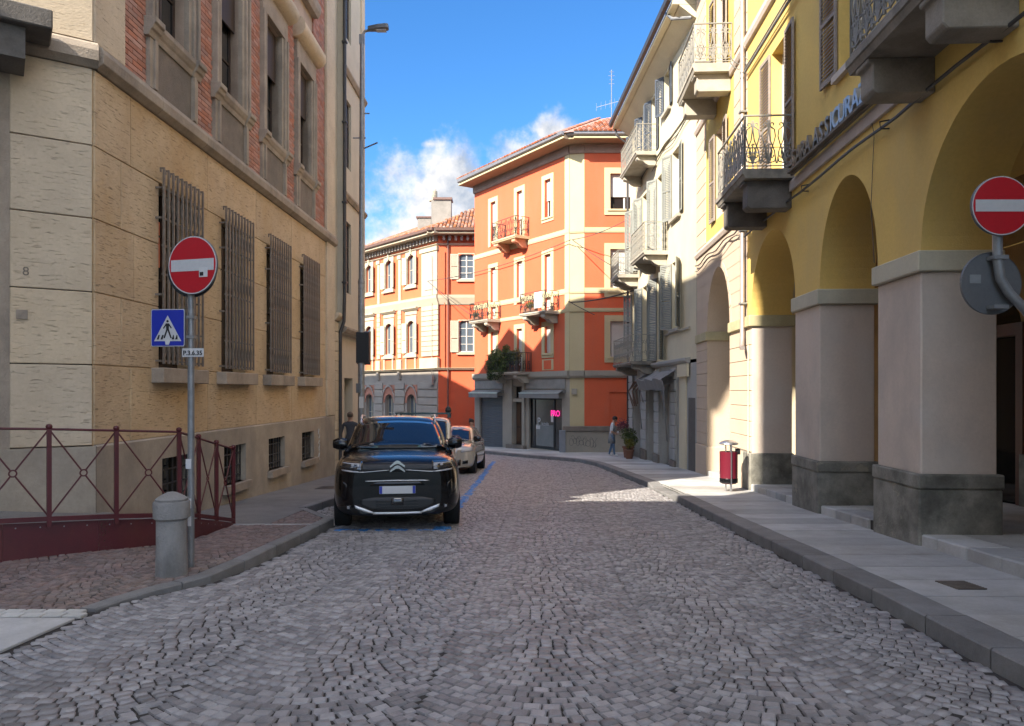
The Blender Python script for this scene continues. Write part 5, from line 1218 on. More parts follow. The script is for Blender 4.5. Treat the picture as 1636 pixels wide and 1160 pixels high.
# ================================================================ H: cream house with stone balconies
H0 = FM(6.14, 0, .0316, -1)
Hh = root('cream_balcony_house', 'cream house with grey louvred shutters and four stone balconies above old shop fronts', 'building', T(5.3, 27, G(27)))
hu = [(-25.1, -24.1, 3.55, 5.75), (-25.1, -24.1, 7.2, 9.4), (-26.2, -25.4, 11.1, 12.45),
      (-27.3, -26.4, 2.6, 5.6), (-27.3, -26.4, 6.32, 9.2), (-28.2, -27.4, 10.2, 12.4), (-29.9, -29.1, 10.2, 12.4),
      (-29.9, -29.0, 2.6, 5.6), (-29.9, -29.0, 6.32, 9.2), (-32.0, -31.2, 6.32, 9.2), (-32.0, -31.2, 3.3, 5.6), (-32.0, -31.3, 11.1, 12.4)]
hs = [(-26.75, -25.05, -1.2, 1.75), (-28.9, -27.6, -1.25, 1.65), (-31.6, -30.0, -1.3, 1.6)]
mb = MB(); wall(mb, -32.6, -22.22, 2.46, 12.9, hu, .28); part('wall', mb, Hh, H0, M_['hcream'])
mb = MB(); wall(mb, -32.6, -22.22, -1.9, 2.36, hs, .4); part('shop_wall', mb, Hh, H0, M_['hgrey'])
part('far_wall', MB().box(-32.6, -32.55, .02, 9, -1.9, 12.9), Hh, H0, M_['hcream'])
part('near_return', MB().box(-22.28, -22.22, .02, 9, -1.9, 12.9), Hh, H0, M_['hcream'])
core(Hh, H0, -32.5, -22.3, .45, 9, -1.8, 12.9)
for k, (a, b, z0, z1) in enumerate(hu):
    window(Hh, H0, a + .002, b - .002, z0, z1, y=.18, bars=2, fm=M_['whitepaint'], gl=M_['glass'])
    m = M_['shutterblue'] if z0 > 10 else M_['shutter']; sw = .46 if z0 < 10 else .38
    shutter(Hh, H0, a - .02, z0, sw, z1 - z0 - .01, m, flip=True, ang=.5 if k % 2 else .65, y=-.05); shutter(Hh, H0, b + .02, z0, sw, z1 - z0 - .01, m, ang=-.12 if k % 3 else -.5, y=-.05)
    if z0 not in (2.6, 6.32, 10.2):
        bevel(part('sill', MB().box(a - .12, b + .12, -.12, .0, z0 - .12, z0 - .005), Hh, H0, M_['balconypale']), .008)
    surround(Hh, H0, a, b, z0, z1, .07, M_['hcream'], .012, bottom=False)
part('string_band', MB().prof([(.0, 10.0), (-.05, 10.0), (-.05, 10.16), (0, 10.18)], -27.3, -22.22), Hh, H0, M_['hcream'])
bevel(part('shop_cornice', MB().prof([(.0, 2.36), (-.10, 2.36), (-.17, 2.44), (-.17, 2.52), (0, 2.54)], -32.6, -22.9), Hh, H0, M_['hgrey']), .005)
part('string_band', MB().prof([(.0, 3.4), (-.06, 3.4), (-.06, 3.46), (0, 3.47)], -26.1, -22.9), Hh, H0, M_['balconypale'])
balcony(Hh, H0, -30.5, -27.25, 10.19, .82, 'lattice', M_['balconypale'], M_['ironlight'], h=.98, bh=.34, mw=.22)
balcony(Hh, H0, -28.1, -25.70, 6.30, .86, 'lattice', M_['balconypale'], M_['ironlight'], h=.98, bh=.34, mw=.22)
balcony(Hh, H0, -32.5, -30.75, 6.28, .88, 'lattice', M_['balconypale'], M_['ironlight'], h=.98, bh=.34, mw=.22)
balcony(Hh, H0, -31.6, -27.6, 2.60, .93, 'swirl', M_['balconystone'], M_['ironlight'], h=.98, bh=.34, th=.12, mw=.3)
for k, (a, b, z0, z1) in enumerate(hs):
    part('roller_shutter', MB().box(a, b, .26, .30, z0, z1), Hh, H0, M_['shutter'])
    for s_ in range(3): part('door_panel', MB().box(a + .06 + s_ * (b - a) / 3, a + (s_ + 1) * (b - a) / 3 - .06, .24, .259, z0 + .1, z1 - .1), Hh, H0, mat('pale_grey_shutter', (.36, .36, .33), .7))
for (a, b) in ((-25.02, -24.45), (-27.55, -26.80), (-29.95, -28.95), (-32.5, -31.65)):
    z = -.75
    part('pilaster', MB().box(a, b, -.05, -.002, -1.8, 2.3), Hh, H0, M_['hgrey'])
    while z < 2.1:
        bevel(part('stone_block', MB().box(a - .01, b + .01, -.10, -.051, z + .012, z + .36), Hh, H0, M_['hgrey']), .015); z += .375
    bevel(part('pilaster_base', MB().box(a - .03, b + .03, -.13, -.051, -1.8, -.76), Hh, H0, M_['apron']), .02)
part('end_pilaster', MB().box(-24.1, -23.3, -.04, -.002, -1.8, 2.3), Hh, H0, M_['hcream']); part('end_pilaster_capital', MB().box(-24.05, -22.9, -.12, -.04, 1.95, 2.35), Hh, H0, M_['hcream'])
part('dark_gap_strip', MB().box(-23.1, -22.35, -.01, -.002, -1.6, 1.3), Hh, H0, mat('grey_brown_gap_strip', (.12, .10, .085), .7))  # flat grey-brown strip at the joint with the peach house
# tattered pull-down awning, with its hanging side strips
aw = MB(); N_ = 10; x0, x1 = -28.6, -24.4
for i in range(N_):
    a, b = x0 + (x1 - x0) * i / N_, x0 + (x1 - x0) * (i + 1) / N_; s0, s1 = .05 * math.sin(i * 1.9), .05 * math.sin((i + 1) * 1.9)
    aw.faces([(a, -.08, 2.18), (b, -.08, 2.18), (b, -.52 - s1, 1.90 + s1), (a, -.52 - s0, 1.90 + s0), (a, -.40 - s0, 1.52 + .04 * (i % 2)), (b, -.40 - s1, 1.52 + .04 * ((i + 1) % 2))], [(0, 1, 2, 3), (3, 2, 5, 4)])
ao = part('awning', aw, Hh, H0, M_['awning']); ao.modifiers.new('thick', 'SOLIDIFY').thickness = .01
for x, l in ((x0 + .05, 1.5), (x1 - .1, 1.7), (x0 + .35, .5), (x1 - .4, .7)):
    q = MB(); q.faces([(x - .10, -.44, 1.6), (x + .10, -.46, 1.62), (x + .05, -.36, 1.6 - l), (x - .03, -.30, 1.55 - l)], [(0, 1, 2, 3)]); o = part('hanging_strip', q, ao, H0, M_['awning']); o.modifiers.new('thick', 'SOLIDIFY').thickness = .01
q = MB()
for i in range(7): q.tube([(-31.4 + i * .28, -.06, 1.9), (-31.5 + i * .27, -.28 - .05 * (i % 3), 1.5), (-31.2 + i * .2, -.2, 1.0 - .1 * (i % 2))], .03, 4)
part('furled_awning', q, Hh, H0, mat('brown_awning', (.22, .15, .12), .85))
for z in (12.9,): eave(Hh, H0, -32.9, -22.22, z, .72, .26, m=M_['hcream'], gm=M_['darkiron'])
part('eave_soffit', MB().prof([(.0, 12.5), (-.15, 12.6), (-.5, 12.86), (-.5, 12.89), (0, 12.89)], -32.6, -22.22), Hh, H0, M_['hcream'])
q = MB(); q.tube([(-32.9, -.62, 13.0), (-32.75, -.55, 12.6), (-32.68, -.1, 12.2), (-32.68, -.08, -1.2)], .05, 8); part('downpipe', q, Hh, H0, M_['darkiron'])
q = MB(); q.tube([(-23.0, -.7, 13.0), (-22.7, -.6, 12.7), (-22.3, -.12, 12.55)], .05, 8); part('downpipe', q, Hh, H0, M_['galv'])
q = MB(); q.tube([(x, -.06, 9.95 - .06 * math.sin(x * 2)) for x in np.arange(-30, -22.2, .5)], .02, 5); q.tube([(x, -.06, 9.75 - .09 * math.sin(x * 2 + 1)) for x in np.arange(-28, -22.2, .5)], .014, 5); part('facade_cable', q, Hh, H0, M_['darkiron'])
q = MB(); q.tube([(x, -.07 - (.03 if x > -18 else 0), 5.15 + .05 * math.sin(x * 3)) for x in np.arange(-22.1, -16.6, .4)], .018, 5); q.tube([(x, -.07, 5.02 + .07 * math.sin(x * 2.4)) for x in np.arange(-22.1, -16.6, .4)], .012, 5); part('facade_cable', q, Gh, F0, M_['darkiron'])

# ================================================================ unseen houses on the left, added and shaped to throw the street's shade
Zh = root('unseen_shade_house', 'tall unseen stucco house behind the viewer, footprint shaped to shade the street', 'building', T(-8, -8, 0))
mb = MB(); mb.slab([(-5.5, -30), (-5.5, 2.5), (-9.5, -1.3), (-14, -6), (-14, -30)], -.5, 20); part('wall', mb, Zh, I4, M_['farwall'])  # unseen; corner cut along the sun's path to shape the shade edge
ZM = FM(-5.49, -30, 0, 1)
for k in range(7):
    for z in (1.2, 4.6, 8.0, 11.4, 14.8):
        window(Zh, ZM, 2 + k * 4.2, 3.1 + k * 4.2, z, z + 1.9, y=-.03, bars=2); surround(Zh, ZM, 2 + k * 4.2, 3.1 + k * 4.2, z, z + 1.9, .15, M_['creamtrim'], .05)
Wh = root('unseen_low_shade_block', 'low unseen block behind the viewer, added to shade the near street', 'building', T(-20, -2, 0))
mb = MB(); mb.slab([(-5.62, 2.6), (-45, 2.6), (-45, -8), (-14.1, -8), (-14.1, -5.9), (-9.6, -1.25), (-5.62, 2.5)], -.5, 11.0); part('wall', mb, Wh, I4, M_['farwall'])  # added block, height set by where its shade ends on the setts

part('shade_annexe', MB().slab([(-5.5, 2.0), (-5.5, 4.83), (-9.5, .63), (-9.5, -1.0)], -.5, 15.7), Zh, I4, M_['farwall'])  # unseen block added to shade the arcade, cut along the sun's path
Kh = root('unseen_square_shade_block', 'unseen beige block behind the bank, added to shade the ornate house', 'building', T(-22, 35, G(35)))
part('wall', MB().slab([(-15.1, 32.8), (-28, 47.9), (-37, 40), (-24, 25)], -2.5, 14.3), Kh, I4, M_['farwall'])  # added shade block, front parallel to the ornate house
# ================================================================ street furniture
def plaza_z(x, y): return float(hl_np(y))
# concrete bollard
bx_, by_ = -3.315, 7.34
bo = root('stone_bollard', 'round weathered concrete bollard with domed cap in front of the left sign pole', 'bollard', T(bx_, by_, plaza_z(0, by_)))
q = MB().lathe([(.145, -.05), (.148, 0), (.140, .30), (.140, .53), (.154, .545)], 28); q.smooth = 35; part('shaft', q, bo, None, M_['concrete'])
q = MB().lathe([(.154, .546), (.167, .555), (.169, .70), (.161, .715), (.140, .72)], 28); q.smooth = 35; part('collar', q, bo, None, M_['concrete'])
q = MB().lathe([(.148, .721), (.150, .738), (.094, .775), (.04, .80), (0.0, .806)], 28); q.smooth = 50; part('cap', q, bo, None, M_['concrete'])
# left sign post
def disc(r, th, n=40):
    q = MB().lathe([(r - .004, -th), (r, -th + .004), (r, 0), (r - .004, .0)], n, axis='y'); return q
def no_entry(parent, M, r):
    q = MB().lathe([(r, .02), (r, .002), (r - .006, -.001), (0.001, -.001)], 44, axis='y'); q.smooth = 30; d = part('sign_disc', q, parent, M, M_['signgrey'])
    part('white_rim', MB().lathe([(r - .002, -.002), (r - .002, -.0035), (r * .955, -.0035)], 44, axis='y'), d, M, M_['signwhite'])
    part('red_face', MB().lathe([(r * .956, -.003), (r * .954, -.0045), (0.001, -.0045)], 44, axis='y'), d, M, M_['signred'])
    part('white_bar', MB().box(-r * .88, r * .88, -.0065, -.0046, -r * .20, r * .20), d, M, M_['signwhite'])
    return d
px, py = -3.262, 7.66
sp = root('road_sign_post', 'grey pole on the left with round no entry sign over a blue pedestrian crossing sign', 'sign', T(px, py, plaza_z(0, py)))
gz0 = plaza_z(0, py)
q = MB().tube([(0, 0, -.05), (0, 0, 3.30)], .033, 14); q.smooth = 50; part('pole', q, sp, None, M_['galv'])
SM = T(px + .055, py - .095, 2.765) @ RZ(math.radians(-17)); no = no_entry(sp, SM, .292)
# dark back plate of a second sign facing the other way
SB = T(px - .02, py + .06, 2.745) @ RZ(math.radians(-14)); q = MB().lathe([(.001, 0), (.283, 0), (.285, .01), (.283, .025), (.001, .025)], 44, axis='y'); part('rear_disc', q, sp, SB, mat('dark_sign_back', (.03, .035, .042), .5))
part('sticker', MB().box(.085, .185, -.010, -.0068, -.125, -.03), no, SM, M_['plate']); part('sticker_print', MB().box(.095, .138, -.0115, -.0101, -.112, -.075), no, SM, M_['black'])
BS = T(px - .215, py - .045, 2.14) @ RZ(math.radians(-6)); 
q = MB(); rr = .18
def rounded(w_, h_, r_, n=5):
    pts = []
    for cx, cz, a0 in ((w_ - r_, h_ - r_, 0), (-w_ + r_, h_ - r_, PI / 2), (-w_ + r_, -h_ + r_, PI), (w_ - r_, -h_ + r_, 1.5 * PI)):
        for i in range(n + 1): a = a0 + PI / 2 * i / n; pts.append((cx + r_ * math.cos(a), cz + r_ * math.sin(a)))
    return pts[::-1]
bs = part('crossing_sign', MB().front(rounded(.182, .192, .02), 0, .012), sp, BS, M_['signgrey'])
part('white_rim', MB().front(rounded(.178, .188, .018), -.002, -.0002), bs, BS, M_['signwhite']); part('blue_face', MB().front(rounded(.171, .181, .014), -.004, -.0021), bs, BS, M_['signblue'])
part('white_triangle', MB().front([(-.145, -.135), (0, .125), (.145, -.135)], -.006, -.0041), bs, BS, M_['signwhite'])
fig = MB()
def F2(pts): fig.front(pts, -.0078, -.0061)
fig.lathe([(.0125, -.0061), (.0125, -.0078), (.001, -.0078)], 14, (0, 0, .066), axis='y')
F2([(-.016, .045), (.016, .045), (.014, -.015), (-.014, -.015)]); F2([(-.016, .045), (-.050, -.003), (-.040, -.010), (-.012, .025)]); F2([(.016, .045), (.012, .025), (.036, -.008), (.046, -.002)])
F2([(-.013, -.013), (.004, -.013), (-.028, -.105), (-.044, -.105)]); F2([(-.004, -.013), (.014, -.013), (.046, -.105), (.030, -.105)])
part('walking_figure', fig, bs, BS, M_['black'])
for a in (-.104, -.063, .055, .092): part('zebra_bar', MB().front([(a - .012, -.118), (a + .006, -.072), (a + .022, -.072) if a < 0 else (a + .012, -.072), (a + .010, -.118) if a < 0 else (a + .016, -.118)], -.0076, -.0061), bs, BS, M_['black'])
part('torn_sticker', MB().front([(-.02, -.17), (.015, -.172), (.03, -.13), (.005, -.115), (-.025, -.135)], -.010, -.0085), bs, BS, M_['plate'])
PS = T(px + .035, py - .042, 1.89) @ RZ(math.radians(-4)); ps = part('number_plate', MB().front(rounded(.112, .043, .008), 0, .008), sp, PS, M_['plate'])
part('number_text', text_mesh('P.3.6.35', .064, M_['black'], .001, bold=.0015), ps, PS @ T(0, -.003, -.006) @ UP)
for z in (2.6, 2.92, 2.05, 2.25): part('clamp', MB().box(-.045, .045, -.038, .045, z - gz0 - .015, z - gz0 + .015), sp, None, M_['galv'])
for k, z in enumerate((.42, .60, 1.0)): part('peeled_sticker', MB().box(-.020 - .01 * k, .016, -.0365, -.0345, z, z + .10), sp, None, M_['plate'])
# right sign with cranked pole
rp = root('road_sign_post', 'cranked galvanised pole at right edge with no entry disc above a grey disc', 'sign', T(3.66, 5.2, yl(5.2)))
bz = yl(5.2)
q = MB().tube([(0, 0, -.02), (0, 0, 1.95), (-.02, 0, 2.05), (-.12, 0, 2.19), (-.23, 0, 2.30), (-.29, 0, 2.40), (-.31, 0, 2.54), (-.31, 0, 2.98)], .032, 14); q.smooth = 60; part('pole', q, rp, None, M_['galv'])
RS = T(3.66 - .322, 5.2 - .06, 2.765); no_entry(rp, RS, .203)
RB = T(3.66 - .325, 5.2 + .045, 2.25) @ RZ(.05); q = MB().lathe([(.001, 0), (.212, 0), (.216, -.006), (.219, 0), (.217, .016), (.001, .016)], 44, axis='y'); rd = part('grey_disc', q, rp, RB, M_['signgrey'])
part('faded_sticker', MB().box(-.155, -.075, -.003, -.0012, .0, .06), rd, RB, mat('faded_label', (.26, .27, .27), .6))
for z in (2.08, 2.42): part('clamp', MB().box(-.36, -.26, -.045, .045, z - bz - .013, z - bz + .013), rp, None, M_['galv'])
# railing along the ramp
rl = root('ramp_railing', 'maroon steel railing with crossed bars along the ramp beside the bank building', 'railing', T(-4.5, 8.6, 0))
# parapet panels
ra, rb, rc = (-5.34 - .66 * .764, 7.86 - .66 * .645), (-3.985, 9.02), (-4.0, 10.82)
ra = (-5.34 - 1.33 * .764, 7.86 - 1.33 * .645)
posts = [(-5.0 - .66 * .764 * k, 8.14 - .66 * .645 * k) for k in (2, 1, 0)] + [(-4.5, 8.57), rb]
posts2 = [rb, (-4.0, 9.62), (-4.0, 10.2), rc]
def ztop(x, y): return float(np.interp(y, [6.5, 7.86, 9.04, 10.8], [1.16, 1.115, 1.01, .67]))
def zpan(x, y): return float(np.interp(y, [6.5, 7.86, 8.76, 9.3, 10.85], [.17, .11, .02, -.06, -.40]))
for P_ in (posts, posts2):
    for (xa, ya), (xb, yb) in zip(P_, P_[1:]):
        L_ = math.hypot(xb - xa, yb - ya); ua, ub = Vector((xb - xa, yb - ya, 0)) / L_, None
        R = FM(xa, ya, xb - xa, yb - ya); t0, t1, p0, p1 = ztop(xa, ya), ztop(xb, yb), zpan(xa, ya) + .06, zpan(xb, yb) + .06
        mb = MB(); cx, cz = L_ / 2, (t0 + t1 + p0 + p1) / 4; r = .035 if L_ > .62 else .028
        for (x, z) in ((0, t0), (L_, t1), (0, p0), (L_, p1)):
            v = Vector((x - cx, z - cz)); vl = v.length; e = Vector((cx, cz)) + v * (r / vl); mb.tube([(x, 0, z), (e.x, 0, e.y)], .009, 6)
        mb.tube([(cx + r * math.cos(a), 0, cz + r * math.sin(a)) for a in np.linspace(0, 2 * PI, 15)[:-1]], .008, 5, closed=True)
        part('cross_brace', mb, rl, R, M_['maroon'])
        part('top_rail', MB().tube([(0, 0, t0), (L_, 0, t1)], .014, 8), rl, R, M_['maroon'])
        part('bottom_rail', MB().hexa([(0, -.02, p0 - .045), (L_, -.02, p1 - .045), (L_, .02, p1 - .045), (0, .02, p0 - .045)], [(0, -.02, p0 + .005), (L_, -.02, p1 + .005), (L_, .02, p1 + .005), (0, .02, p0 + .005)]), rl, R, M_['maroon'])
for (x, y) in posts + posts2[1:]:
    q = MB(); z0, z1 = zpan(x, y) - .05, ztop(x, y); q.box(-.022, .022, -.022, .022, z0, z1); q.lathe([(.022, z1), (.030, z1 + .012), (.034, z1 + .03), (.026, z1 + .05), (.001, z1 + .058)], 12); part('post', q, rl, T(x, y, 0) @ RZ(.7), M_['maroon'])
# steel skirt of the ramp, bolted plates
sk = part('skirt', MB().box(-.005, .005, -.01, .01, -.2, -.1), rl, T(-4.6, 8.8, 0), M_['maroon'])
for P_ in ([(-6.35, 7.01), (-5.34, 7.90), (-3.97, 9.06)], [(-3.97, 9.06), (-3.98, 10.86)]):
    for (xa, ya), (xb, yb) in zip(P_, P_[1:]):
        L_ = math.hypot(xb - xa, yb - ya); R = FM(xa, ya, xb - xa, yb - ya); n = 2 if L_ > 1.4 else 1
        for i in range(n):
            u0, u1 = L_ * i / n + .001, L_ * (i + 1) / n - .001; f = lambda u: (xa + (xb - xa) * u / L_, ya + (yb - ya) * u / L_)
            (x0_, y0_), (x1_, y1_) = f(u0), f(u1); zt0, zt1 = zpan(x0_, y0_), zpan(x1_, y1_); zb0, zb1 = G(y0_) + .06, G(y1_) + .06
            part('skirt_plate', MB().hexa([(u0, -.005, zb0), (u1, -.005, zb1), (u1, .005, zb1), (u0, .005, zb0)], [(u0, -.005, zt0), (u1, -.005, zt1), (u1, .005, zt1), (u0, .005, zt0)]), sk, R, M_['maroon'])
            for k in range(4):
                u = u0 + (u1 - u0) * (k + .5) / 4; z = (zt0 + (zt1 - zt0) * (k + .5) / 4) - .05
                if z > G(y0_) + .12: part('bolt', MB().lathe([(.008, 0), (.008, -.004), (.001, -.005)], 8, axis='y'), sk, R @ T(u, -.006, z), M_['galv'])
# ramp floor
mb = MB(); pl = [(-8.5, 5.4), (-5.35, 7.95), (-4.01, 9.1), (-4.02, 10.8)]; pr_ = [(-9.2, 6.7), (-6.0, 8.9), (-5.2, 9.6), (-5.2, 10.8)]
for (a0, a1), (b0, b1) in zip(zip(pl, pl[1:]), zip(pr_, pr_[1:])):
    g_ = lambda p: (p[0], p[1], zpan(*p) - .012)
    mb.poly([g_(a0), g_(a1), (b1[0], b1[1], zpan(*a1) - .012), (b0[0], b0[1], zpan(*a0) - .012)])
part('ramp', mb, None, I4, M_['asphalt'], kind='structure')
wd_ = MB()
for k in range(60):
    a = random.uniform(0, 6.28); x = random.gauss(0, .03); z = -random.random() * .32; s_ = .012
    wd_.faces([(x, -.02 - random.random() * .02, z), (x + s_ * math.cos(a), -.035, z + s_ * math.sin(a)), (x + s_ * .4, -.03, z - s_)], [(0, 1, 2)])
ws = root('wall_weed', 'dry creeping weed hanging over the maroon ramp skirt', 'weed', T(-4.60, 8.50, zpan(-4.6, 8.5)) @ RZ(math.atan2(1.16, 1.37))); part('foliage', wd_, ws, None, mat('dry_weed', (.10, .075, .045), .8), kind='stuff')
# litter bin on the right pavement
lb = root('litter_bin', 'dark red oval litter bin with steel mushroom cap on the right pavement', 'bin', T(4.60, 16.0, yl(16.0)))
for a in (-.06, .0, .06): part('leg', MB().tube([(a, -.13 if a == 0 else 0.0, 0), (a, -.13 if a == 0 else 0.0, 1.0)], .014, 8), lb, None, M_['steel'])
q = MB().lathe([(.150, .16), (.180, .19), (.185, .30), (.188, .80), (.190, .84), (.178, .84), (.16, .5), (.001, .3)], 26); q.smooth = 45; part('shell', q, lb, None, M_['binred'])
part('band', MB().lathe([(.186, .18), (.190, .20), (.190, .27), (.187, .28)], 26), lb, None, M_['gloss'])
q = MB().lathe([(.001, .99), (.18, .985), (.205, 1.00), (.200, 1.02), (.15, 1.055), (.07, 1.08), (.001, 1.085)], 26); q.smooth = 60; part('cap', q, lb, None, M_['steel'])
part('front_strut', MB().box(-.012, .012, -.205, -.189, .10, .995), lb, None, M_['steel'])
part('ashtray', MB().box(.15, .23, -.06, .05, .78, .90), lb, None, M_['black'])
# tall street lamp
zl = G(20) + .12
lp = root('street_lamp', 'tall grey lamp post with arm lantern beyond the parked black car', 'street lamp', T(-4.0, 20, zl))
q = MB().tube([(0, 0, 0), (0, 0, 5.2), (0, 0, 5.25), (.02, 0, 10.4), (.02, 0, 11.75)], [.095, .085, .072, .062, .055], 14); q.smooth = 40; part('pole', q, lp, None, M_['galv'])
q = MB(); q.tube([(0, 0, 11.7), (.10, 0, 11.85), (.35, 0, 11.9)], .035, 8); q.box(-.05, .08, -.05, .05, 11.5, 11.75); part('arm', q, lp, None, M_['galv'])
part('lantern', MB().slab([(.18, -.06), (.45, -.12), (.66, -.12), (.72, -.08), (.72, .08), (.66, .12), (.45, .12), (.18, .06)], lambda x, y: 11.86 + .10 * (x - .18), lambda x, y: 11.93 + .10 * (x - .18) + (.03 if abs(y) > .05 else 0)), lp, None, M_['signgrey'])
part('lens', MB().box(.40, .66, -.08, .08, 11.85, 11.872), lp, None, M_['ledlens'])
for z, l in ((9.95, .22), (9.3, .12)): part('bracket', MB().box(-.22 if z < 9.8 else -.0, l, -.012, .012, z - .3, z - .27), lp, None, M_['galv'])
q = MB(); q.tube([(.03, 0, 8.72), (.45, -.1, 8.86)], .022, 6); q.box(-.03, .06, -.06, .06, 8.55, 8.95); part('side_arm', q, lp, None, M_['galv'])
part('collar', MB().lathe([(.088, 5.14), (.092, 5.2), (.076, 5.28)], 14), lp, None, M_['galv'])
# dark signal head seen from behind
part('signal_box', MB().prof([(-.10, 3.05), (.16, 3.0), (.20, 3.9), (-.10, 3.85)], -.12, .22), lp, None, M_['black'])
part('camera_box', MB().box(-.10, -.0, -.20, -.095, 2.25, 2.5), lp, None, M_['signgrey']); part('notice', MB().box(-.04, .08, -.098, -.094, 1.85, 2.15), lp, None, M_['plate']); part('notice', MB().box(-.12, .06, -.102, -.098, .95, 1.35), lp, None, M_['plate'])
# flower stand and plants by the cream house
fp = foliage('potted_plant', 'bushy dark red flowered plant in a terracotta pot by the cream house', 'plant', T(4.72, 30.6, yl(30.6)), [(0, 0, .95, .34, .3, .32), (.1, 0, .7, .3, .25, .25)], 900, M_['leaf'], .05)
part('pot', MB().lathe([(.17, 0), (.22, .4), (.25, .4), (.25, .46), (.2, .46)], 18), fp, None, M_['terracotta'])
q = MB()
for k in range(260):
    a, r = random.uniform(0, 6.28), random.random() ** .5 * .24; x, y, z = -.22 + r * math.cos(a), r * .6 * math.sin(a), 1.32 + random.gauss(0, .09)
    q.faces([(x - .022, y, z), (x + random.uniform(-.01, .01), y - .02, z - .02), (x + .022, y + random.uniform(-.02, .02), z + .01), (x, y + .012, z + .024)], [(0, 1, 2, 3)])
part('flower', q, fp, None, M_['redflower'], kind='stuff')
fp = foliage('potted_plant', 'yellow green plant in a low pot beside the shop pilaster of the cream house', 'plant', T(4.62, 29.7, yl(29.7)), [(0, 0, .62, .2, .2, .2)], 300, M_['leafyellow'], .05)
part('pot', MB().lathe([(.13, 0), (.18, .3), (.2, .3), (.2, .35), (.16, .35)], 18), fp, None, M_['terracotta'])
# overhead cables
def cable(label, a, b, sag, r=.018, group=None):
    a, b = Vector(a), Vector(b); n = 14; mid = (a + b) / 2
    pts = [a.lerp(b, i / n) - Vector((0, 0, sag * 4 * (i / n) * (1 - i / n))) - mid for i in range(n + 1)]
    o = part('overhead_cable', MB().tube(pts, r, 5), None, T(*mid), M_['darkiron']); return tag(o, label, 'cable', group)
def at(px_, py_, Y): return ((px_ - 818) / 1204 * Y, Y, 1.5 + (625 - py_) / 1204 * Y)
dcor = at(913, 383, 35.0)
cable('thin dark cable from the ornate house corner to the orange house corner', at(683, 449, 46.6), at(912, 383, 34.8), .30)
cable('thin dark cable rising from the orange house corner to the cream house', at(914, 383, 34.8), at(1000, 352, 33.0), .12)
cable('dark cable dropping from the orange house corner towards the cream balcony', at(914, 383, 34.8), at(992, 433, 32.2), .05)
cable('thick dark cable from the orange pilaster to the cream house below the balcony', at(912, 483, 34.8), at(1012, 464, 31.6), .10, .03)
cable('taut cable from the orange house second floor down to the cornice by the window', at(908, 481, 34.8), at(950, 503, 34.6), .02)
cable('thin cable from the ornate house pilaster down to the left balcony', at(683, 449, 46.6), at(752, 503, 41.5), .06)
# ================================================================ vehicles
def evaluate(o):
    dg = bpy.context.evaluated_depsgraph_get(); dg.update(); return bpy.data.meshes.new_from_object(o.evaluated_get(dg))
def tmp(me): o = bpy.data.objects.new('tmp', me); COL.objects.link(o); return o
def loft(st, cap=True):
    """st: list of (y, [(x,z)...]) half sections (x>=0, from bottom centre to top centre)"""
    mb = MB(); n = len(st[0][1]); vs = []; full = 2 * n - 2
    for y, pr in st:
        vs += [(x, y, z) for x, z in pr] + [(-x, y, z) for x, z in pr[-2:0:-1]]
    fs = []
    for i in range(len(st) - 1):
        for j in range(full): a, b = i * full, (i + 1) * full; fs.append((a + j, a + (j + 1) % full, b + (j + 1) % full, b + j))
    for base, rev in ((0, 0), ((len(st) - 1) * full, 1)):
        for j in range(n - 1):
            l0, l1 = base + j, base + j + 1; r0, r1 = base + (full - j) % full, base + (full - j - 1) % full
            q = [l0, l1, r1, r0]; q = [v for i, v in enumerate(q) if v not in q[:i]]
            if len(q) >= 3: fs.append(tuple(q if not rev else q[::-1]))
    mb.faces(vs, fs); return mb
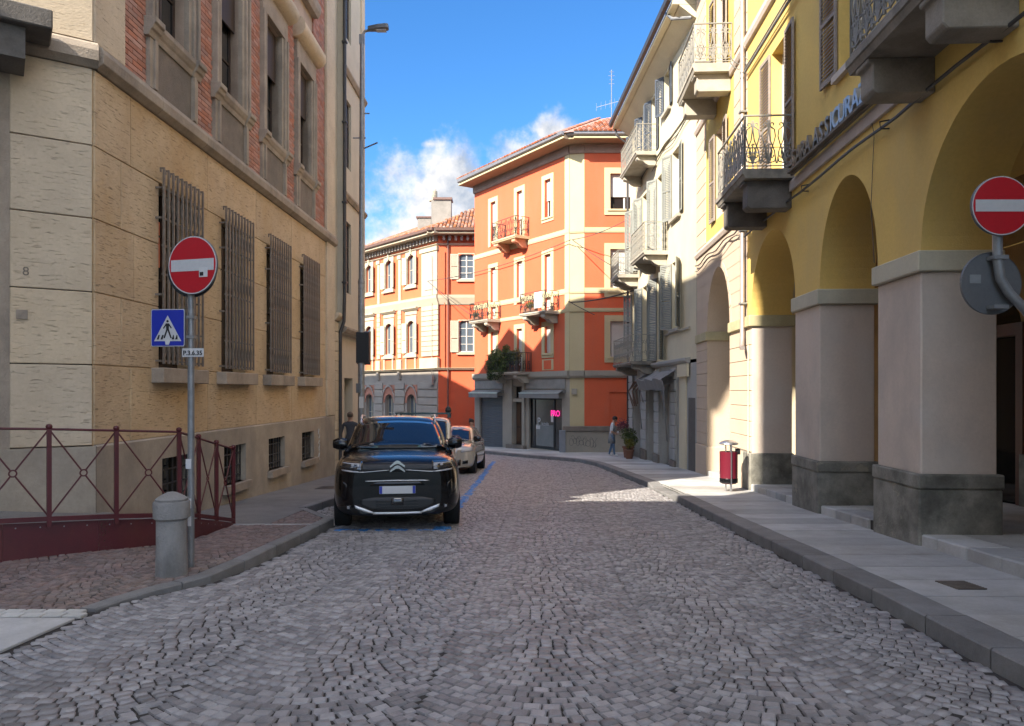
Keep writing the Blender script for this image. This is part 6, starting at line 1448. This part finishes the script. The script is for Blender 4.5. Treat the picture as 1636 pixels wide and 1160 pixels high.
def car(name, label, M, paint, spec, group='cars parked along the blue bay line'):
    """front at local y=0 facing -y"""
    t = root(name, label, 'car', M, group); L_, Wd, Hh_, zb = spec['L'], spec['W'] / 2, spec['H'], spec['zb']
    hz, bt = spec['hood'], spec['belt']                    # bonnet leading edge height, belt height
    def sec(y, wk, z0, zs, zt, tuck=.0, mid=.62):
        wv = Wd * wk; return (y, [(0, z0), (wv * .80, z0), (wv * .97, z0 + .10), (wv, z0 + (zs - z0) * .35), (wv * .995, z0 + (zs - z0) * .72), (wv * .94, zs), (wv * .62, zt - .012), (0, zt)])
    st = [sec(0.0, .66, zb + .06, hz - .12, hz - .10), sec(.04, .80, zb + .02, hz - .06, hz - .03), sec(.20, .93, zb, hz + .00, hz + .035), sec(.5, .985, zb, hz + .035, hz + .07), sec(spec['cowl'] * .8, 1.0, zb, bt - .05, hz + .12), sec(spec['cowl'], 1.0, zb, bt, bt + .05),
          sec(L_ * .5, 1.0, zb, bt + .01, bt + .04), sec(L_ * .8, 1.0, zb, bt + .02, bt + .04), sec(L_ - .25, .97, zb, bt, bt + .02), sec(L_ - .04, .90, zb + .05, bt - .06, bt - .03), sec(L_, .80, zb + .12, bt - .15, bt - .12)]
    o = tmp(loft(st).mesh('b', paint)); s_ = o.modifiers.new('s', 'SUBSURF'); s_.levels = 3; s_.render_levels = 3
    for ay in (spec['axf'], L_ - spec['axr']):
        for sx in (-1, 1):
            c = tmp(MB().lathe([(spec['wr'] + .055, -.18), (spec['wr'] + .055, .40)], 40, axis='x').mesh('c', M_['black'])); c.location = (sx * (Wd - .16) - (.0 if sx > 0 else .0), ay, spec['wr'] + .01)
            if sx < 0: c.location.x = -(Wd - .16) - .22
            bm = o.modifiers.new('b', 'BOOLEAN'); bm.operation = 'DIFFERENCE'; bm.object = c; bm.solver = 'EXACT'
    me = evaluate(o); bpy.data.objects.remove(o)
    for c in [c for c in COL.objects if c.name.startswith('tmp')]: bpy.data.objects.remove(c)
    me.materials.clear(); me.materials.append(paint); me.materials.append(M_['black'])
    me.polygons.foreach_set('material_index', [1 if (p.center.z < zb + spec.get('clad', .10)) else 0 for p in me.polygons])
    me.polygons.foreach_set('use_smooth', [True] * len(me.polygons)); me.set_sharp_from_angle(angle=math.radians(32)); me.name = 'body'
    part('body', me, t)
    # cabin
    ct, cb_, ch_ = spec['wtop'], spec['cowl'], Hh_
    def cs(y, zt, wt, wb=None, z0=bt - .08):
        wb = wb or Wd * .90; return (y, [(0, z0), (wb, z0), (wb - .01, z0 + .1), (wt + (wb - wt) * .42, z0 + (zt - z0) * .55), (wt + .02, zt - .10), (wt - .05, zt - .02), (wt * .6, zt + .012), (0, zt + .022)])
    rt = Wd * spec.get('roofw', .70)
    stc = [cs(cb_ - .02, bt + .10, Wd * .80), cs(cb_ + (ct - cb_) * .5, bt + (ch_ - bt) * .56, Wd * .78), cs(ct - .05, ch_ - .075, rt + .02), cs(ct + .14, ch_ - .03, rt), cs(L_ * .55, ch_, rt), cs(L_ * .78, ch_ - .02, rt - .01), cs(L_ * .90, ch_ - .12, rt - .03), cs(L_ - .12, bt + .22, Wd * .72)]
    o = tmp(loft(stc).mesh('b', paint)); s_ = o.modifiers.new('s', 'SUBSURF'); s_.levels = 3; s_.render_levels = 3; mc = evaluate(o); bpy.data.objects.remove(o)
    mc.materials.clear(); mc.materials.append(paint); mc.polygons.foreach_set('use_smooth', [True] * len(mc.polygons)); mc.name = 'cabin'; part('cabin', mc, t)
    bb = BVHTree.FromPolygons([v.co for v in me.vertices], [tuple(p.vertices) for p in me.polygons]); bc = BVHTree.FromPolygons([v.co for v in mc.vertices], [tuple(p.vertices) for p in mc.polygons])
    def patch(nm, lo, hi, m, bvh=bb, n=10, k=5, off=.006, parent=t, direc='front', solid=.012, lift=None):
        """surface-hugging panel between two outlines lo, hi [(x,z)]"""
        def samp(pl, f):
            seg = [math.dist(a, b) for a, b in zip(pl, pl[1:])]; T_ = sum(seg) * f
            for (a, b), s in zip(zip(pl, pl[1:]), seg):
                if T_ <= s + 1e-9: r = T_ / s if s else 0; return (a[0] + (b[0] - a[0]) * r, a[1] + (b[1] - a[1]) * r)
                T_ -= s
            return pl[-1]
        vs = []; ok = True
        for i in range(n + 1):
            a, b = samp(lo, i / n), samp(hi, i / n)
            for j in range(k + 1):
                x, z = a[0] + (b[0] - a[0]) * j / k, a[1] + (b[1] - a[1]) * j / k
                if direc == 'front': hit = bvh.ray_cast(Vector((x, -2, z)), Vector((0, 1, 0)))
                elif direc == 'top': hit = bvh.ray_cast(Vector((x, z, 4)), Vector((0, 0, -1)))
                else: hit = bvh.ray_cast(Vector((direc * 3, x, z)), Vector((-direc, 0, 0)))
                if hit[0] is None: hit = (vs and Vector(vs[-1]) or Vector((x, .3, z)), Vector((0, -1, 0)))
                nn = hit[1]
                if direc == 'front' and nn.y > 0: nn = -nn
                vs.append(tuple(hit[0] + nn * off))
        q = MB(); q.faces(vs, [(i * (k + 1) + j, (i + 1) * (k + 1) + j, (i + 1) * (k + 1) + j + 1, i * (k + 1) + j + 1) for i in range(n) for j in range(k)]); q.smooth = 50
        me_ = q.mesh(nm, m); bm = bmesh.new(); bm.from_mesh(me_); bmesh.ops.recalc_face_normals(bm, faces=bm.faces)
        ref = Vector((0, -1, .2)) if direc == 'front' else (Vector((0, 0, 1)) if direc == 'top' else Vector((direc, 0, 0)))
        if sum((f.normal.dot(ref) for f in bm.faces)) < 0: bmesh.ops.reverse_faces(bm, faces=bm.faces)
        bm.to_mesh(me_); bm.free()
        o_ = part(nm, me_, parent); sm = o_.modifiers.new('thick', 'SOLIDIFY'); sm.thickness = solid; sm.offset = -1; return o_
    zt = ch_; wb = Wd * .80
    wsn = patch('windscreen', [(-wb * .96, bt + .07), (-wb * .5, bt + .035), (0, bt + .03), (wb * .5, bt + .035), (wb * .96, bt + .07)], [(-rt * .90, zt - .13), (-rt * .5, zt - .095), (0, zt - .085), (rt * .5, zt - .095), (rt * .90, zt - .13)], M_['carglass'], bc, 24, 12, .004)
    for s in (-1, 1):
        patch('side_window', [(cb_ + .34, bt + .06), (L_ * .62, bt + .07), (L_ * .88, bt + .10)], [(ct + .12, zt - .13), (L_ * .62, zt - .12), (L_ * .80, zt - .17)], M_['carglass'], bc, 14, 6, .004, direc=s)
        # mirrors
        q = MB(); q.lathe([(.001, -.11), (.07, -.10), (.10, -.03), (.10, .04), (.075, .10), (.001, .11)], 16, axis='x'); 
        q.v = [(x * 1.1, y * .75, z * .95) for x, y, z in q.v]; q.smooth = 60
        mi = part('wing_mirror', q, t, WM[t.name] @ T(s * (Wd - .03), cb_ + .28, bt + .13), paint if spec.get('mpaint') else M_['gloss'])
        part('mirror_stalk', MB().box(s * (Wd - .18), s * (Wd - .06), cb_ + .26, cb_ + .32, bt + .02, bt + .10), mi, WM[t.name], M_['black'])
    # wheels
    for ay, nmz in ((spec['axf'], 0), (L_ - spec['axr'], 1)):
        for s in (-1, 1):
            wr, tw = spec['wr'], .115; WMx = WM[t.name] @ T(s * (Wd - tw - .015), ay, wr)
            q = MB().lathe([(wr * .66, -tw), (wr * .93, -tw), (wr, -tw * .72), (wr, tw * .72), (wr * .93, tw), (wr * .66, tw)], 36, axis='x'); q.smooth = 50; wo = part('wheel', q, t, WMx, M_['rubber'])
            q = MB().lathe([(wr * .665, -tw * .85), (wr * .66, tw * .95), (wr * .62, tw * .6), (wr * .60, -tw * .3), (.001, -tw * .3)], 30, axis='x'); q.smooth = 40
            if s < 0: q.v = [(-x, y, z) for x, y, z in q.v]; q.f = [f[::-1] for f in q.f]
            part('rim', q, wo, WMx, M_['gloss'])
            sp_ = MB(); 
            for i in range(5):
                a = 2 * PI * i / 5 + .3
                for da in (-.16, .16):
                    c0_, s0_ = math.cos(a + da * .3), math.sin(a + da * .3); c1_, s1_ = math.cos(a + da), math.sin(a + da)
                    sp_.tube([(s * tw * .62, c0_ * .05, s0_ * .05), (s * tw * .78, c1_ * wr * .62, s1_ * wr * .62)], .016, 4)
            sp_.lathe([(.001, s * tw * .75), (.045, s * tw * .7), (.05, s * tw * .5)], 12, axis='x'); part('spokes', sp_, wo, WMx, M_['alloy'])
    return t, patch, bb, bc, wsn
def mir(pl): return [(-x, z) for x, z in pl]
S1 = dict(L=4.5, W=1.93, H=1.74, zb=.24, hood=1.08, belt=1.15, cowl=1.18, wtop=1.98, axf=.90, axr=.87, wr=.355, clad=.16)
cy = 10.92; CM1 = T(-1.66, cy, G(cy + .9) ) @ RZ(math.radians(8.2)) @ RX(math.atan(-.045) )
car1, patch, bb, bc, wsn = car('parked_suv', 'black parked SUV with chrome chevron badge facing the viewer, nearest car in the blue bay', CM1, M_['carblack'], S1)
gr = patch('upper_grille', [(-.74, 0.930), (-.4, 0.905), (0, 0.900), (.4, 0.905), (.74, 0.930)], [(-.74, 1.015), (-.4, 1.025), (0, 1.025), (.4, 1.025), (.74, 1.015)], M_['black'], n=30, k=3)
for s in (-1, 1):
    f = (lambda p: p) if s > 0 else mir
    hl_ = patch('headlight', f([(.50, 0.910), (.66, 0.930), (.83, 0.975)]), f([(.50, 1.045), (.66, 1.045), (.80, 1.060)]), M_['headlamp'], n=10, k=5, off=.012)
    for zz in (.90, 1.005):
        patch('light_strip', f([(.53, zz - .006), (.66, zz + .002), (.79, zz + .018)]), f([(.53, zz + .008), (.66, zz + .014), (.79, zz + .028)]), M_['ledlens'], n=8, k=1, off=.016, parent=hl_, solid=.003)
    patch('lamp_cell', f([(.54, 0.975), (.58, 0.975)]), f([(.54, 1.000), (.58, 1.000)]), M_['ledlens'], n=2, k=2, off=.015, parent=hl_, solid=.003); patch('lamp_cell', f([(.62, 0.980), (.66, 0.980)]), f([(.62, 1.005), (.66, 1.005)]), M_['ledlens'], n=2, k=2, off=.015, parent=hl_, solid=.003)
    patch('side_intake', f([(.74, .50), (.80, .56)]), f([(.72, .72), (.79, .78)]), M_['gloss'], n=5, k=5)
    patch('fog_lamp', f([(.665, .365), (.725, .375)]), f([(.665, .425), (.725, .43)]), M_['headlamp'], n=5, k=4, off=.010); patch('fog_reflector', f([(.68, .38), (.71, .38)]), f([(.68, .41), (.71, .415)]), M_['ledlens'], n=3, k=3, off=.013)
    patch('chrome_line', f([(.12, 0.922), (.5, 0.895), (.80, 0.932)]), f([(.12, 0.930), (.5, 0.903), (.80, 0.940)]), M_['silver'], n=14, k=1, off=.012)
    # skid plate wing
    patch('skid_wing', f([(.34, .302), (.48, .332), (.60, .385)]), f([(.34, .322), (.46, .375), (.61, .43)]), M_['silver'], n=8, k=2, off=.012)
    q = MB().tube([(s * .62, 1.90, 1.62), (s * .63, 2.10, 1.695), (s * .645, 2.6, 1.755), (s * .635, 3.5, 1.75), (s * .61, 3.85, 1.66)], .018, 8); q.smooth = 60; part('roof_rail', q, car1, None, M_['silver'])
    part('rail_foot', MB().prof([(1.84, 1.57), (2.02, 1.58), (2.14, 1.685), (2.05, 1.695)], s * .625 - .022, s * .625 + .022), car1, None, M_['gloss'])
patch('skid_bar', [(-.35, .298), (0, .292), (.35, .298)], [(-.35, .318), (0, .312), (.35, .318)], M_['silver'], n=14, k=1, off=.013)
patch('middle_slot', [(-.40, .705), (0, .700), (.40, .705)], [(-.33, .755), (0, .758), (.33, .755)], M_['gloss'], n=16, k=2)
patch('slot_trim', [(-.46, .765), (0, .770), (.46, .765)], [(-.46, .775), (0, .782), (.46, .775)], M_['silver'], n=16, k=1, off=.010)
lo_ = patch('lower_intake', [(-.54, .44), (-.36, .335), (.36, .335), (.54, .44)], [(-.54, .50), (-.36, .535), (.36, .535), (.54, .50)], M_['black'], n=20, k=4, off=.004)
for z in (.36, .40, .44, .48): patch('intake_bar', [(-.30, z), (.30, z)], [(-.30, z + .008), (.30, z + .008)], M_['black'], n=8, k=1, off=.014, parent=lo_)
patch('radar_panel', [(-.09, .42), (.09, .42)], [(-.09, .52), (.09, .52)], M_['headlamp'], n=4, k=2, off=.016)
# double chevron badge
def yfront(x, z): h = bb.ray_cast(Vector((x, -2, z)), Vector((0, 1, 0))); return h[0].y if h[0] else .1
yb_ = yfront(0, .98) - .022
bd = root('tmp_badge', 'x', 'x', I4); bpy.data.objects.remove(bd)
badge = MB()
for k, dz in enumerate((0, -.068)):
    a_, t_ = .112, .030; z0 = 1.045 + dz
    badge.front([(-a_, z0 - .062), (-a_ + .008, z0 - .062 - t_ * .7), (-.02, z0 - t_), (.02, z0 - t_), (a_ - .008, z0 - .062 - t_ * .7), (a_, z0 - .062), (.035, z0 + .008), (0, z0 + .02), (-.035, z0 + .008)][::-1], yb_, yb_ + .02)
part('chevron_badge', badge, car1, None, M_['chrome'])
yp = yfront(0, .62) - .014
pb = part('number_plate', MB().box(-.26, .26, yp, yp + .012, .585, .695), car1, None, M_['plate'])
for s in (-1, 1): part('plate_blue_band', MB().box(s * .258 if s < 0 else .218, s * .218 if s < 0 else .258, yp - .002, yp - .0003, .587, .693), pb, None, M_['signblue'])
for s in (-.1, .38): part('wiper', MB().tube([(s, 1.17, 1.25), (s - .3, 1.12, 1.25), (s - .5, 1.10, 1.25)], .008, 5), car1, None, M_['black'])
part('rear_view_mirror', MB().box(-.11, .11, 1.74, 1.76, 1.50, 1.56), car1, None, M_['black'])
# second car: tall white people carrier
S2 = dict(L=4.3, W=1.80, H=1.78, zb=.22, hood=.98, belt=1.08, cowl=.95, wtop=1.75, axf=.85, axr=.8, wr=.32, clad=.2, roofw=.78, mpaint=False)
cy2 = 17.6; car2, patch2, b2, _, _ = car('parked_people_carrier', 'tall white people carrier parked behind the black SUV', T(-2.22, cy2, G(cy2 + 1)) @ RZ(math.radians(3)) @ RX(math.atan(-.045)), M_['carwhite'], S2)
for s in (-1, 1):
    f = (lambda p: p) if s > 0 else mir
    patch2('headlight', f([(.5, .74), (.82, .80)]), f([(.52, .90), (.80, .97)]), M_['headlamp'], n=6, k=4, off=.01)
patch2('upper_grille', [(-.45, .74), (.45, .74)], [(-.48, .84), (.48, .84)], M_['gloss'], n=10, k=2)
patch2('lower_intake', [(-.6, .32), (.6, .32)], [(-.6, .48), (.6, .48)], M_['gloss'], n=10, k=2)
for y_ in (2.0, 3.2): part('roof_bar', MB().box(-.72, .72, y_, y_ + .06, 1.86, 1.89).box(-.70, -.66, y_, y_ + .06, 1.76, 1.86).box(.66, .70, y_, y_ + .06, 1.76, 1.86), car2, None, M_['gloss'])
part('rack_dark_lump', MB().lathe([(.001, 1.88), (.07, 1.9), (.085, 1.95), (.06, 2.02), (.03, 2.05), (.001, 2.07)], 10, (.66, 2.05, 0)), car2, None, M_['black'])  # small black lump for an unidentified dark shape above the roof
# third car: small champagne hatchback
S3 = dict(L=3.9, W=1.68, H=1.50, zb=.20, hood=.90, belt=.98, cowl=.90, wtop=1.6, axf=.78, axr=.7, wr=.30, clad=.06, roofw=.72)
cy3 = 22.8; car3, patch3, b3, _, _ = car('parked_hatchback', 'small champagne coloured hatchback parked third in the row, furthest from the viewer', T(-2.0, cy3, G(cy3 + 1)) @ RZ(math.radians(-4)) @ RX(math.atan(-.04)), M_['carbeige'], S3)
for s in (-1, 1):
    f = (lambda p: p) if s > 0 else mir
    hh = patch3('headlight', f([(.45, .70), (.79, .76)]), f([(.47, .82), (.76, .90)]), M_['ledlens'], n=6, k=4, off=.01); patch3('fog_lamp', f([(.5, .36), (.66, .38)]), f([(.5, .46), (.66, .48)]), M_['gloss'], n=4, k=3)
patch3('lower_intake', [(-.45, .32), (.45, .32)], [(-.45, .50), (.45, .50)], M_['gloss'], n=10, k=2)

# ================================================================ people
def skinned(V, E, R, sub=2):
    me = bpy.data.meshes.new('sk'); me.from_pydata([V[k] for k in V], [], []); names = list(V); idx = {k: i for i, k in enumerate(names)}
    me = bpy.data.meshes.new('sk'); me.from_pydata([V[k] for k in names], [(idx[a], idx[b]) for a, b in E], [])
    o = tmp(me); sm = o.modifiers.new('skin', 'SKIN'); sm.use_smooth_shade = True
    for i, k in enumerate(names):
        r = R[k]; o.data.skin_vertices[0].data[i].radius = r if isinstance(r, tuple) else (r, r); o.data.skin_vertices[0].data[i].use_root = (i == 0)
    ss = o.modifiers.new('s', 'SUBSURF'); ss.levels = sub; ss.render_levels = sub
    m = evaluate(o); bpy.data.objects.remove(o); return m
def person(label, M, pose, mats, hair='short', apron_=None):
    t = root('person', label, 'person', M)
    V, R, E = {}, {}, []
    def j(k, p, r): V[k] = Vector(p); R[k] = r
    P = pose
    j('pelvis', P['pelvis'], (.125, .10)); j('waist', P['waist'], (.115, .09)); j('chest', P['chest'], (.15, .105)); j('neckb', P['neck'], (.07, .065)); j('head0', P['head0'], (.055, .06)); 
    E += [('pelvis', 'waist'), ('waist', 'chest'), ('chest', 'neckb'), ('neckb', 'head0')]
    hd = Vector(P['head']); d = (hd - Vector(P['head0'])).normalized()
    j('head1', hd - d * .02, (.082, .095)); j('head2', hd + d * .085, (.070, .082)); E += [('head0', 'head1'), ('head1', 'head2')]
    for s, n in ((-1, 'l'), (1, 'r')):
        j('sh' + n, P['sh' + n], .058); j('el' + n, P['el' + n], .043); j('wr' + n, P['wr' + n], .028); ha = Vector(P['ha' + n]); j('pa' + n, ha, (.034, .020))
        E += [('chest', 'sh' + n), ('sh' + n, 'el' + n), ('el' + n, 'wr' + n), ('wr' + n, 'pa' + n)]
        dd = (ha - Vector(P['wr' + n])).normalized(); sd = dd.cross(Vector((0, 1, .1))).normalized()
        for i, (o_, l) in enumerate(((-.030, .062), (-.010, .074), (.010, .070), (.028, .055))):
            j('f%d%s' % (i, n), ha + sd * o_ + dd * .03, .009); j('g%d%s' % (i, n), ha + sd * o_ + dd * (.03 + l) + Vector((0, -.012, 0)), .007); E += [('pa' + n, 'f%d%s' % (i, n)), ('f%d%s' % (i, n), 'g%d%s' % (i, n))]
        j('th' + n, ha - dd * .01 + sd * .05, .010); E += [('pa' + n, 'th' + n)]
        j('hip' + n, P['hip' + n], .095); j('kn' + n, P['kn' + n], .062); j('an' + n, P['an' + n], .042); j('to' + n, P['to' + n], (.040, .030))
        E += [('pelvis', 'hip' + n), ('hip' + n, 'kn' + n), ('kn' + n, 'an' + n), ('an' + n, 'to' + n)]
    me = skinned(V, E, R)
    for m in (mats['top'], mats['legs'], mats['skin'], mats['shoe']): me.materials.append(m)
    zw = V['pelvis'].z + .02; mi = []
    segs = [(V[a], V[b], a, b) for a, b in E]
    for p in me.polygons:
        c = p.center; best = None
        for a, b, na, nb in segs:
            ab = b - a; tt = max(0, min(1, (c - a).dot(ab) / max(ab.length_squared, 1e-9))); dd = (c - a - ab * tt).length
            if best is None or dd < best[0]: best = (dd, na, nb, tt)
        _, na, nb, tt = best; nm = nb
        if nm[:2] in ('kn', 'an', 'hi') : k = 1
        elif nm[:2] == 'to': k = 3
        elif nm[:2] in ('he',) : k = 2
        elif nm[0] in 'fg' or nm[:2] in ('pa', 'th'): k = 2
        elif nm[:2] == 'wr' and mats.get('short'): k = 2
        elif nm == 'waist' and c.z < zw: k = 1
        else: k = 0
        mi.append(k)
    me.polygons.foreach_set('material_index', mi); me.polygons.foreach_set('use_smooth', [True] * len(me.polygons)); me.name = 'body'; part('body', me, t)
    # face and hair; face looks along P['look']
    lk = Vector(P['look']).normalized(); up = d; rt_ = lk.cross(up).normalized(); c = hd + d * .03
    def blob(nm, cen, r, m, n=12, cut=None, sc=(1, 1, 1)):
        bm = bmesh.new(); bmesh.ops.create_icosphere(bm, subdivisions=3, radius=1)
        for v in bm.verts:
            q = v.co.copy(); 
            if cut and cut(q): q *= .80
            nz = 1 + .04 * math.sin(q.x * 9 + q.z * 7); v.co = cen + (rt_ * q.x * r[0] + lk * q.y * r[1] + up * q.z * r[2]) * nz
        me_ = bpy.data.meshes.new(nm); bm.to_mesh(me_); bm.free(); me_.materials.append(m); me_.polygons.foreach_set('use_smooth', [True] * len(me_.polygons)); return part(nm, me_, t)
    blob('hair', c - lk * .018 + up * .025, (.098 if hair != 'short' else .090, .112, .105 if hair != 'short' else .092), mats['hair'], cut=lambda q: q.y > .25 and q.z < .45)
    if hair == 'bun': blob('hair_bun', c - lk * .11 + up * .09, (.045, .045, .045), mats['hair'])
    blob('nose', c + lk * .098 - up * .02, (.012, .018, .022), mats['skin'])
    for s in (-1, 1):
        blob('ear', c + rt_ * s * .083 - up * .015, (.010, .020, .030), mats['skin']); blob('eye', c + lk * .088 + rt_ * s * .032 + up * .01, (.013, .008, .007), M_['black'])
    blob('mouth', c + lk * .088 - up * .058, (.022, .008, .006), mat('lips', (.32, .12, .10), .5))
    return t
# woman reading her phone at the corner, facing right
wz = yl(31.5)
pw_ = dict(pelvis=(0, 0, .90), waist=(0.01, 0, 1.06), chest=(.035, 0, 1.26), neck=(.06, 0, 1.40), head0=(.085, 0, 1.46), head=(.125, 0, 1.53),
           shl=(.03, .15, 1.34), ell=(-.02, .20, 1.10), wrl=(.16, .12, .98), hal=(.20, .10, .99), shr=(.03, -.15, 1.34), elr=(-.03, -.20, 1.08), wrr=(.15, -.12, .93), har=(.20, -.09, .95),
           hipl=(0, .09, .86), knl=(.02, .10, .48), anl=(-.10, .10, .09), tol=(.03, .11, .04), hipr=(0, -.09, .86), knr=(.06, -.10, .48), anr=(.10, -.11, .09), tor=(.24, -.12, .04), look=(.8, 0, -.45))
pw1 = person('woman in grey apron and jeans looking at her phone by the cream house', T(4.17, 31.5, wz), pw_, dict(top=M_['whitecloth'], legs=M_['jeans'], skin=M_['skin'], shoe=M_['whitecloth'], hair=M_['hair'], short=True), hair='bob')
ap = MB(); n = 14
for i in range(n):
    t0, t1 = 2 * PI * i / n, 2 * PI * (i + 1) / n
    ap.poly([(.0 + .155 * math.cos(t0), .185 * math.sin(t0), .56), (.0 + .155 * math.cos(t1), .185 * math.sin(t1), .56), (.01 + .125 * math.cos(t1), .15 * math.sin(t1), .98), (.01 + .125 * math.cos(t0), .15 * math.sin(t0), .98)])
    if math.cos((t0 + t1) / 2) > -.2: ap.poly([(.01 + .127 * math.cos(t0), .15 * math.sin(t0), .981), (.01 + .127 * math.cos(t1), .15 * math.sin(t1), .981), (.05 + .115 * math.cos(t1), .13 * math.sin(t1), 1.30), (.05 + .115 * math.cos(t0), .13 * math.sin(t0), 1.30)])
ap.smooth = 60; ao = part('apron', ap, pw1, None, M_['greycloth']); ao.modifiers.new('thick', 'SOLIDIFY').thickness = .01
ph = part('mobile_phone', MB().box(-.035, .035, -.006, .006, -.07, .07), None, T(4.17 + .235, 31.5 - .07, wz + 1.00) @ RY(.5), M_['signwhite']); tag(ph, 'white mobile phone in the hand of the woman in the grey apron', 'phone')
# man seen from behind beyond the black car
mz = G(22) + .12
pm_ = dict(pelvis=(0, 0, .96), waist=(0, .0, 1.12), chest=(0, .0, 1.36), neck=(0, .0, 1.50), head0=(0, -.0, 1.56), head=(0, 0, 1.64),
           shl=(-.19, 0, 1.43), ell=(-.27, -.02, 1.15), wrl=(-.27, .06, .90), hal=(-.27, .08, .82), shr=(.19, 0, 1.43), elr=(.26, -.02, 1.15), wrr=(.26, .06, .90), har=(.26, .08, .82),
           hipl=(-.10, 0, .92), knl=(-.12, .06, .50), anl=(-.12, -.06, .09), tol=(-.13, .08, .04), hipr=(.10, 0, .92), knr=(.11, .10, .50), anr=(.12, .12, .09), tor=(.13, .26, .04), look=(0, 1, 0))
person('man in dark slate jacket seen from behind on the left pavement beyond the black car', T(-4.72, 22, mz), pm_, dict(top=M_['navy'], legs=M_['darkcloth'], skin=M_['skin'], shoe=M_['black'], hair=M_['hairgrey']))
pz = G(27)
pf_ = {k: (v if k == 'look' else (v[0], v[1], v[2] * .94)) for k, v in pm_.items()}; pf_['look'] = (.8, -.3, -.1)
person('person in navy jacket with tied dark hair beyond the champagne hatchback', T(-1.44, 27, pz) @ RZ(-.6), pf_, dict(top=M_['navy'], legs=M_['darkcloth'], skin=M_['skin'], shoe=M_['black'], hair=M_['hair']), hair='bun')
# scooter parked beyond the bank, half hidden
sc_ = root('parked_scooter', 'dark scooter parked by the wall at the far left behind the black car', 'scooter', T(-5.35, 24.8, G(24.8) + .0) @ RZ(.25))
for y_ in (-.62, .62):
    q = MB().lathe([(.15, -.05), (.235, -.05), (.25, -.02), (.25, .02), (.235, .05), (.15, .05)], 24, (0, y_, .25), axis='x'); wo = part('wheel', q, sc_, None, M_['rubber']); part('rim', MB().lathe([(.15, -.03), (.15, .03), (.001, .02)], 20, (0, y_, .25), axis='x'), wo, None, M_['alloy'])
bd_ = loft([(-.55, [(0, .45), (.10, .45), (.14, .6), (.12, .75), (0, .8)]), (-.40, [(0, .30), (.2, .32), (.24, .7), (.18, 1.0), (0, 1.05)]), (-.30, [(0, .22), (.18, .22), (.20, .3), (.15, .4), (0, .42)]), (0.05, [(0, .22), (.18, .22), (.20, .3), (.15, .36), (0, .38)]), (.15, [(0, .25), (.2, .3), (.22, .5), (.17, .72), (0, .76)]), (.7, [(0, .42), (.18, .45), (.2, .6), (.15, .78), (0, .82)]), (.88, [(0, .58), (.08, .6), (.1, .66), (.08, .74), (0, .76)])])
bd_.smooth = 60; part('body', bd_, sc_, None, M_['carblack'])
q = MB().tube([(-.33, -.38, 1.06), (-.12, -.42, 1.10), (0, -.44, 1.02), (.12, -.42, 1.10), (.33, -.38, 1.06)], .018, 8); part('handlebar', q, sc_, None, M_['black'])
part('headlight', MB().lathe([(.09, 0), (.085, -.05), (.001, -.07)], 16, (0, -.52, .92), axis='y'), sc_, None, M_['ledlens'])
part('windshield', MB().box(-.16, .16, -.50, -.49, 1.0, 1.35), sc_, None, M_['glassblue'])
for s in (-1, 1): part('mirror', MB().tube([(s * .24, -.40, 1.08), (s * .30, -.42, 1.24)], .008, 5).lathe([(.05, -.01), (.05, .01), (.001, .012)], 12, (s * .31, -.42, 1.28), axis='y'), sc_, None, M_['gloss'])
part('seat', MB().box(-.13, .13, .15, .75, .78, .86), sc_, None, M_['black'])
